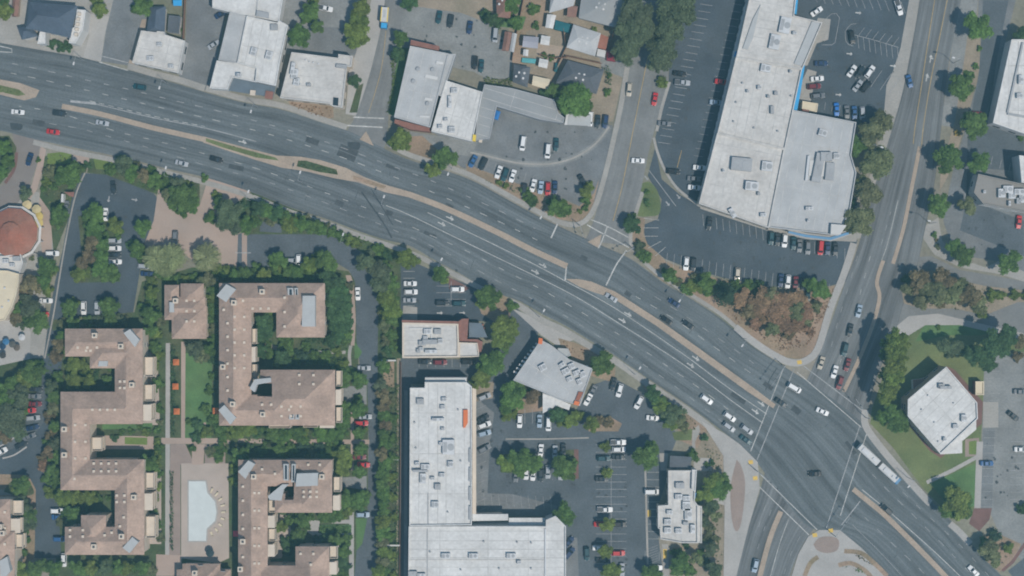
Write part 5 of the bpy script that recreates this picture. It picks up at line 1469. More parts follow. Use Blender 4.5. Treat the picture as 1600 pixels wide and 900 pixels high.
units(b, o, 5.2, [(668, 518, 2.4, 1.8), (684, 518, 2.4, 1.8), (660, 536, 2.4, 1.6), (658, 545, 1.4, 1.2), (654, 548, 1.2, 1.4), (672, 534, 5, 1.6), (688, 533, 1.6, 1.6), (674, 549, 4, 1.2), (665, 528, 1.6, 1.2)])
for q in ([(640, 512), (674, 512), (674, 514), (640, 514)], [(673, 512), (675.5, 512), (675.5, 540), (673, 540)]): part_box(b, o, 'roof_pipe', q, 5.2, 5.5, 'trim_white', ref=REF)
b, o = bld('diner', 'slanted grey roofed diner with louvred edge beside the boulevard sidewalk', (865, 585), 'diner')
p = section(b, o, [(845, 531), (862, 540), (890, 562), (926, 576), (906, 634), (872, 624), (847, 612), (802, 594)], 5.4, 'roof_grey', 'wall_white', .3)
part_box(b, o, 'white_canopy', [(848, 614), (892, 632), (889, 641), (870, 634), (848, 646)], 3.4, 3.7, 'roof_white', ref=3.6)
for k in range(9): t = k / 8; x, y = 841 - 34 * t, 537 + 44 * t; part_box(b, o, 'louvre', [(x - 4, y - 2), (x + 1, y), (x, y + 3), (x - 5, y + 1)], 3.4, 3.9, 'trim_white')
part_box(b, o, 'orange_sign', [(842, 528), (848, 529), (847, 538), (841, 537)], 5.0, 6.4, 'sign_orange'); part_box(b, o, 'orange_sign', [(898, 626), (906, 628), (904, 634), (896, 632)], 4.6, 6.0, 'sign_orange'); part_box(b, o, 'red_tile_strip', [(904, 612), (911, 613), (905, 627), (899, 625)], 4.2, 5.9, 'roof_red')
units(b, o, 5.4, [(848, 574, 2.4, 2.2, .5), (884, 580, 2.6, 2, .5), (893, 572, 2, 2, .4), (901, 582, 2.4, 1.6, .4), (878, 570, 2, 1.4, .6), (910, 585, 2, 2, .4), (890, 592, 2, 1.6, .4), (905, 596, 1.6, 2, .4)])
b, o = bld('tent', 'small pale tent canopy on the yard next to the diner', (882, 548), 'tent')
section(b, o, [(872, 544), (888, 545), (892, 555), (882, 560), (870, 552)], 2.7, 'deck_pale', 'wall_white', .2)
b, o = bld('yard_store', 'small white store room with dark roof light beside the diner yard', (912, 585), 'store room')
section(b, o, [(906, 572), (919, 571), (918, 592), (905, 596)], 3.0, 'roof_white', 'wall_cream', .3)
part_box(b, o, 'roof_light', [(908, 577), (914, 577), (913, 590), (907, 591)], 3, 3.4, 'glass')
b, o = bld('store', 'large L shaped white roofed store with orange sign panel', (715, 750), 'store')
REF = 7.5
p1 = section(b, o, [(641, 606), (664, 606), (664, 597), (729, 597), (737, 604), (737, 820), (640, 821)], 7.6, 'roof_white', 'wall_white', .6, ref=REF)
p2 = section(b, o, [(639, 822), (738, 822), (853, 822), (853, 812), (868, 806), (884, 822), (884, 940), (638, 940)], 7.6, 'roof_white', 'wall_white', .6, ref=REF)
part_box(b, o, 'front_arcade', [(738, 606), (744, 608), (744, 803), (738, 803)], 5.0, 5.4, 'wall_cream', ref=5.2); part_box(b, o, 'front_arcade', [(738, 803), (794, 803), (794, 813), (738, 814)], 5.0, 5.4, 'roof_white', ref=5.2); part_box(b, o, 'front_arcade', [(795, 809), (852, 809), (852, 820), (795, 820)], 5.2, 5.6, 'roof_white', ref=5.4)
part_box(b, o, 'parapet_tower', [(664, 590), (729, 590), (729, 596.5), (664, 596.5)], 0, 6.4, 'wall_white', ref=6.4)
part_box(b, o, 'orange_sign', [(724, 640), (731, 640), (731, 660), (727, 668), (724, 668)], 7.6, 8.4, 'sign_orange', ref=REF)
for y in (700, 730, 760, 790): part_box(b, o, 'roof_curb', [(733, y), (736, y), (736, y + 22), (733, y + 22)], 7.6, 8.2, 'metal_grey', ref=REF)
part_box(b, o, 'roof_joint', [(668, 770), (669.5, 770), (669.5, 818), (668, 818)], 7.6, 7.75, 'metal_grey', ref=REF); part_box(b, o, 'roof_joint', [(667, 826), (668.5, 826), (668.5, 930), (667, 930)], 7.6, 7.75, 'metal_grey', ref=REF); part_box(b, o, 'roof_joint', [(640, 874), (850, 874), (850, 875.5), (640, 875.5)], 7.6, 7.72, 'roof_pale', ref=REF); part_box(b, o, 'roof_curb', [(851, 826), (853.5, 826), (853.5, 930), (851, 930)], 7.6, 8.0, 'metal_pale', ref=REF)
units(b, o, 7.6, [(694, 624, 1.6, 1.4), (692, 636, 1.6, 1.4), (657, 627, 2.4, 2), (701, 698, 4, 5), (691, 693, 2, 1.2), (665, 729, 3, 1.8), (704, 725, 1.8, 2), (691, 742, 1.8, 1.4), (684, 760, 2, 2), (680, 788, 2.4, 2.2), (661, 747, 2, 3.4), (652, 724, 1.4, 1.2), (676, 747, 1.4, 1), (685, 655, 4, 1), (657, 735, 5, .8), (697, 868, 3, 1.8), (740, 868, 3.2, 1.8), (799, 868, 3.2, 1.8), (811, 878, 1.4, 1.2), (645, 896, 3, 1.8), (658, 898, 3, 1.2), (692, 670, 1.2, 1)])
roof_vents(b, o, 7.6, [(648, 660), (650, 700), (716, 640), (720, 720), (700, 800), (672, 862), (756, 846), (830, 848), (780, 888), (830, 888), (720, 890), (808, 847)], .35, 'metal_grey')
wall_windows(b, p1, [0], 6, 3.6, 2.4, 'shop', 16, edges=None)
b, o = bld('fast_food_restaurant', 'pale stepped roof fast food restaurant with drive through lane', (1066, 790), 'restaurant')
REF = 5.4
p = section(b, o, [(1044, 735), (1087, 735), (1085, 782), (1090, 790), (1090, 848), (1066, 848), (1032, 842), (1031, 826), (1028, 825), (1028, 790), (1044, 789)], 5.4, 'roof_pale', 'wall_cream', .55, ref=REF)
section(b, o, [(1090.6, 790), (1097, 792), (1097, 849), (1090.6, 848)], 4.6, 'roof_pale', 'wall_white', .3, ref=REF)
section(b, o, [(1081, 733), (1088, 734), (1086, 768), (1080, 764)], 6.2, 'roof_white', 'wall_white', .3, ref=REF)
units(b, o, 5.4, [(1062, 758, 3, 2), (1060, 776, 2.4, 1.8), (1072, 790, 2.6, 3), (1046, 800, 2, 1.4), (1043, 815, 2.4, 2), (1060, 829, 2.2, 1.8), (1075, 803, 2.4, 4), (1043, 828, 2.4, 2), (1071, 817, 1.8, 1.2), (1082, 826, 1.6, 3), (1072, 778, 2.4, 1.6)])
part_box(b, o, 'awning', [(1072, 768), (1088, 770), (1086, 780), (1070, 778)], 4.2, 4.5, 'awning_soft', ref=4.4)
wall_windows(b, p, [0], 3.4, 2.0, 1.6, 'shop', 22)
b, o = bld('canopy', 'flat dark grey drive through canopy above the fast food restaurant', (1064, 724), 'canopy')
for a, c in ((1050, 715), (1078, 717), (1077, 731), (1048, 731)):
    m = MB(); x, y, _ = P(a, c); m.tube([(x - o[0], y - o[1], 0), (x - o[0], y - o[1], 3.4)], .14, 8); m.build('post', 'metal_grey', b)
part_box(b, o, 'canopy_top', [(1047, 712), (1081, 714), (1079, 733), (1046, 732)], 3.4, 3.8, 'roof_charcoal')

# --- south-west: red roof pavilion, cream hall and the apartments
b, o = bld('pavilion', 'round brick red tile roofed pavilion with low cupola', (20, 363), 'pavilion')
n = 12; ct = P(18, 363, 6)[:2]
cx, cy = ct[0] - o[0], ct[1] - o[1]
ring = lambda r_: [(cx + math.cos(2 * PI * k / n + .2) * r_, cy + math.sin(2 * PI * k / n + .2) * r_) for k in range(n)]
m = MB(); m.prism(ring(8.0), 0, 4.6); m.build('wall', 'wall_cream', b)
m = MB(); a_, c_ = ring(8.6), ring(3.2)
m.add([(x, y, 4.5) for x, y in a_] + [(x, y, 6.4) for x, y in c_], [(k, (k + 1) % n, (k + 1) % n + n, k + n) for k in range(n)]); m.build('roof', 'roof_red', b)
m = MB(); m.prism(ring(3.1), 6.2, 7.1); m.build('cupola_wall', 'wall_white', b)
m = MB(); d_ = ring(3.5); m.add([(x, y, 7.1) for x, y in d_] + [(cx, cy, 8.2)], [(k, (k + 1) % n, n) for k in range(n)]); m.build('cupola_roof', 'roof_red', b)
m = MB(); e_, f_ = ring(9.5), ring(8.7)
m.add([(x, y, 3.2) for x, y in e_] + [(x, y, 3.4) for x, y in f_], [(k, (k + 1) % n, (k + 1) % n + n, k + n) for k in range(n)]); m.build('arcade_roof', 'roof_pale', b)
for k in range(n):
    m = MB(); m.tube([(e_[k][0] * .985 + cx * .015, e_[k][1] * .985 + cy * .015, 0), (e_[k][0] * .985 + cx * .015, e_[k][1] * .985 + cy * .015, 3.2)], .18, 8); m.build('column', 'wall_white', b)
b, o = bld('hall', 'smooth cream roofed hall at the border below the red pavilion', (0, 450), 'hall')
section(b, o, [(-60, 421), (12, 423), (30, 428), (29, 444), (25, 462), (19, 480), (8, 500), (-60, 512)], 6, 'roof_cream', 'wall_cream', .4)
section(b, o, [(-60, 398), (8, 400), (32, 396), (36, 410), (30.6, 427.5), (12, 422.4), (-60, 420.4)], 4.4, 'roof_pale', 'wall_white', .3)
units(b, o, 4.4, [(10, 408, 2, 1.4), (20, 414, 1.6, 1.2), (27, 404, 2.4, 1.6)]); roof_vents(b, o, 6, [(8, 450), (14, 470), (4, 480)], .4)

HE = 9.4
def apartment(label, ctr, rects, cut=(), he=HE, winlim=100, chim=(), vents=(), decks=(), wells=(), balc=(), grp='apartment blocks with brown tile roofs', name='apartment_block'):
    b, o = bld(name, label, ctr, 'apartment block' if name == 'apartment_block' else 'pool house', group=grp)
    hz, runs = tiled_complex(b, o, rects, he, .6, cut=cut)
    run_windows(b, runs, [0, 1, 2] if he > 8 else [0, 1], 8.0, winlim)
    def at(px, py):
        z = he + 1
        for _ in range(3):
            x, y, _z = P(px, py, z); z = hz(x - o[0], y - o[1])
        return x - o[0], y - o[1], z
    for px, py in chim:
        x, y, z = at(px, py); m = MB(); m.box((x, y, z - .6), (1.5, 1.5, 2.3)); m.box((x, y, z + 1.7), (1.75, 1.75, .18)); m.box((x, y, z + 1.88), (.7, .7, .3), 0, 1); m.build('chimney', ['wall_cream', 'metal_dark'], roof_of(b))
    k = ('rv', )
    if k not in UNITM:
        m = MB(); m.box((0, 0, -.2), (.75, .75, .55)); m.box((0, 0, .35), (.85, .85, .08), 0, 1); UNITM[k] = mesh('roof_vent', m.v, m.f, [MATS['wall_tan'], MATS['wall_cream']], m.i)
    for px, py in vents:
        v = link('roof_vent', UNITM[k], roof_of(b)); v.location = at(px, py)
    for q, nm in decks:
        m = MB(); ps = [at(*c) for c in q]; qx, qy = sum(c[0] for c in q) / len(q), sum(c[1] for c in q) / len(q)
        zz = max(at(c[0] + (qx - c[0]) * t, c[1] + (qy - c[1]) * t)[2] for c in q + [((q[i][0] + q[i - 1][0]) / 2, (q[i][1] + q[i - 1][1]) / 2) for i in range(len(q))] for t in (0, .35, .7, 1)) - .1
        m.prism([p_[:2] for p_ in ps], zz - 2.2, zz + .35, 0, 1); m.build(nm, ['deck_pale', 'deck_pale'], b)
    for q in wells:
        m = MB(); ps = [at(*c)[:2] for c in q]; cx_, cy_ = sum(p_[0] for p_ in ps) / 4, sum(p_[1] for p_ in ps) / 4; m.prism(ps, he + .2, he + 2.4, 0, 0); m.prism([(cx_ + (x - cx_) * .42, cy_ + (y - cy_) * .84) for x, y in ps], he + .3, he + 2.43, 1, 1); m.build('light_well', ['deck_pale', 'glass'], roof_of(b))
    for x0, y0, x1, y1, wid in balc:   # stacks of balconies on a wall; x is the wall, wid how far they stand out
        mid = max(1, int(abs(y1 - y0) / 22)) if abs(y1 - y0) > abs(x1 - x0) else max(1, int(abs(x1 - x0) / 22))
        for j in range(mid):
            for fz in ((1, 2, 3) if he > 8 and j % 2 else (1, 2)):
                t0, t1 = (j + .08) / mid, (j + .92) / mid
                if abs(y1 - y0) > abs(x1 - x0):
                    q = [(x0, y0 + (y1 - y0) * t0), (x0 + wid, y0 + (y1 - y0) * t0), (x0 + wid, y0 + (y1 - y0) * t1), (x0, y0 + (y1 - y0) * t1)]
                else:
                    q = [(x0 + (x1 - x0) * t0, y0), (x0 + (x1 - x0) * t0, y0 + wid), (x0 + (x1 - x0) * t1, y0 + wid), (x0 + (x1 - x0) * t1, y0)]
                w_ = ccw(local(W(q, he), o)); z = fz * 2.9 + (.1 if fz < 3 else .2)
                m = MB(); m.prism(w_, z - .25, z)
                qi = inset(w_, .12); n_ = 4
                if fz < 3:
                    m.add([(x, y, z) for x, y in w_] + [(x, y, z + 1) for x, y in w_] + [(x, y, z + 1) for x, y in qi] + [(x, y, z + .01) for x, y in qi], [(i + a * 4, (i + 1) % 4 + a * 4, (i + 1) % 4 + a * 4 + 4, i + a * 4 + 4) for i in range(4) for a in range(3)])
                m.build('balcony' if fz < 3 else 'balcony_roof', 'wall_cream', b)
    return b, o

gv = lambda x0, y0, x1, y1, nx, ny: [(x0 + (x1 - x0) * i / max(1, nx - 1), y0 + (y1 - y0) * j / max(1, ny - 1)) for i in range(nx) for j in range(ny)]
apartment('long winding brown tile roofed apartment block with two courtyards, left of the green lawn', (160, 690),
    [(101, 514, 223, 556), (140, 528, 223, 576), (180, 514, 223, 662), (95, 613, 223, 662), (95, 613, 140, 765), (95, 717, 225, 767), (180, 717, 225, 866), (101, 823, 225, 866), (126, 806, 165, 850)],
    chim=[(150, 524), (191, 541), (208, 601), (103, 670), (103, 710), (211, 776), (149, 853), (192, 837)],
    vents=gv(122, 543, 152, 543, 3, 1) + gv(135, 548, 142, 552, 2, 1) + gv(188, 596, 195, 606, 2, 2) + gv(147, 724, 182, 736, 4, 2) + gv(110, 828, 130, 838, 2, 2) + gv(183, 774, 195, 784, 2, 2) + gv(118, 664, 134, 716, 2, 3) + gv(145, 640, 180, 655, 4, 1) + [(164, 836), (175, 832), (188, 822), (194, 808), (117, 748)],
    decks=[([(195, 520), (206, 514), (220, 530), (212, 542)], 'corner_deck'), ([(193, 855), (208, 838), (219, 845), (205, 862)], 'corner_deck'), ([(155, 564), (169, 564), (169, 572), (155, 572)], 'roof_terrace')],
    balc=[(223, 556, 223, 592, 14), (223, 600, 223, 660, 13), (225, 738, 225, 800, 13), (225, 806, 225, 846, 15), (140, 683, 140, 708, 16)])
apartment('C shaped brown tile roofed apartment block beside the green lawn, under the curved drive', (430, 555),
    [(343, 443, 470, 488), (432, 443, 508, 528), (343, 443, 392, 662), (343, 616, 524, 664), (407, 577, 524, 664), (432, 577, 516, 664)],
    cut=[(402, 598, 428, 618)],
    chim=[(411, 456), (367, 473), (350, 573), (365, 631), (412, 647)],
    vents=gv(356, 505, 356, 610, 1, 6) + gv(367, 495, 382, 575, 2, 5) + gv(395, 482, 420, 482, 3, 1) + gv(445, 465, 450, 510, 1, 3) + gv(440, 635, 470, 650, 3, 2) + gv(410, 632, 424, 634, 2, 1) + gv(468, 586, 490, 600, 2, 2) + [(380, 470), (350, 484), (452, 640)],
    decks=[([(341, 462), (356, 444), (370, 452), (354, 472)], 'corner_deck'), ([(344, 640), (352, 632), (370, 652), (362, 662)], 'corner_deck'), ([(474, 462), (494, 462), (494, 510), (473, 510)], 'roof_terrace'), ([(400, 592), (424, 590), (424, 597), (404, 600), (400, 612), (392, 606)], 'roof_terrace')],
    wells=[[(450, 450), (459, 450), (459, 476), (450, 476)], [(461, 450), (466, 450), (466, 474), (461, 474)], [(452, 628), (460, 628), (460, 655), (452, 655)], [(462, 618), (468, 618), (468, 655), (462, 655)]],
    balc=[(524, 578, 524, 664, 9), (392, 512, 392, 596, 7), (415, 664, 455, 664, 6), (470, 664, 524, 664, 5)])
apartment('brown tile roofed apartment block right of the swimming pool', (430, 810),
    [(373, 718, 456, 760), (373, 718, 418, 930), (460, 718, 520, 800), (440, 718, 470, 742), (430, 772, 520, 800), (461, 853, 514, 930), (400, 884, 514, 930)], cut=[(446, 764, 460, 780)],
    chim=[(398, 744), (381, 845), (504, 744), (377, 888)],
    vents=gv(380, 760, 380, 870, 1, 6) + gv(398, 770, 405, 880, 2, 5) + gv(475, 768, 495, 776, 3, 2) + gv(482, 726, 500, 730, 2, 1) + gv(470, 865, 490, 870, 2, 1) + [(410, 733), (430, 740), (486, 882)],
    decks=[([(374, 736), (390, 718), (400, 724), (384, 748)], 'corner_deck'), ([(466, 738), (498, 738), (497, 758), (464, 758)], 'roof_terrace'), ([(420, 774), (442, 756), (452, 756), (444, 764), (440, 782), (422, 780)], 'roof_terrace')],
    wells=[[(444, 724), (452, 724), (452, 750), (444, 750)], [(457, 724), (463, 724), (463, 752), (457, 752)]],
    balc=[(520, 745, 520, 800, 11), (514, 854, 514, 900, 12), (418, 782, 418, 872, 11)])
apartment('low brown tile roofed clubhouse between the palms and the lawn', (288, 488), [(256, 445, 280, 478), (282, 443, 318, 478), (256, 464, 320, 500), (268, 478, 322, 530)], he=5.6, winlim=40, chim=[(276, 470)], vents=gv(292, 470, 304, 502, 2, 3), decks=[([(266, 472), (273, 472), (273, 488), (266, 488)], 'skylight')], grp=None, name='clubhouse')
apartment('brown tile roofed apartment block at the lower left border with cream balconies', (0, 850), [(-70, 780, 16, 870), (-40, 830, 22, 930)], chim=[(2, 822), (6, 832)], vents=gv(-8, 800, 8, 850, 2, 3), decks=[([(0, 876), (14, 868), (20, 890), (2, 910)], 'corner_deck')], balc=[(16, 782, 16, 862, 15)], winlim=60)
apartment('low brown tile roof of the pool house at the bottom border', (312, 895), [(284, 880, 344, 940), (276, 890, 360, 940)], he=4.2, winlim=20, chim=[(306, 894)], grp=None, name='pool_house')
# pool
po = empty('swimming_pool', (*P(318, 800)[:2], 0)); tag(po, 'pale bow shaped swimming pool on the tan deck', 'swimming pool')
for nm, q, z, m in (('rim', [(293, 750), (323, 750), (326, 768), (338, 782), (341, 800), (338, 816), (325, 828), (324, 847), (293, 847)], .10, 'concrete_pale'), ('water', [(295, 752), (321, 752), (324, 770), (336, 784), (338.5, 800), (336, 814), (323, 826), (322, 845), (295, 845)], .12, 'pool_water')):
    pm = poly_mesh(nm, q, z, MATS[m], .09); pm.transform(Matrix.Translation((-po.location.x, -po.location.y, 0))); link(nm, pm, po)

# ------------------------------------------------------------------ small things
def lounger(x, y, deg):
    o_ = empty('pool_lounger', (*P(x, y)[:2], .05), -math.radians(deg))
    m_ = MB(); m_.box((0, 0, .25), (1.3, .62, .08)); m_.build('seat', 'roof_cream', o_)
    m_ = MB(); m_.add([(-.62, -.31, .3), (-1.1, -.31, .75), (-1.1, .31, .75), (-.62, .31, .3)] + [(-.66, -.31, .24), (-1.14, -.31, .7), (-1.14, .31, .7), (-.66, .31, .24)], [(0, 1, 2, 3), (7, 6, 5, 4), (0, 4, 5, 1), (3, 2, 6, 7), (1, 5, 6, 2)]); m_.build('backrest', 'roof_cream', o_)
    for sx in (-.5, .55):
        for sy in (-.27, .27): m_ = MB(); m_.box((sx, sy, 0), (.06, .06, .25)); m_.build('leg', 'metal_dark', o_)
    return tag(o_, 'cream sun lounger in the curved row at the bow of the pool', 'lounger', 'sun loungers round the bow of the pool')
for k_ in range(9):
    a_ = -1.15 + 2.3 * k_ / 8; lounger(318 + 31 * math.cos(a_), 800 + 36 * math.sin(a_), math.degrees(a_) + 180)
for x, y, l in ((275, 566, 'orange square parasol, uppermost of three beside the hedge path'), (274, 604, 'orange square parasol, middle of three beside the hedge path'), (276, 643, 'orange square parasol, lowest of three beside the hedge path'), (337, 642, 'orange parasol at the lower left corner of the C shaped block')):
    umbrella(x, y, (.50, .15, .05), l, 1.15, True, grp='orange parasols in the apartment garden')
umbrella(369, 834, (.52, .07, .10), 'pinkish red parasol at the wall right of the pool', 1.1, True)
for x, y, l in ((328, 864, 'upper'), (331, 886, 'lower')): umbrella(x, y, (.03, .05, .06), f'{l} of two dark parasols at the lower end of the pool deck', 1.5, grp='dark parasols by the pool')
for x, y, c, l in ((9, 534, (.05, .16, .3), 'blue parasol on the pale plaza, one of a pair'), (4, 541, (.02, .05, .1), 'navy parasol on the pale plaza beside the blue one'), (4, 555, (.05, .05, .05), 'dark parasol on the pale plaza below the navy one'), (19, 538, (.1, .1, .09), 'grey parasol on the pale plaza near the plaza edge'), (34, 527, (.5, .5, .5), 'white parasol at the upper corner of the pale plaza'), (26, 543, (.12, .1, .08), 'brown parasol on the pale plaza')):
    umbrella(x, y, c, l, 1.2)
for x, y, c, l in ((57, 327, (.48, .40, .22), 'yellow parasol beside the red pavilion, uppermost of the yellow three'), (60, 338, (.5, .38, .12), 'yellow parasol beside the red pavilion, middle of the yellow three'), (60, 348, (.5, .39, .14), 'strong yellow parasol beside the red pavilion, lowest of three'), (42, 320, (.55, .45, .25), 'cream parasol between the small dark tree and the pavilion')):
    umbrella(x, y, c, l, 1.7)
for x, y, c, l in ((232, 745, (.5, .5, .48), 'upper'), (235, 755, (.5, .5, .48), 'middle'), (240, 762, (.4, .42, .45), 'lower')): umbrella(x, y, c, f'{l} white parasol on the garden terrace at the second courtyard', .9)
# red canopy by the drive
b, o = bld('awning', 'red and grey entry awning at the edge of the dark parking drive', (106, 306), 'awning')
part_box(b, o, 'canopy_top', [(100, 300), (116, 300), (115, 308), (108, 306)], 2.6, 2.8, 'wall_brick'); part_box(b, o, 'side_panel', [(96, 303), (99, 303), (99, 316), (95, 316)], 0, 2.4, 'trim_white')
for c in ((101, 301), (115, 301), (114, 307)):
    m = MB(); x, y, _ = P(*c); m.tube([(x - o[0], y - o[1], 0), (x - o[0], y - o[1], 2.6)], .06, 6); m.build('post', 'metal_grey', b)
# crosswise white gates on the planted strip
for x, y, l in ((608, 563, 'white crosswise gate at the upper end of the hedge strip'), (612, 717, 'white crosswise gate in the middle of the hedge strip'), (614, 851, 'white crosswise gate at the lower part of the hedge strip')):
    o_ = empty('gate', (*P(x, y)[:2], 0)); m = MB(); m.box((0, 0, 1.5), (5.0, .5, .12)); m.build('top_rail', 'trim_white', o_)
    for sx in (-2.3, 2.3): m = MB(); m.box((sx, 0, 0), (.2, .3, 1.5)); m.build('post', 'trim_white', o_)
    tag(o_, l, 'gate')
# garden wall of the storage drive
fence([(627, 566), (626, 740), (625, 918)], 'long low brown fence between the hedge strip and the store drive', h=1.5)
# street lamps
for x, y, d, l in ((115, 99, 105, 'street lamp in front of the slate roofed inn'), (249, 137, 105, 'street lamp in front of the square white shop'), (392, 174, 105, 'street lamp in front of the stepped white showroom'), (259, 262, -75, 'street lamp at the bushes above the upper left parking drive'), (388, 299, -72, 'street lamp at the upper end of the pink plaza'),
                   (469, 269, -72, 'street lamp on the median beside the long green bed'), (600, 307, -68, 'street lamp on the median left of the double turn lane'), (536, 366, -70, 'street lamp above the curved apartment drive'), (700, 272, 112, 'street lamp under the two trees at the white roofed workshop'), (845, 340, 118, 'street lamp at the corner of the used car lot'), (690, 405, -62, 'street lamp above the restaurant parking lot'), (850, 485, -60, 'street lamp above the diner'), (1000, 575, -58, 'street lamp above the diner parking lot'),
                   (1062, 470, 125, 'street lamp on the landscaped corner below the front lot'), (1160, 540, 125, 'street lamp at the rusty trees near the crossing'), (1420, 760, 135, 'street lamp on the walk left of the white hall'), (1378, 230, 20, 'street lamp at the olive trees beside the shopping centre'), (1490, 90, 190, 'street lamp between the upper two round trees of the cross road'), (1452, 345, 190, 'street lamp at the corner of the planted side road')):
    street_lamp(x, y, d, l)
for x, y, d, a, l in ((1222, 570, 125, 9, 'traffic signal at the corner of the rusty trees'), (1352, 652, 235, 9, 'traffic signal on the corner of the white hall lawn'), (1300, 834, -55, 9, 'traffic signal on the corner with the round brown paving'), (1180, 734, 40, 9, 'traffic signal beside the spindle shaped brown paving'), (905, 352, 75, 5, 'traffic signal at the corner of the used car lot'), (988, 388, 150, 5, 'traffic signal at the corner of the front lot')):
    traffic_signal(x, y, d, a, l)
# painted goods along the store wall
for x, y, c, l in ((1285, 168, (.02, .16, .42), 'blue goods container beside the store wall'), ):
    pass
hedge([(757, 125), (780, 129), (800, 128)], 2.4, 1.2, 'l', 'bright green clipped verge hedge below the grey lot')
hedge([(499, 827), (549, 827)], 2.2, 1.0, 'g', 'low clipped hedge between the two pale paths of the lower garden')
hedge([(263 + 7, 540), (270, 680)], 1.6, 1.3, 'd', 'long dark hedge between two garden paths')
hedge([(268, 735), (268, 860)], 1.2, .9, 'd', 'thin dark hedge left of the pool deck')
hedge([(477, 564), (505, 564), (540, 566)], 2.6, 1.6, 'g', 'clipped hedge along the pale path in the C shaped courtyard')
hedge([(475, 531), (518, 532)], 2.4, 1.4, 'd', 'dark clipped hedge under the right arm of the C shaped block')
hedge([(621, 600), (621, 750), (620, 900)], 1.0, 1.4, 'g', 'narrow hedge along the brown fence of the store drive')
hedge([(946, 104), (952, 120), (950, 132)], 2.0, 1.8, 'd', 'curved hedge beside the charcoal roofed house')
hedge([(612, 80), (616, 130), (606, 176)], 1.6, .8, 'l', 'light hedge along the grey workshop wall')
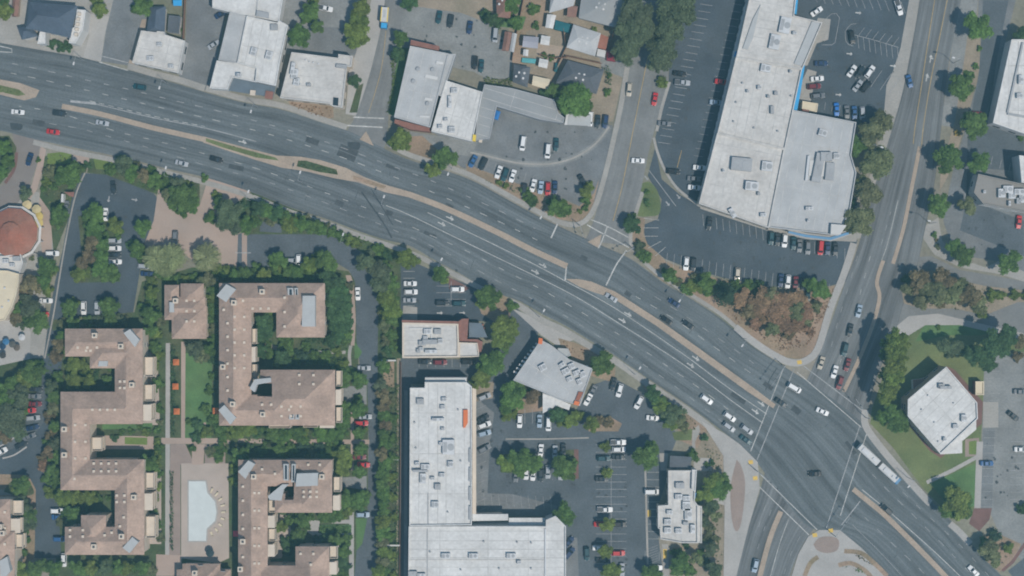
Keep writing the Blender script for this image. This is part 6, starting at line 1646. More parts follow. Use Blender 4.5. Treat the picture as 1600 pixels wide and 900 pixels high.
# ------------------------------------------------------------------ trees and shrubs (surveyed: x y radius kind)
SURVEY = '''
7 18 14 l;2 6 12 g;81 69 7.6 d;97 73 8 d;105 74 8 d;157 17 11 l;150 4 9 l;222 8 15 g;212 14 8 g;232 12 8 g;282 46 4 s;484 20 14 g;479 28 9 g;490 1 9 l;497 42 10 g;467 57 18 g
564 14 15 l;556 48 16 l;560 32 15 l;566 60 11 l;552 66 11 l;555 127 9.5 d;625 60 12 g;622 86 12 d;640 5 12 d;627 219 17 l;618 224 11 l;697 246 16 g;675 266 11 l;686 256 9 g
757 24 9 d;768 30 10 d;778 34 9 d;801 8 12 g;806 36 11 g;792 20 9 l;837 40 6 s;832 15 8 g;899 157 24 g;910 164 16 g;886 163 14 g;865 142 11 g;852 147 8 d;840 14 6 s;851 87 5 s;862 90 5 s;928 46 4.5 l;949 144 6 s;952 118 4 l
992 22 25 e;986 52 24 e;976 82 20 e;1003 40 20 e;1056 14 29 e;1046 48 22 e;1034 80 22 e;1030 98 17 e;1072 22 16 e;1035 128 8.4 l;1020 66 13 e
1527 41 21 g;1502 136 21 g;1508 122 11 g;1522 195 21 g;1514 187 12 g;1482 251 20 g;1486 238 12 g;1529 255 16 g;1467 320 18.5 g;1513 321 14 o;1494 387 13 g;1506 399 16 g;1577 409 18 g;1598 55 13 d;1531 76 4 s;1525 104 5 s;1519 118 5 s;1497 208 5 y;1595 215 5 s
1372 192 18 o;1360 214 19 o;1341 228 15 g;1369 256 23 o;1378 240 12 o;1355 302 21 o;1342 346 22 o;1330 354 12 o;1345 285 11 o;1328 318 9 d
1420 452 12 o;1436 440 17 b;1456 455 19 o;1477 437 17 b;1490 462 17 o;1511 464 17 b;1530 477 14 o;1534 490 8 l;1440 470 12 o;1503 446 11 o;1468 470 11 b;1420 436 9 d;1585 461 8 l;1603 463 7 l;1550 461 9 l;1564 462 7 l
1460 367 4.5 s;1465 386 4.5 o;1463 375 3 b
989 352 13 d;986 342 9 g;998 384 8 e;1008 401 9 g;1000 394 7 s;1048 431 11.5 g;1040 424 6 s;1058 440 7 o;1080 446 9 l;1070 450 7 g;1104 440 13 g;1094 450 8 l;1106 454 8 g;1088 434 7 o;1078 458 5 g
1164 468 17 r;1190 474 22 r;1214 480 23 r;1240 472 19 r;1224 502 20 r;1256 490 15 r;1200 498 12 r;1136 460 17 k;1128 448 9 d;1184 446 9 d;1278 450 15 g;1266 445 10 g;1290 458 9 g;1150 446 9 g;1168 445 8 g;1244 508 11 r;1180 506 10 r;1204 516 11 o;1232 522 9 b;1262 500 9 o;1170 488 12 b;1206 462 12 o;1244 486 13 o;1222 490 11 o;1186 462 9 o;1274 478 9 o;1268 520 6 r;1262 510 6 r;1236 516 5 r;1222 520 4 b
1011 300 4 s;1010 314 4 d;1012 320 3.4 s
872 324 14 g;884 328 10 g;864 316 9 d;866 326 8 g;827 309 9 g;820 300 7 g;833 316 7 d;917 300 10 l;920 290 7 l;915 312 7 g;915 325 5 s;906 330 4 l;780 285 5 l;790 290 5 l
1402 530 16 l;1398 548 17 l;1404 560 14 l;1398 572 17 l;1396 590 16 l;1390 606 15 l;1384 620 12 l;1386 540 12 g;1410 540 10 l;1384 556 10 g;1384 585 11 g;1398 656 17 g;1381 652 12 g;1412 667 9 g;1392 640 10 g
1476 542 12 e;1491 542 12 e;1484 552 8 e;1521 556 14 d;1536 556 17 d;1557 534 21 d;1574 524 16 d;1546 570 11 d;1512 548 10 d;1567 546 12 d;1596 536 11 b;1466 512 4 s;1590 558 8 b
1496 786 22 l;1484 796 15 g;1506 800 12 g;1489 772 12 g;1508 784 12 g;1547 862 16 o;1555 874 12 o;1540 850 9 g;1576 857 7.8 l;1555 836 9 k;1597 795 9 d
763 465 20 g;752 472 10 l;800 479 8.5 g;788 510 19 l;785 528 18 l;798 516 13 l;790 540 11 g;768 566 18 g;758 578 13 g;752 592 15 l;742 600 9 l;776 558 12 g;800 618 19 g;792 632 14 g;808 604 12 g;833 620 11 b;826 612 7 d;792 648 9 l;802 648 7 l;940 566 16 g;948 574 11 g;932 572 10 l;871 648 13 d;893 655 12 l;880 658 9 l;904 650 8 l;888 560 4 s
924 664 11 l;936 655 7 b;950 660 8 b;1019 614 12.5 d;1030 626 10 g;1034 638 12 l;1046 648 14 e;1058 644 13 e;1062 656 11 o;1048 662 11 l;1040 650 8 g;1068 668 8 o;1036 625 7 o;1010 712 20 g;1016 702 12 g
790 724 13 l;800 732 8 l;812 718 17 g;831 724 15 g;812 734 11 g;822 712 10 g;880 728 17 g;890 740 11 g;892 722 9 g;880 803 17 g;878 812 11 g;946 697 7.8 l;948 738 7.8 l;949 820 11 l;946 862 11 l;952 892 13 l;966 890 8 l;1017 896 13 g;1026 900 9 g
1117 754 15 l;1126 762 15 g;1104 772 13 l;1108 762 10 g;1130 750 10 g;1088 778 9 l;1082 713 9 g;1112 724 5 d;1104 726 4 s;1108 793 12 e;1116 806 10 o;1100 812 9 e;1110 826 8 o;1108 842 9 o;1112 858 11 e;1066 878 14 g;1060 866 8 g;1056 890 10 g;1088 872 11 o;1102 880 9 e;1114 888 12 e;1078 892 8 g;1072 852 5 d;1052 862 5 g;1120 842 6 o;1096 862 6 s;1100 684 6 d
108 272 19 g;118 264 11 g;96 280 10 g;76 268 9 o;72 284 7 l;84 292 6 g;68 296 5 s;41 303 11 e;93 336 14 g;90 348 9 g;96 326 9 l;8 230 11 g;14 252 10 g;4 270 10 g;60 250 4 s;136 258 6 d
192 260 13 e;206 270 12 g;225 274 12 b;240 280 11 g;252 290 9 g;173 264 9 g;277 286 10 e;281 310 17 g;292 302 14 g;298 314 12 g;272 318 10 g;264 304 10 o;186 248 6 d;214 260 8 o;236 268 8 g;260 280 8 g;296 288 6 l
146 336 16 g;138 346 9 g;180 352 12 l;184 364 8 g;150 360 13 g;146 379 12 b;160 384 12 g;166 372 8 g;142 402 12 b;158 402 13 g;128 414 10 b;122 430 11 l;132 426 10 l;157 420 12 g;170 426 13 g;178 432 9 g;150 412 9 e
224 356 13 g;214 390 13 g;220 400 9 g;206 384 8 d;244 404 17 p;268 402 18 p;259 417 13 p;322 402 18 p
72 417 15 g;80 424 9 l;66 440 13 g;74 452 9 l;50 446 15 b;42 458 11 b;44 474 16 e;30 482 10 g;24 500 10 b;34 506 9 e;58 504 17 g;46 500 10 g;42 392 5 o;50 404 4 o;52 582 17 g;60 572 10 g;40 592 16 l;26 600 15 g;32 618 19 e;14 606 15 g;8 628 17 g;16 652 22 e;30 642 13 g;22 672 18 e;6 680 13 b;4 662 11 g;-4 640 14 d
109 481 14 g;116 474 8 l;171 480 15 g;164 472 8 g;102 506 9 o;114 505 10 g;126 504 9 o;138 503 9 g;150 503 9 e;161 502 9 e;172 501 10 g;184 497 8 e;194 502 7 o;92 540 11 b;97 526 10 g;90 558 10 b;98 550 8 g;100 538 8 g
236 493 14 g;245 492 9 g;226 482 9 g;252 500 9 o;235 517 10 g;246 520 8 l;243 541 9 g;248 556 8 l;238 572 9 l;245 598 9 g;247 639 8.2 g;242 610 5 s;250 660 5 o;246 672 6 g
114 572 12 l;126 568 10 l;115 597 12 l;128 590 9 g;138 597 10 l;138 580 8 l;148 596 5 s;168 594 7.8 g;172 576 5 s;152 572 7 d;150 588 6 d
80 604 11 e;86 622 10 g;85 638 10 o;78 652 9 b;86 666 10 g;80 680 9 b;86 694 10 e;74 706 10 b;84 716 9 g;70 728 9 r;82 736 10 g;74 748 8 g;86 754 9 g;78 768 9 l;84 772 7 l;66 716 8 b
32 759 14 g;24 764 8 l;38 790 13 e;45 804 13 g;40 816 14 e;34 830 9 g;42 842 6 s;38 862 6 s;28 892 14 l;58 890 15 g;72 882 10 g;84 888 13 g;46 896 10 l;14 900 10 l;98 876 6 d
120 887 11 g;131 889 9 g;142 887 10 l;153 888 9 g;164 886 11 e;176 887 9 g;186 886 10 g;198 888 10 l;210 887 9 g;224 886 11 g;236 890 8 o
98 776 12 l;110 775 10 l;121 778 11 l;132 776 10 l;143 778 10 l;151 778 8 g;112 801 12 g;124 798 9 e;132 796 7 d;98 816 9 o;100 806 7 g;106 788 6 d;170 778 5 s;231 724 14 g;242 726 10 l;224 730 8 g;241 776 7.8 l;238 795 7.8 g;244 806 5 g;179 685 6 d;232 672 5 g;246 690 6 l
306 547 13 e;316 558 11 o;298 540 8 o;308 662 8 d;306 684 8 d;322 674 9 l;332 655 8 g;341 668 6 g
235 440 9 l;238 456 10 l;236 470 9 g;246 428 7 g;262 432 8 g;276 436 7 g;290 438 8 l;304 436 8 g;318 440 10 o;330 438 11 o;336 452 9 g;332 466 9 l;334 482 9 g;338 430 7 g;330 500 8 g;333 516 9 o;333 532 9 g;328 548 10 g;334 562 8 d;328 482 7 d
368 431 10 g;382 426 11 g;394 430 8 d;413 428 10 l;406 434 7 g;436 406 13 g;430 416 9 g;440 422 9 l;438 432 9 g;452 424 10 g;462 428 11 g;470 420 8 g;484 412 11 l;494 404 9 g;507 408 14 g;516 416 10 g;484 426 9 g;511 432 11 d;500 432 8 d;523 444 14 d;514 450 10 d
528 458 15 d;538 464 12 d;524 474 15 d;538 484 14 d;528 492 15 d;540 502 12 d;530 510 14 d;542 520 10 g;526 526 12 d;516 534 9 d;538 530 10 g;546 448 7 o
414 506 15 d;410 520 13 d;420 516 11 d;402 526 10 d;408 549 11 d;441 560 12.5 d;434 552 9 g;443 534 9 g;452 538 7 g;456 566 7 d;474 556 8 k;464 552 6 k;420 538 5 s
537 592 13 g;544 582 9 g;561 594 12 g;537 638 11 g;530 644 8 g;561 640 13 g;554 634 9 g;535 660 12 g;541 652 8 g;561 677 10 g;566 672 7 l;518 652 4 s;524 578 8 g;536 572 9 l
371 672 12 l;381 668 10 l;392 670 11 l;362 676 9 l;402 676 8 d;427 678 12 g;418 674 9 g;444 680 11 g;454 674 9 g;465 678 11 g;474 672 8 l;500 678 12 g;512 682 10 g;523 680 12 g;534 676 9 g;438 700 12 g;428 694 9 e;420 698 9 g;455 702 9 g;468 700 8 k;482 702 8 k;500 702 8 k;486 712 9 o;506 712 9 g;523 706 9 l;498 712 7 l;376 712 14 g;370 704 9 o;366 732 8 l;365 752 7.8 l;388 700 7 d
565 701 10 g;560 708 7 l;536 712 13 l;541 722 9 l;536 732 12 l;528 724 8 l;561 737 10.5 g;538 780 14 g;532 790 9 g;562 782 15 g;554 790 9 g;569 774 9 g;546 796 7 l
439 824 10 l;444 820 6 l;466 836 12 g;458 842 8 g;472 812 11 g;462 806 8 g;484 806 7 g;446 847 8 d;448 862 7 d;506 806 9 g;516 808 8 g;526 806 9 g;538 804 7 l;496 842 7 k;506 840 6 d;524 844 10 g;541 843 9 g;534 852 8 g;538 862 10 g;530 876 10 d;540 884 9 d;536 896 8 g;524 862 6 d
150 560 8 l;160 566 7 g;112 584 8 g;133 606 7 g;420 498 12 g;407 512 9 g;412 534 8 g;396 548 7 g;424 552 8 g;434 566 7 l;450 548 8 g;464 562 7 g;478 542 7 g;490 556 8 g;510 556 8 g;527 548 7 l;344 672 9 g;350 684 8 g;408 704 8 g;446 706 8 l;478 690 7 g;514 700 8 g;530 694 8 g;296 660 6 g;320 640 8 g;328 610 7 g;334 588 7 g;300 700 6 g;330 706 8 o;344 700 9 g;342 714 8 g;248 700 7 g;244 712 7 l;250 740 6 g;248 760 6 l;246 820 7 g;250 840 7 o;190 676 5 g;205 674 5 g;218 666 6 g;228 676 6 l;350 430 8 g;358 424 9 l;422 438 8 g;446 438 8 g;476 436 8 g;340 420 7 l;402 418 8 g;560 620 6 g;
524 740 7 l;528 770 8 g;526 800 8 g;452 812 7 g;480 824 6 g;460 850 8 g;470 846 7 d;90 590 9 g;92 630 8 g;76 690 8 g;92 700 7 g;90 740 8 g;88 610 8 l;320 278 6 g;300 324 10 g;286 330 9 g;330 340 9 g;344 318 10 g;338 306 7 l;570 408 15 e;578 416 10 o;594 424 16 e;602 416 10 g;598 440 15 e;610 436 10 g;612 450 12 g;592 452 8 o;604 464 14 l;614 470 10 g;612 482 14 l;604 490 10 l;598 486 8 o;614 498 12 g;602 512 10 o;612 522 10 g;604 532 8 o;614 540 8 g;606 548 8 d;634 404 15 l;646 408 9 l;592 390 9 g;604 400 9 d;580 396 8 e;688 430 11.5 g;694 436 7 l
359 334 20 e;352 346 15 e;366 350 13 e;348 326 9 d;386 351 13 g;376 344 9 g;398 346 9 g;404 326 11 d;418 330 11 g;432 334 11 d;444 340 10 g;424 344 8 o;453 350 12 l;463 344 9 g;470 350 12 g;481 346 9 o;491 354 11 g;502 358 10 g;511 356 8 o;520 364 9 g;532 368 8 g;546 374 8 l;556 380 7 l;378 322 8 d;392 320 6 d
'''
for item in SURVEY.replace('\n', ';').split(';'):
    if item.strip():
        x, y, r, k = item.split(); tree(float(x), float(y), float(r), k)
# overgrown strip between the apartments and the stores
rs = random.Random(5)
for i in range(22):
    y = 572 + i * 15.3
    if 606 > y > 572 and i % 2: continue
    tree(599 + rs.uniform(-3, 3), y, rs.uniform(9.3, 11.5), rs.choice('gglgbeo') if y > 640 else rs.choice('beobg'))
    if i % 2: tree(612 + rs.uniform(-2, 2), y + 6, rs.uniform(6.5, 8.5), rs.choice('glg') if y > 640 else rs.choice('boe'))
tree(593, 893, 12, 'l')

# low planting that nobody could count
cover([(186, 252), (262, 272), (300, 290), (264, 310), (200, 284), (166, 268)], 'g', 1.6, .8)
cover([(396, 304), (452, 328), (520, 354), (588, 378), (560, 384), (510, 362), (440, 346), (392, 330)], 'g', 1.6, .9)
cover([(592, 570), (618, 570), (618, 900), (590, 900)], 'e', 1.5, .9)
cover([(1090, 440), (1210, 456), (1306, 450), (1290, 490), (1262, 540), (1220, 548), (1150, 500)], 'r', 1.6, .7)
cover([(1100, 680), (1128, 710), (1128, 900), (1100, 890), (1102, 760)], 'o', .7, .6)
cover([(-10, 132), (34, 144), (28, 149), (-10, 142)], 'g', 2.0, .6); cover([(324, 217), (370, 230), (430, 247), (400, 246), (350, 231)], 'o', 1.6, .5); cover([(467, 252), (526, 266), (526, 272), (500, 268), (466, 259)], 'd', 3.0, .7)
cover([(455, 160), (518, 168), (518, 182), (500, 183), (458, 168)], 'r', 1.4, .5); cover([(1410, 456), (1456, 430), (1500, 444), (1560, 456), (1540, 488), (1440, 478)], 'o', .8, .6)
cover([(740, 276), (790, 286), (862, 310), (900, 326), (905, 344), (868, 338), (800, 300)], 'o', .6, .5); cover([(74, 242), (110, 240), (130, 270), (100, 340), (80, 330), (66, 300)], 'o', .9, .6)
cover([(344, 668), (520, 668), (540, 700), (520, 716), (430, 714), (350, 700)], 'g', .8, .6); cover([(72, 560), (92, 520), (96, 560), (92, 680), (90, 760), (70, 750)], 'g', 1.2, .7)
cover([(480, 534), (545, 536), (545, 572), (478, 574)], 'g', 1.0, .5); cover([(1320, 862), (1345, 866), (1384, 898), (1366, 884)], 'b', 2.4, .5); cover([(1312, 885), (1340, 884), (1360, 902), (1350, 896)], 'g', 2.4, .5)
cover([(876, 532), (930, 554), (956, 575), (912, 572)], 'r', .8, .5); cover([(1012, 606), (1076, 650), (1100, 674), (1070, 670)], 'o', .8, .6); cover([(1534, 842), (1590, 852), (1562, 890)], 'b', .9, .6)

# ------------------------------------------------------------------ vehicles (x y heading colour)
cars('on the boulevard at the upper left, above the red pavilion', [(28, 175, 5, 'white'), (93, 177, 8, 'dark'), (160, 192, 10, 'silver'), (83, 206, 8, 'red')])
cars('on the boulevard below the square white shop', [(218, 136, 190, 'teal')])
cars('on the boulevard above the planted left parking drive', [(338, 249, 16, 'black'), (284, 255, 14, 'silver')])
cars('in the wide lanes left of the rusty trees', [(955, 465, 212, 'silver'), (1053, 473, 214, 'navy'), (1041, 500, 215, 'black', 'sedan'), (1075, 507, 214, 'dark')])
cars('queueing on the boulevard before the big crossing', [(1104, 624, 36, 'white', 'suv'), (1140, 651, 36, 'white', 'suv'), (1139, 667, 36, 'silver'), (1167, 671, 36, 'silver', 'suv'), (1165, 687, 36, 'teal')])
cars('inside the big crossing', [(1241, 606, 30, 'white', 'van'), (1220, 629, 35, 'dark'), (1285, 643, 24, 'white'), (1273, 740, 176, 'black', 'sedan')])
cars('waiting on the cross road above the big crossing', [(1342, 486, 103, 'paleblue'), (1328, 516, 103, 'dark'), (1320, 546, 103, 'teal', 'suv'), (1324, 570, 106, 'maroon', 'sedan'), (1304, 581, 107, 'white'), (1312, 598, 107, 'maroon', 'suv'), (1283, 567, 108, 'beige')])
cars('on the boulevard below the long white bus', [(1385, 796, 222, 'dark')])
cars('at the lower right border of the boulevard', [(1521, 892, 225, 'white')])
cars('on the cross road below the crossing', [(1180, 884, 102, 'paleblue', 'suv')])
cars('driving past the olive trees on the cross road', [(1421, 127, 75, 'blue', 'sedan')])
cars('on the side street with the big trees', [(1023, 155, 100, 'red', 'sedan'), (983, 140, 95, 'beige', 'suv'), (997, 251, 3, 'white', 'sedan')])
cars('on the pinkish side street at the left', [(46, 249, 108, 'navy')])
cars('on the yard behind the two showrooms', [(508, 13, 12, 'white', 'pickup'), (334, 70, -32, 'silver'), (345, 22, -30, 'navy')])
cars('in the grey lot behind the long workshop', [(686, 27, 100, 'teal', 'sedan'), (704, 33, 100, 'dark', 'suv'), (734, 43, 97, 'navy', 'sedan'), (774, 55, 95, 'silver', 'van'), (742, 98, 95, 'black', 'suv'), (752, 103, 95, 'teal', 'sedan')])
cars('in the open middle of the used car lot', [(817, 224, 98, 'white', 'van'), (856, 236, 96, 'white', 'van'), (869, 226, 92, 'teal', 'sedan')])
cars('beside the pale blue canopy', [(922, 186, 95, 'white', 'van'), (934, 190, 95, 'dark', 'sedan'), (946, 190, 97, 'navy', 'suv')])
cars('in the used car row along the boulevard hedge', [(739, 252, 118, 'blue'), (755, 256, 116, 'dark'), (779, 269, 110, 'white'), (789, 273, 108, 'teal'), (801, 275, 108, 'white'), (819, 297, 95, 'dark'), (833, 290, 105, 'white'), (845, 293, 98, 'paleblue'), (856, 295, 92, 'red', 'suv'), (867, 293, 92, 'navy'), (910, 282, 60, 'dark')])
cars('in the dark lot left of the shopping centre', [(1062, 115, 8, 'black'), (1066, 129, 5, 'silver', 'pickup'), (1127, 128, 8, 'red'), (1119, 160, 5, 'paleblue'), (1038, 193, 5, 'grey'), (1093, 262, 5, 'white'), (1052, 268, 5, 'black'), (1085, 293, 5, 'white'), (1084, 279, 5, 'grey')])
cars('in the row against the lower store front', [(1108, 349, 98, 'dark'), (1205, 372, 95, 'teal', 'suv'), (1215, 374, 95, 'dark'), (1226, 376, 95, 'white', 'suv'), (1240, 380, 93, 'teal', 'sedan'), (1249, 384, 93, 'grey', 'sedan'), (1262, 387, 92, 'grey', 'suv'), (1282, 387, 95, 'red', 'van'), (1293, 388, 92, 'navy'), (1305, 389, 92, 'dark')])
cars('in the row above the rusty trees', [(1072, 412, 95, 'white', 'suv'), (1083, 413, 95, 'dark', 'suv'), (1152, 429, 95, 'beige', 'suv'), (1220, 438, 95, 'navy'), (1231, 440, 95, 'white'), (1243, 442, 95, 'maroon', 'sedan'), (1256, 444, 95, 'dark'), (1262, 462, 95, 'teal')])
cars('in the lot right of the shopping centre', [(1404, 12, 72, 'white', 'pickup'), (1276, 18, -35, 'white'), (1331, 58, 80, 'black', 'suv'), (1331, 111, -55, 'white'), (1344, 112, -60, 'dark'), (1359, 112, -55, 'white', 'suv'), (1340, 134, -52, 'silver'), (1353, 135, -52, 'black'), (1277, 123, -5, 'white'), (1272, 135, -5, 'maroon'), (1307, 171, 88, 'brightblue'), (1323, 175, 88, 'grey'), (1335, 176, 88, 'blue'), (1347, 177, 88, 'silver'), (1283, 99, 0, 'navy'), (1278, 150, -5, 'grey'), (1350, 190, 88, 'navy')])
cars('in the lot below the taupe roofed bank', [(1592, 347, 95, 'red', 'sedan')])
cars('peeking out above the third round tree of the cross road', [(1527, 178, 5, 'maroon', 'sedan')])
cars('in the pale lot right of the white hall', [(1583, 650, 40, 'dark'), (1595, 702, 0, 'white'), (1542, 724, 0, 'blue'), (1594, 612, 0, 'grey')])
cars('in the small lot above the restaurant', [(641, 443, 0, 'white'), (642, 456, 0, 'white'), (640, 469, 0, 'silver'), (715, 452, 0, 'white', 'suv'), (691, 473, 0, 'dark'), (717, 474, 0, 'teal')])
cars('in the row under the restaurant', [(664, 565, 0, 'dark'), (688, 566, 0, 'maroon'), (731, 565, 0, 'black')])
cars('in the lot beside the diner', [(919, 624, 118, 'white'), (926, 611, 118, 'grey'), (968, 610, 105, 'white', 'suv'), (998, 629, 118, 'white', 'suv'), (1020, 653, 5, 'white', 'sedan'), (958, 600, 105, 'dark')])  # last dark car is added where only a dark shadow lies
cars('parked along the front of the L shaped store', [(757, 620, -22, 'silver'), (755, 654, -30, 'dark'), (757, 664, -20, 'white', 'suv'), (757, 677, -15, 'paleblue'), (757, 701, -28, 'grey')])
cars('in the row between the two trees under the diner', [(812, 658, 92, 'white'), (843, 658, 92, 'paleblue'), (857, 662, 92, 'white', 'van')])
cars('at the upper edge of the tree island', [(845, 704, 95, 'white'), (867, 706, 92, 'silver'), (880, 703, 92, 'dark')])
cars('at the lower edge of the tree island', [(806, 743, 92, 'grey'), (822, 739, 92, 'white', 'suv'), (833, 741, 95, 'white'), (845, 742, 92, 'dark'), (856, 737, 90, 'silver', 'suv'), (876, 740, 92, 'silver')])
cars('in the double row left of the fast food restaurant', [(966, 691, 0, 'white', 'pickup'), (967, 702, 0, 'white', 'suv'), (966, 714, 0, 'dark', 'sedan'), (943, 716, 0, 'teal'), (940, 748, 0, 'dark'), (945, 796, 0, 'white', 'pickup'), (938, 819, 0, 'red', 'sedan'), (968, 819, 0, 'black', 'suv'), (936, 856, 0, 'white'), (966, 864, 0, 'red', 'suv'), (941, 875, 0, 'dark'), (972, 890, 90, 'silver')])
cars('at the side of the L shaped store', [(889, 847, -48, 'navy'), (890, 864, -48, 'navy', 'suv'), (917, 865, 88, 'teal')])
cars('between the drive through kerb and the fast food restaurant', [(1018, 768, 0, 'white', 'van'), (1025, 887, 0, 'white')])
cars('on the curved drive at the C shaped block', [(457, 407, 0, 'silver'), (467, 408, 88, 'white', 'suv'), (559, 459, 88, 'white')])
cars('in the bays right of the apartment gardens', [(565, 661, 0, 'red', 'suv'), (571, 651, 0, 'silver', 'sedan'), (562, 714, 0, 'maroon', 'sedan'), (568, 726, 5, 'red', 'sedan'), (567, 804, 0, 'paleblue', 'suv'), (569, 575, 0, 'silver')])  # last silver car stands in for a white lamp dome
cars('in the upper left parking drive', [(177, 293, 85, 'dark'), (165, 335, 90, 'white', 'sedan')])  # the white sedan stands in for a white box
cars('on the tree island of the left parking drive', [(179, 376, 0, 'silver'), (179, 388, 0, 'white'), (179, 398, 0, 'dark'), (180, 409, 0, 'white')])
cars('on the pink plaza between the palms', [(274, 371, 92, 'grey')])
cars('left of the palms', [(226, 416, 5, 'silver'), (230, 428, 5, 'navy')])
cars('along the kerb left of the parking drive', [(82, 396, 0, 'white', 'suv'), (72, 470, 0, 'white'), (66, 491, 0, 'red', 'suv'), (104, 324, 90, 'grey')])
cars('between the two round trees above the winding block', [(131, 481, 90, 'white'), (152, 481, 90, 'silver')])
cars('in the slanting row at the left border', [(56, 608, 3, 'dark'), (54, 619, 0, 'grey'), (55, 631, 0, 'maroon'), (46, 641, 0, 'red'), (52, 653, -5, 'silver'), (51, 668, -12, 'navy'), (46, 682, -20, 'grey'), (2, 706, -30, 'white'), (33, 695, -28, 'dark')])
cars('in the bays at the lower left block', [(90, 798, 0, 'white'), (91, 808, 0, 'blue'), (94, 842, 0, 'blue'), (100, 875, 90, 'white')])

# articulated bus
def bus():
    a = math.atan2(752 - 697, 1402 - 1342)
    o = empty('articulated_bus', (*P(1372.5, 724.5, 1.5)[:2], .055), -a)
    tag(o, 'long white articulated bus with blue front on the boulevard', 'bus')
    def shell(x0, x1, nm, m, z1=3.05):
        b = MB(); w = 1.28
        pr = [(-w, .35), (-w, z1 - .35), (-w + .25, z1), (w - .25, z1), (w, z1 - .35), (w, .35)]
        v = [(x, y, z) for x in (x0, x1) for y, z in pr]
        b.add(v, [(i, (i + 1) % 6, (i + 1) % 6 + 6, i + 6) for i in range(6)] + [(5, 4, 3, 2, 1, 0), (6, 7, 8, 9, 10, 11)])
        b.build(nm, m, o)
    shell(-9.1, -.5, 'rear_body', 'trim_white'); shell(.5, 8.2, 'front_body', 'trim_white'); shell(8.2, 9.15, 'nose', 'awning_soft', 2.95)
    b = MB()
    for k in range(5): b.box((-.4 + k * .2, 0, .6), (.1, 2.3 - .1 * (k % 2), 2.3))
    b.build('bellows', 'metal_dark', o)
    for x, l, w in ((-6.5, 3.0, 1.6), (-2.6, 1.2, 1.0), (3.4, 2.6, 1.6), (6.4, 1.0, .9)):
        b = MB(); b.box((x, 0, 3.04), (l, w, .28), 0, 0, .92); b.build('roof_unit', 'metal_pale', o)
    for s in (-1, 1):
        for x0, x1 in ((-8.8, -.8), (.8, 8.0)):
            b = MB(); b.box(((x0 + x1) / 2, s * 1.285, 1.3), (x1 - x0, .03, 1.05)); b.build('side_window', 'glass', o)
    b = MB(); b.box((9.16, 0, 1.2), (.03, 2.2, 1.3)); b.build('windshield', 'glass', o)
    for x in (-6.2, 2.0, 6.4):
        for s in (-1, 1):
            b = MB(); b.tube([(x, s * 1.0, .48), (x, s * 1.29, .48)], .48, 14); b.build('wheel', 'tyre', o)
bus()
# box truck with advertising body at the top street
o = empty('box_truck', (*P(601, 28, 1.6)[:2], .055), -math.radians(95)); tag(o, 'box truck with yellow edged white box and blue cab on the narrow street', 'truck')
m = MB(); m.box((-.9, 0, .9), (5.0, 2.5, 2.3)); m.build('cargo_box', 'wall_white', o)
for s in (-1, 1): m = MB(); m.box((-.9, s * 1.12, 3.2), (5.0, .3, .05)); m.build('yellow_edge', 'sign_yellow', o)
m = MB(); m.box((-1.2, 0, 3.2), (2.6, .9, .04)); m.build('roof_hatch', 'deck_pale', o)
m = MB(); m.box((2.7, 0, .5), (2.0, 2.2, 1.6), 0, 0, .88); m.build('cab', 'awning_blue', o)
m = MB(); m.box((3.6, 0, 1.25), (.12, 1.8, .7), 0, 0, .9); m.build('windshield', 'glass', o)
for x in (-2.4, 2.6):
    for s in (-1, 1): m = MB(); m.tube([(x, s * .95, .45), (x, s * 1.2, .45)], .45, 12); m.build('wheel', 'tyre', o)

# ------------------------------------------------------------------ labels
ORD = ['first', 'second', 'third', 'fourth', 'fifth', 'sixth', 'seventh', 'eighth', 'ninth', 'tenth', 'eleventh', 'twelfth', 'thirteenth', 'fourteenth', 'fifteenth', 'sixteenth', 'seventeenth', 'eighteenth', 'nineteenth', 'twentieth'] + [f'{i}th' for i in range(21, 60)]
def rank(items, phrase):
    """items: [(object, x, y, what)] of one place; unlike look first, then the order along the place's longer axis"""
    by = {}
    for it in items: by.setdefault(it[3], []).append(it)
    for what, L in by.items():
        if len(L) == 1:
            L[0][0]['label'] = f'{what} {phrase}'; continue
        dx = max(i[1] for i in L) - min(i[1] for i in L); dy = max(i[2] for i in L) - min(i[2] for i in L)
        ax = 1 if dx >= dy else 2
        L.sort(key=lambda i: (i[ax], i[3 - ax]))
        for n, i in enumerate(L):
            i[0]['label'] = f'{what}, {ORD[n]} from {"left" if ax == 1 else "top"}, {phrase}'
rows = {}
CW_ = {'dark': 'dark grey', 'teal': 'dark teal', 'navy': 'navy blue', 'paleblue': 'pale blue', 'brightblue': 'bright blue'}
KW = {'sedan': 'sedan', 'suv': 'tall wagon', 'pickup': 'pickup', 'van': 'van'}
for o, x, y, c, k, row in CARS:
    rows.setdefault(row[0], []).append((o, x, y, f'{CW_.get(c, c)} {KW[k]}'))
    o['category'] = {'pickup': 'pickup truck', 'van': 'van'}.get(k, 'car'); o['group'] = 'cars ' + row[0]
for ph, L in rows.items(): rank(L, ph)

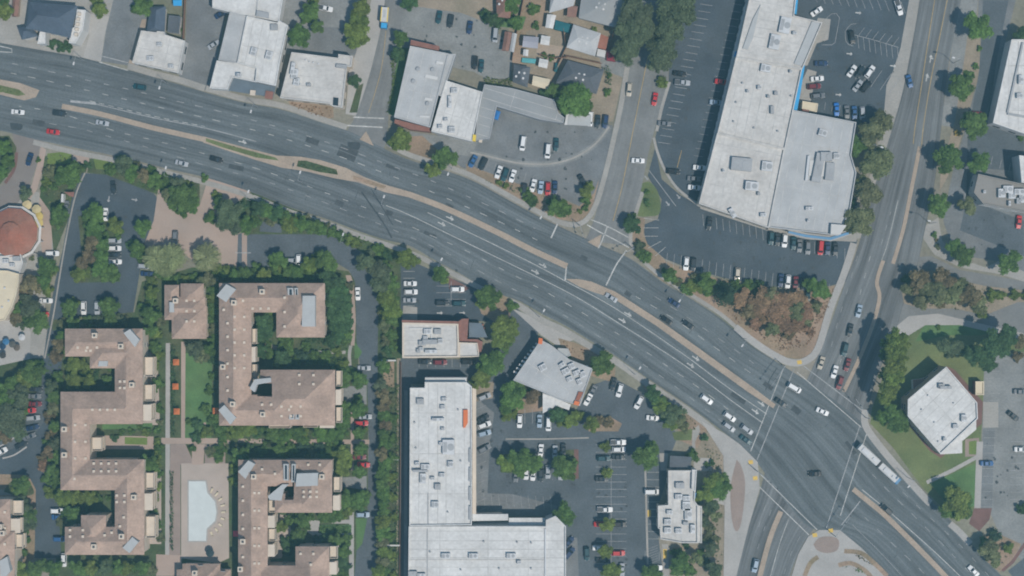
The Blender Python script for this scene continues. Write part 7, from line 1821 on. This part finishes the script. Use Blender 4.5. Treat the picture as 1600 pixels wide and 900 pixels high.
ZONES = [  # where a plant stands: plan rectangle and the words for it
    ((-20, -20, 60, 40), 'at the corner left of the slate inn'), ((60, 55, 125, 90), 'in front of the slate inn'), ((130, -20, 330, 60), 'around the cottage behind the square shop'), ((440, -20, 520, 90), 'on the yard right of the stepped showroom'),
    ((520, -20, 585, 140), 'beside the pale drive of the narrow street'), ((585, -20, 660, 120), 'at the head of the long grey workshop'), ((590, 190, 660, 250), 'at the foot of the long grey workshop'), ((660, 225, 735, 290), 'below the white workshop with yellow panel'),
    ((735, -20, 830, 60), 'at the lawn edge above the grey lot'), ((740, 120, 960, 200), 'round the charcoal roofed house'), ((826, -20, 955, 125), 'in the backyards above the charcoal house'), ((735, 270, 935, 350), 'along the used car lot'),
    ((955, -20, 1095, 150), 'over the top of the tree lined side street'), ((970, 280, 1062, 460), 'at the left end of the front lot'), ((1060, 420, 1120, 470), 'under the lower left row of the front lot'), ((1110, 420, 1310, 560), 'on the landscaped corner below the front lot'),
    ((1320, 150, 1395, 380), 'between shopping centre and cross road'), ((1440, -20, 1620, 215), 'along the upper right side of the cross road'), ((1440, 215, 1620, 335), 'left of the taupe roofed bank'), ((1440, 335, 1620, 430), 'at the lot below the taupe roofed bank'),
    ((1400, 420, 1620, 500), 'on the median of the planted side road'), ((1360, 500, 1425, 680), 'left of the white hall'), ((1425, 500, 1620, 600), 'on the lawn above the white hall'), ((1460, 740, 1530, 830), 'on the lawn below the white hall'), ((1530, 780, 1620, 900), 'at the brick crossing by the lower right border'),
    ((735, 440, 812, 500), 'at the upper right corner of the restaurant'), ((735, 500, 812, 610), 'between restaurant and diner'), ((780, 600, 850, 660), 'under the lower left edge of the diner'), ((860, 600, 912, 670), 'at the lower corner of the diner'), ((880, 545, 960, 600), 'right of the diner'), ((912, 640, 975, 680), 'on the brown triangle island'),
    ((1000, 595, 1085, 680), 'above the drive through lot'), ((990, 685, 1040, 730), 'left of the drive through canopy'), ((775, 690, 910, 755), 'on the tree island of the store lot'), ((860, 780, 900, 830), 'at the front corner of the L shaped store'), ((930, 680, 975, 920), 'in the double parking row'), ((1005, 885, 1035, 920), 'at the end of the drive through kerb'),
    ((1040, 680, 1140, 800), 'right of the fast food restaurant'), ((1040, 800, 1140, 920), 'below the fast food restaurant'),
    ((-20, 205, 35, 290), 'left of the pinkish side street'), ((35, 225, 140, 360), 'between the pinkish side street and parking drive'), ((140, 240, 320, 335), 'on the bank above the left parking drive'), ((115, 315, 195, 445), 'on the tree island of the left parking drive'), ((195, 340, 340, 420), 'on the pink plaza'),
    ((20, 375, 100, 520), 'right of the cream roofed hall'), ((-20, 560, 75, 700), 'in the grove at the left border'), ((80, 465, 225, 512), 'above the winding block'), ((80, 515, 108, 562), 'at the upper left end of the winding block'), ((105, 555, 185, 612), 'in the first courtyard of the winding block'), ((60, 595, 96, 775), 'along the left wall of the winding block'),
    ((-20, 740, 60, 850), 'around the small kerb island lower left'), ((-20, 850, 110, 920), 'at the lower left corner'), ((90, 765, 178, 825), 'in the third courtyard of the winding block'), ((110, 875, 250, 920), 'in the row below the winding block'), ((220, 715, 256, 850), 'along the terraces of the winding block'), ((170, 655, 256, 715), 'in the second courtyard of the winding block'),
    ((220, 476, 256, 660), 'between winding block and garden path'), ((285, 530, 345, 700), 'around the green lawn'), ((225, 420, 345, 570), 'round the clubhouse'), ((345, 290, 565, 385), 'on the bank above the curved drive'), ((345, 385, 500, 442), 'between curved drive and C shaped block'), ((495, 395, 560, 540), 'right of the C shaped block'),
    ((395, 490, 550, 575), 'in the courtyard of the C shaped block'), ((515, 575, 575, 690), 'between C shaped block and the straight drive'), ((340, 660, 545, 720), 'in the garden between the two right blocks'), ((520, 690, 580, 800), 'right of the poolside block'), ((355, 720, 375, 760), 'at the upper corner of the poolside block'), ((430, 798, 556, 910), 'in the lower garden of the poolside block'),
    ((560, 380, 660, 560), 'left of the restaurant and its lot'), ((680, 420, 705, 445), 'in the small lot above the restaurant'), ((585, 560, 630, 735), 'in the upper overgrown strip beside the store'), ((585, 735, 630, 920), 'in the lower overgrown strip beside the store')]
zt = {}
for o, x, y, r, k, noun in TREES:
    ph = next((p for (x0, y0, x1, y1), p in ZONES if x0 <= x <= x1 and y0 <= y <= y1), None)
    if ph is None:
        print('NOZONE', x, y); ph = 'by the roadside'
    size = 'small' if r < 8.5 else 'large' if r > 17 else 'midsize'
    what = f'{COLW[k]} {noun}' if noun == 'palm' else f'{size} {COLW[k]} {noun}'
    zt.setdefault(ph, []).append((o, x, y, what))
    o['category'] = noun; o['group'] = f'plants {ph}'
for ph, L in zt.items(): rank(L, ph)
BAD = [o['label'] for o in COL.objects if o.get('label') and not 4 <= len(o['label'].split()) <= 16]
print('LABELS out of range', len(BAD), BAD[:6])

# ------------------------------------------------------------------ light, air and camera
EL, SX, SY = math.radians(60), .74, -.6726      # where the sun stands: height and plan direction
w = bpy.data.worlds.new('World'); SC.world = w; w.use_nodes = True
nt = w.node_tree; bg = nt.nodes['Background']
sky = nt.nodes.new('ShaderNodeTexSky'); sky.sky_type = 'NISHITA'; sky.sun_disc = False
sky.sun_elevation = EL; sky.sun_rotation = math.atan2(SX, SY); sky.air_density = 1.0; sky.dust_density = .6; sky.ozone_density = 2.0
nt.links.new(sky.outputs['Color'], bg.inputs['Color']); bg.inputs['Strength'].default_value = 0.085
sd = bpy.data.lights.new('sun', 'SUN'); sd.energy = 3.2; sd.angle = math.radians(.5); sd.color = (1.0, .928, .83)
so = bpy.data.objects.new('sun', sd); COL.objects.link(so)
so.rotation_euler = Vector((-SX * math.cos(EL), -SY * math.cos(EL), -math.sin(EL))).to_track_quat('-Z', 'Y').to_euler()
so.location = (100, -130, 250)
HAZE = 0.00041
if HAZE:
    m = bpy.data.materials.new('haze'); m.use_nodes = True; n2 = m.node_tree; n2.nodes.clear()
    out = n2.nodes.new('ShaderNodeOutputMaterial'); pv = n2.nodes.new('ShaderNodeVolumePrincipled')
    pv.inputs['Color'].default_value = (.36, .78, .93, 1); pv.inputs['Density'].default_value = HAZE; pv.inputs['Anisotropy'].default_value = 0.2
    n2.links.new(pv.outputs['Volume'], out.inputs['Volume'])
    b = MB(); b.box((0, 0, -1.5), (900, 700, H + 6.5)); h = b.build('haze', [m]); tag(h, kind='stuff')
cam = bpy.data.cameras.new('camera'); co = bpy.data.objects.new('camera', cam); COL.objects.link(co)
co.location = (0, 0, H); co.rotation_euler = (0, 0, 0)
cam.sensor_width = 36; cam.sensor_fit = 'HORIZONTAL'; cam.lens = 36 * H / (1600 / S); cam.clip_start = 1; cam.clip_end = 5000
SC.camera = co
SC.view_settings.view_transform = 'Standard'; SC.view_settings.look = 'None'; SC.view_settings.exposure = 0.43; SC.view_settings.gamma = 1.0
SC.render.engine = 'CYCLES'; SC.cycles.use_denoising = True; SC.cycles.max_bounces = 6; SC.cycles.filter_width = 1.9
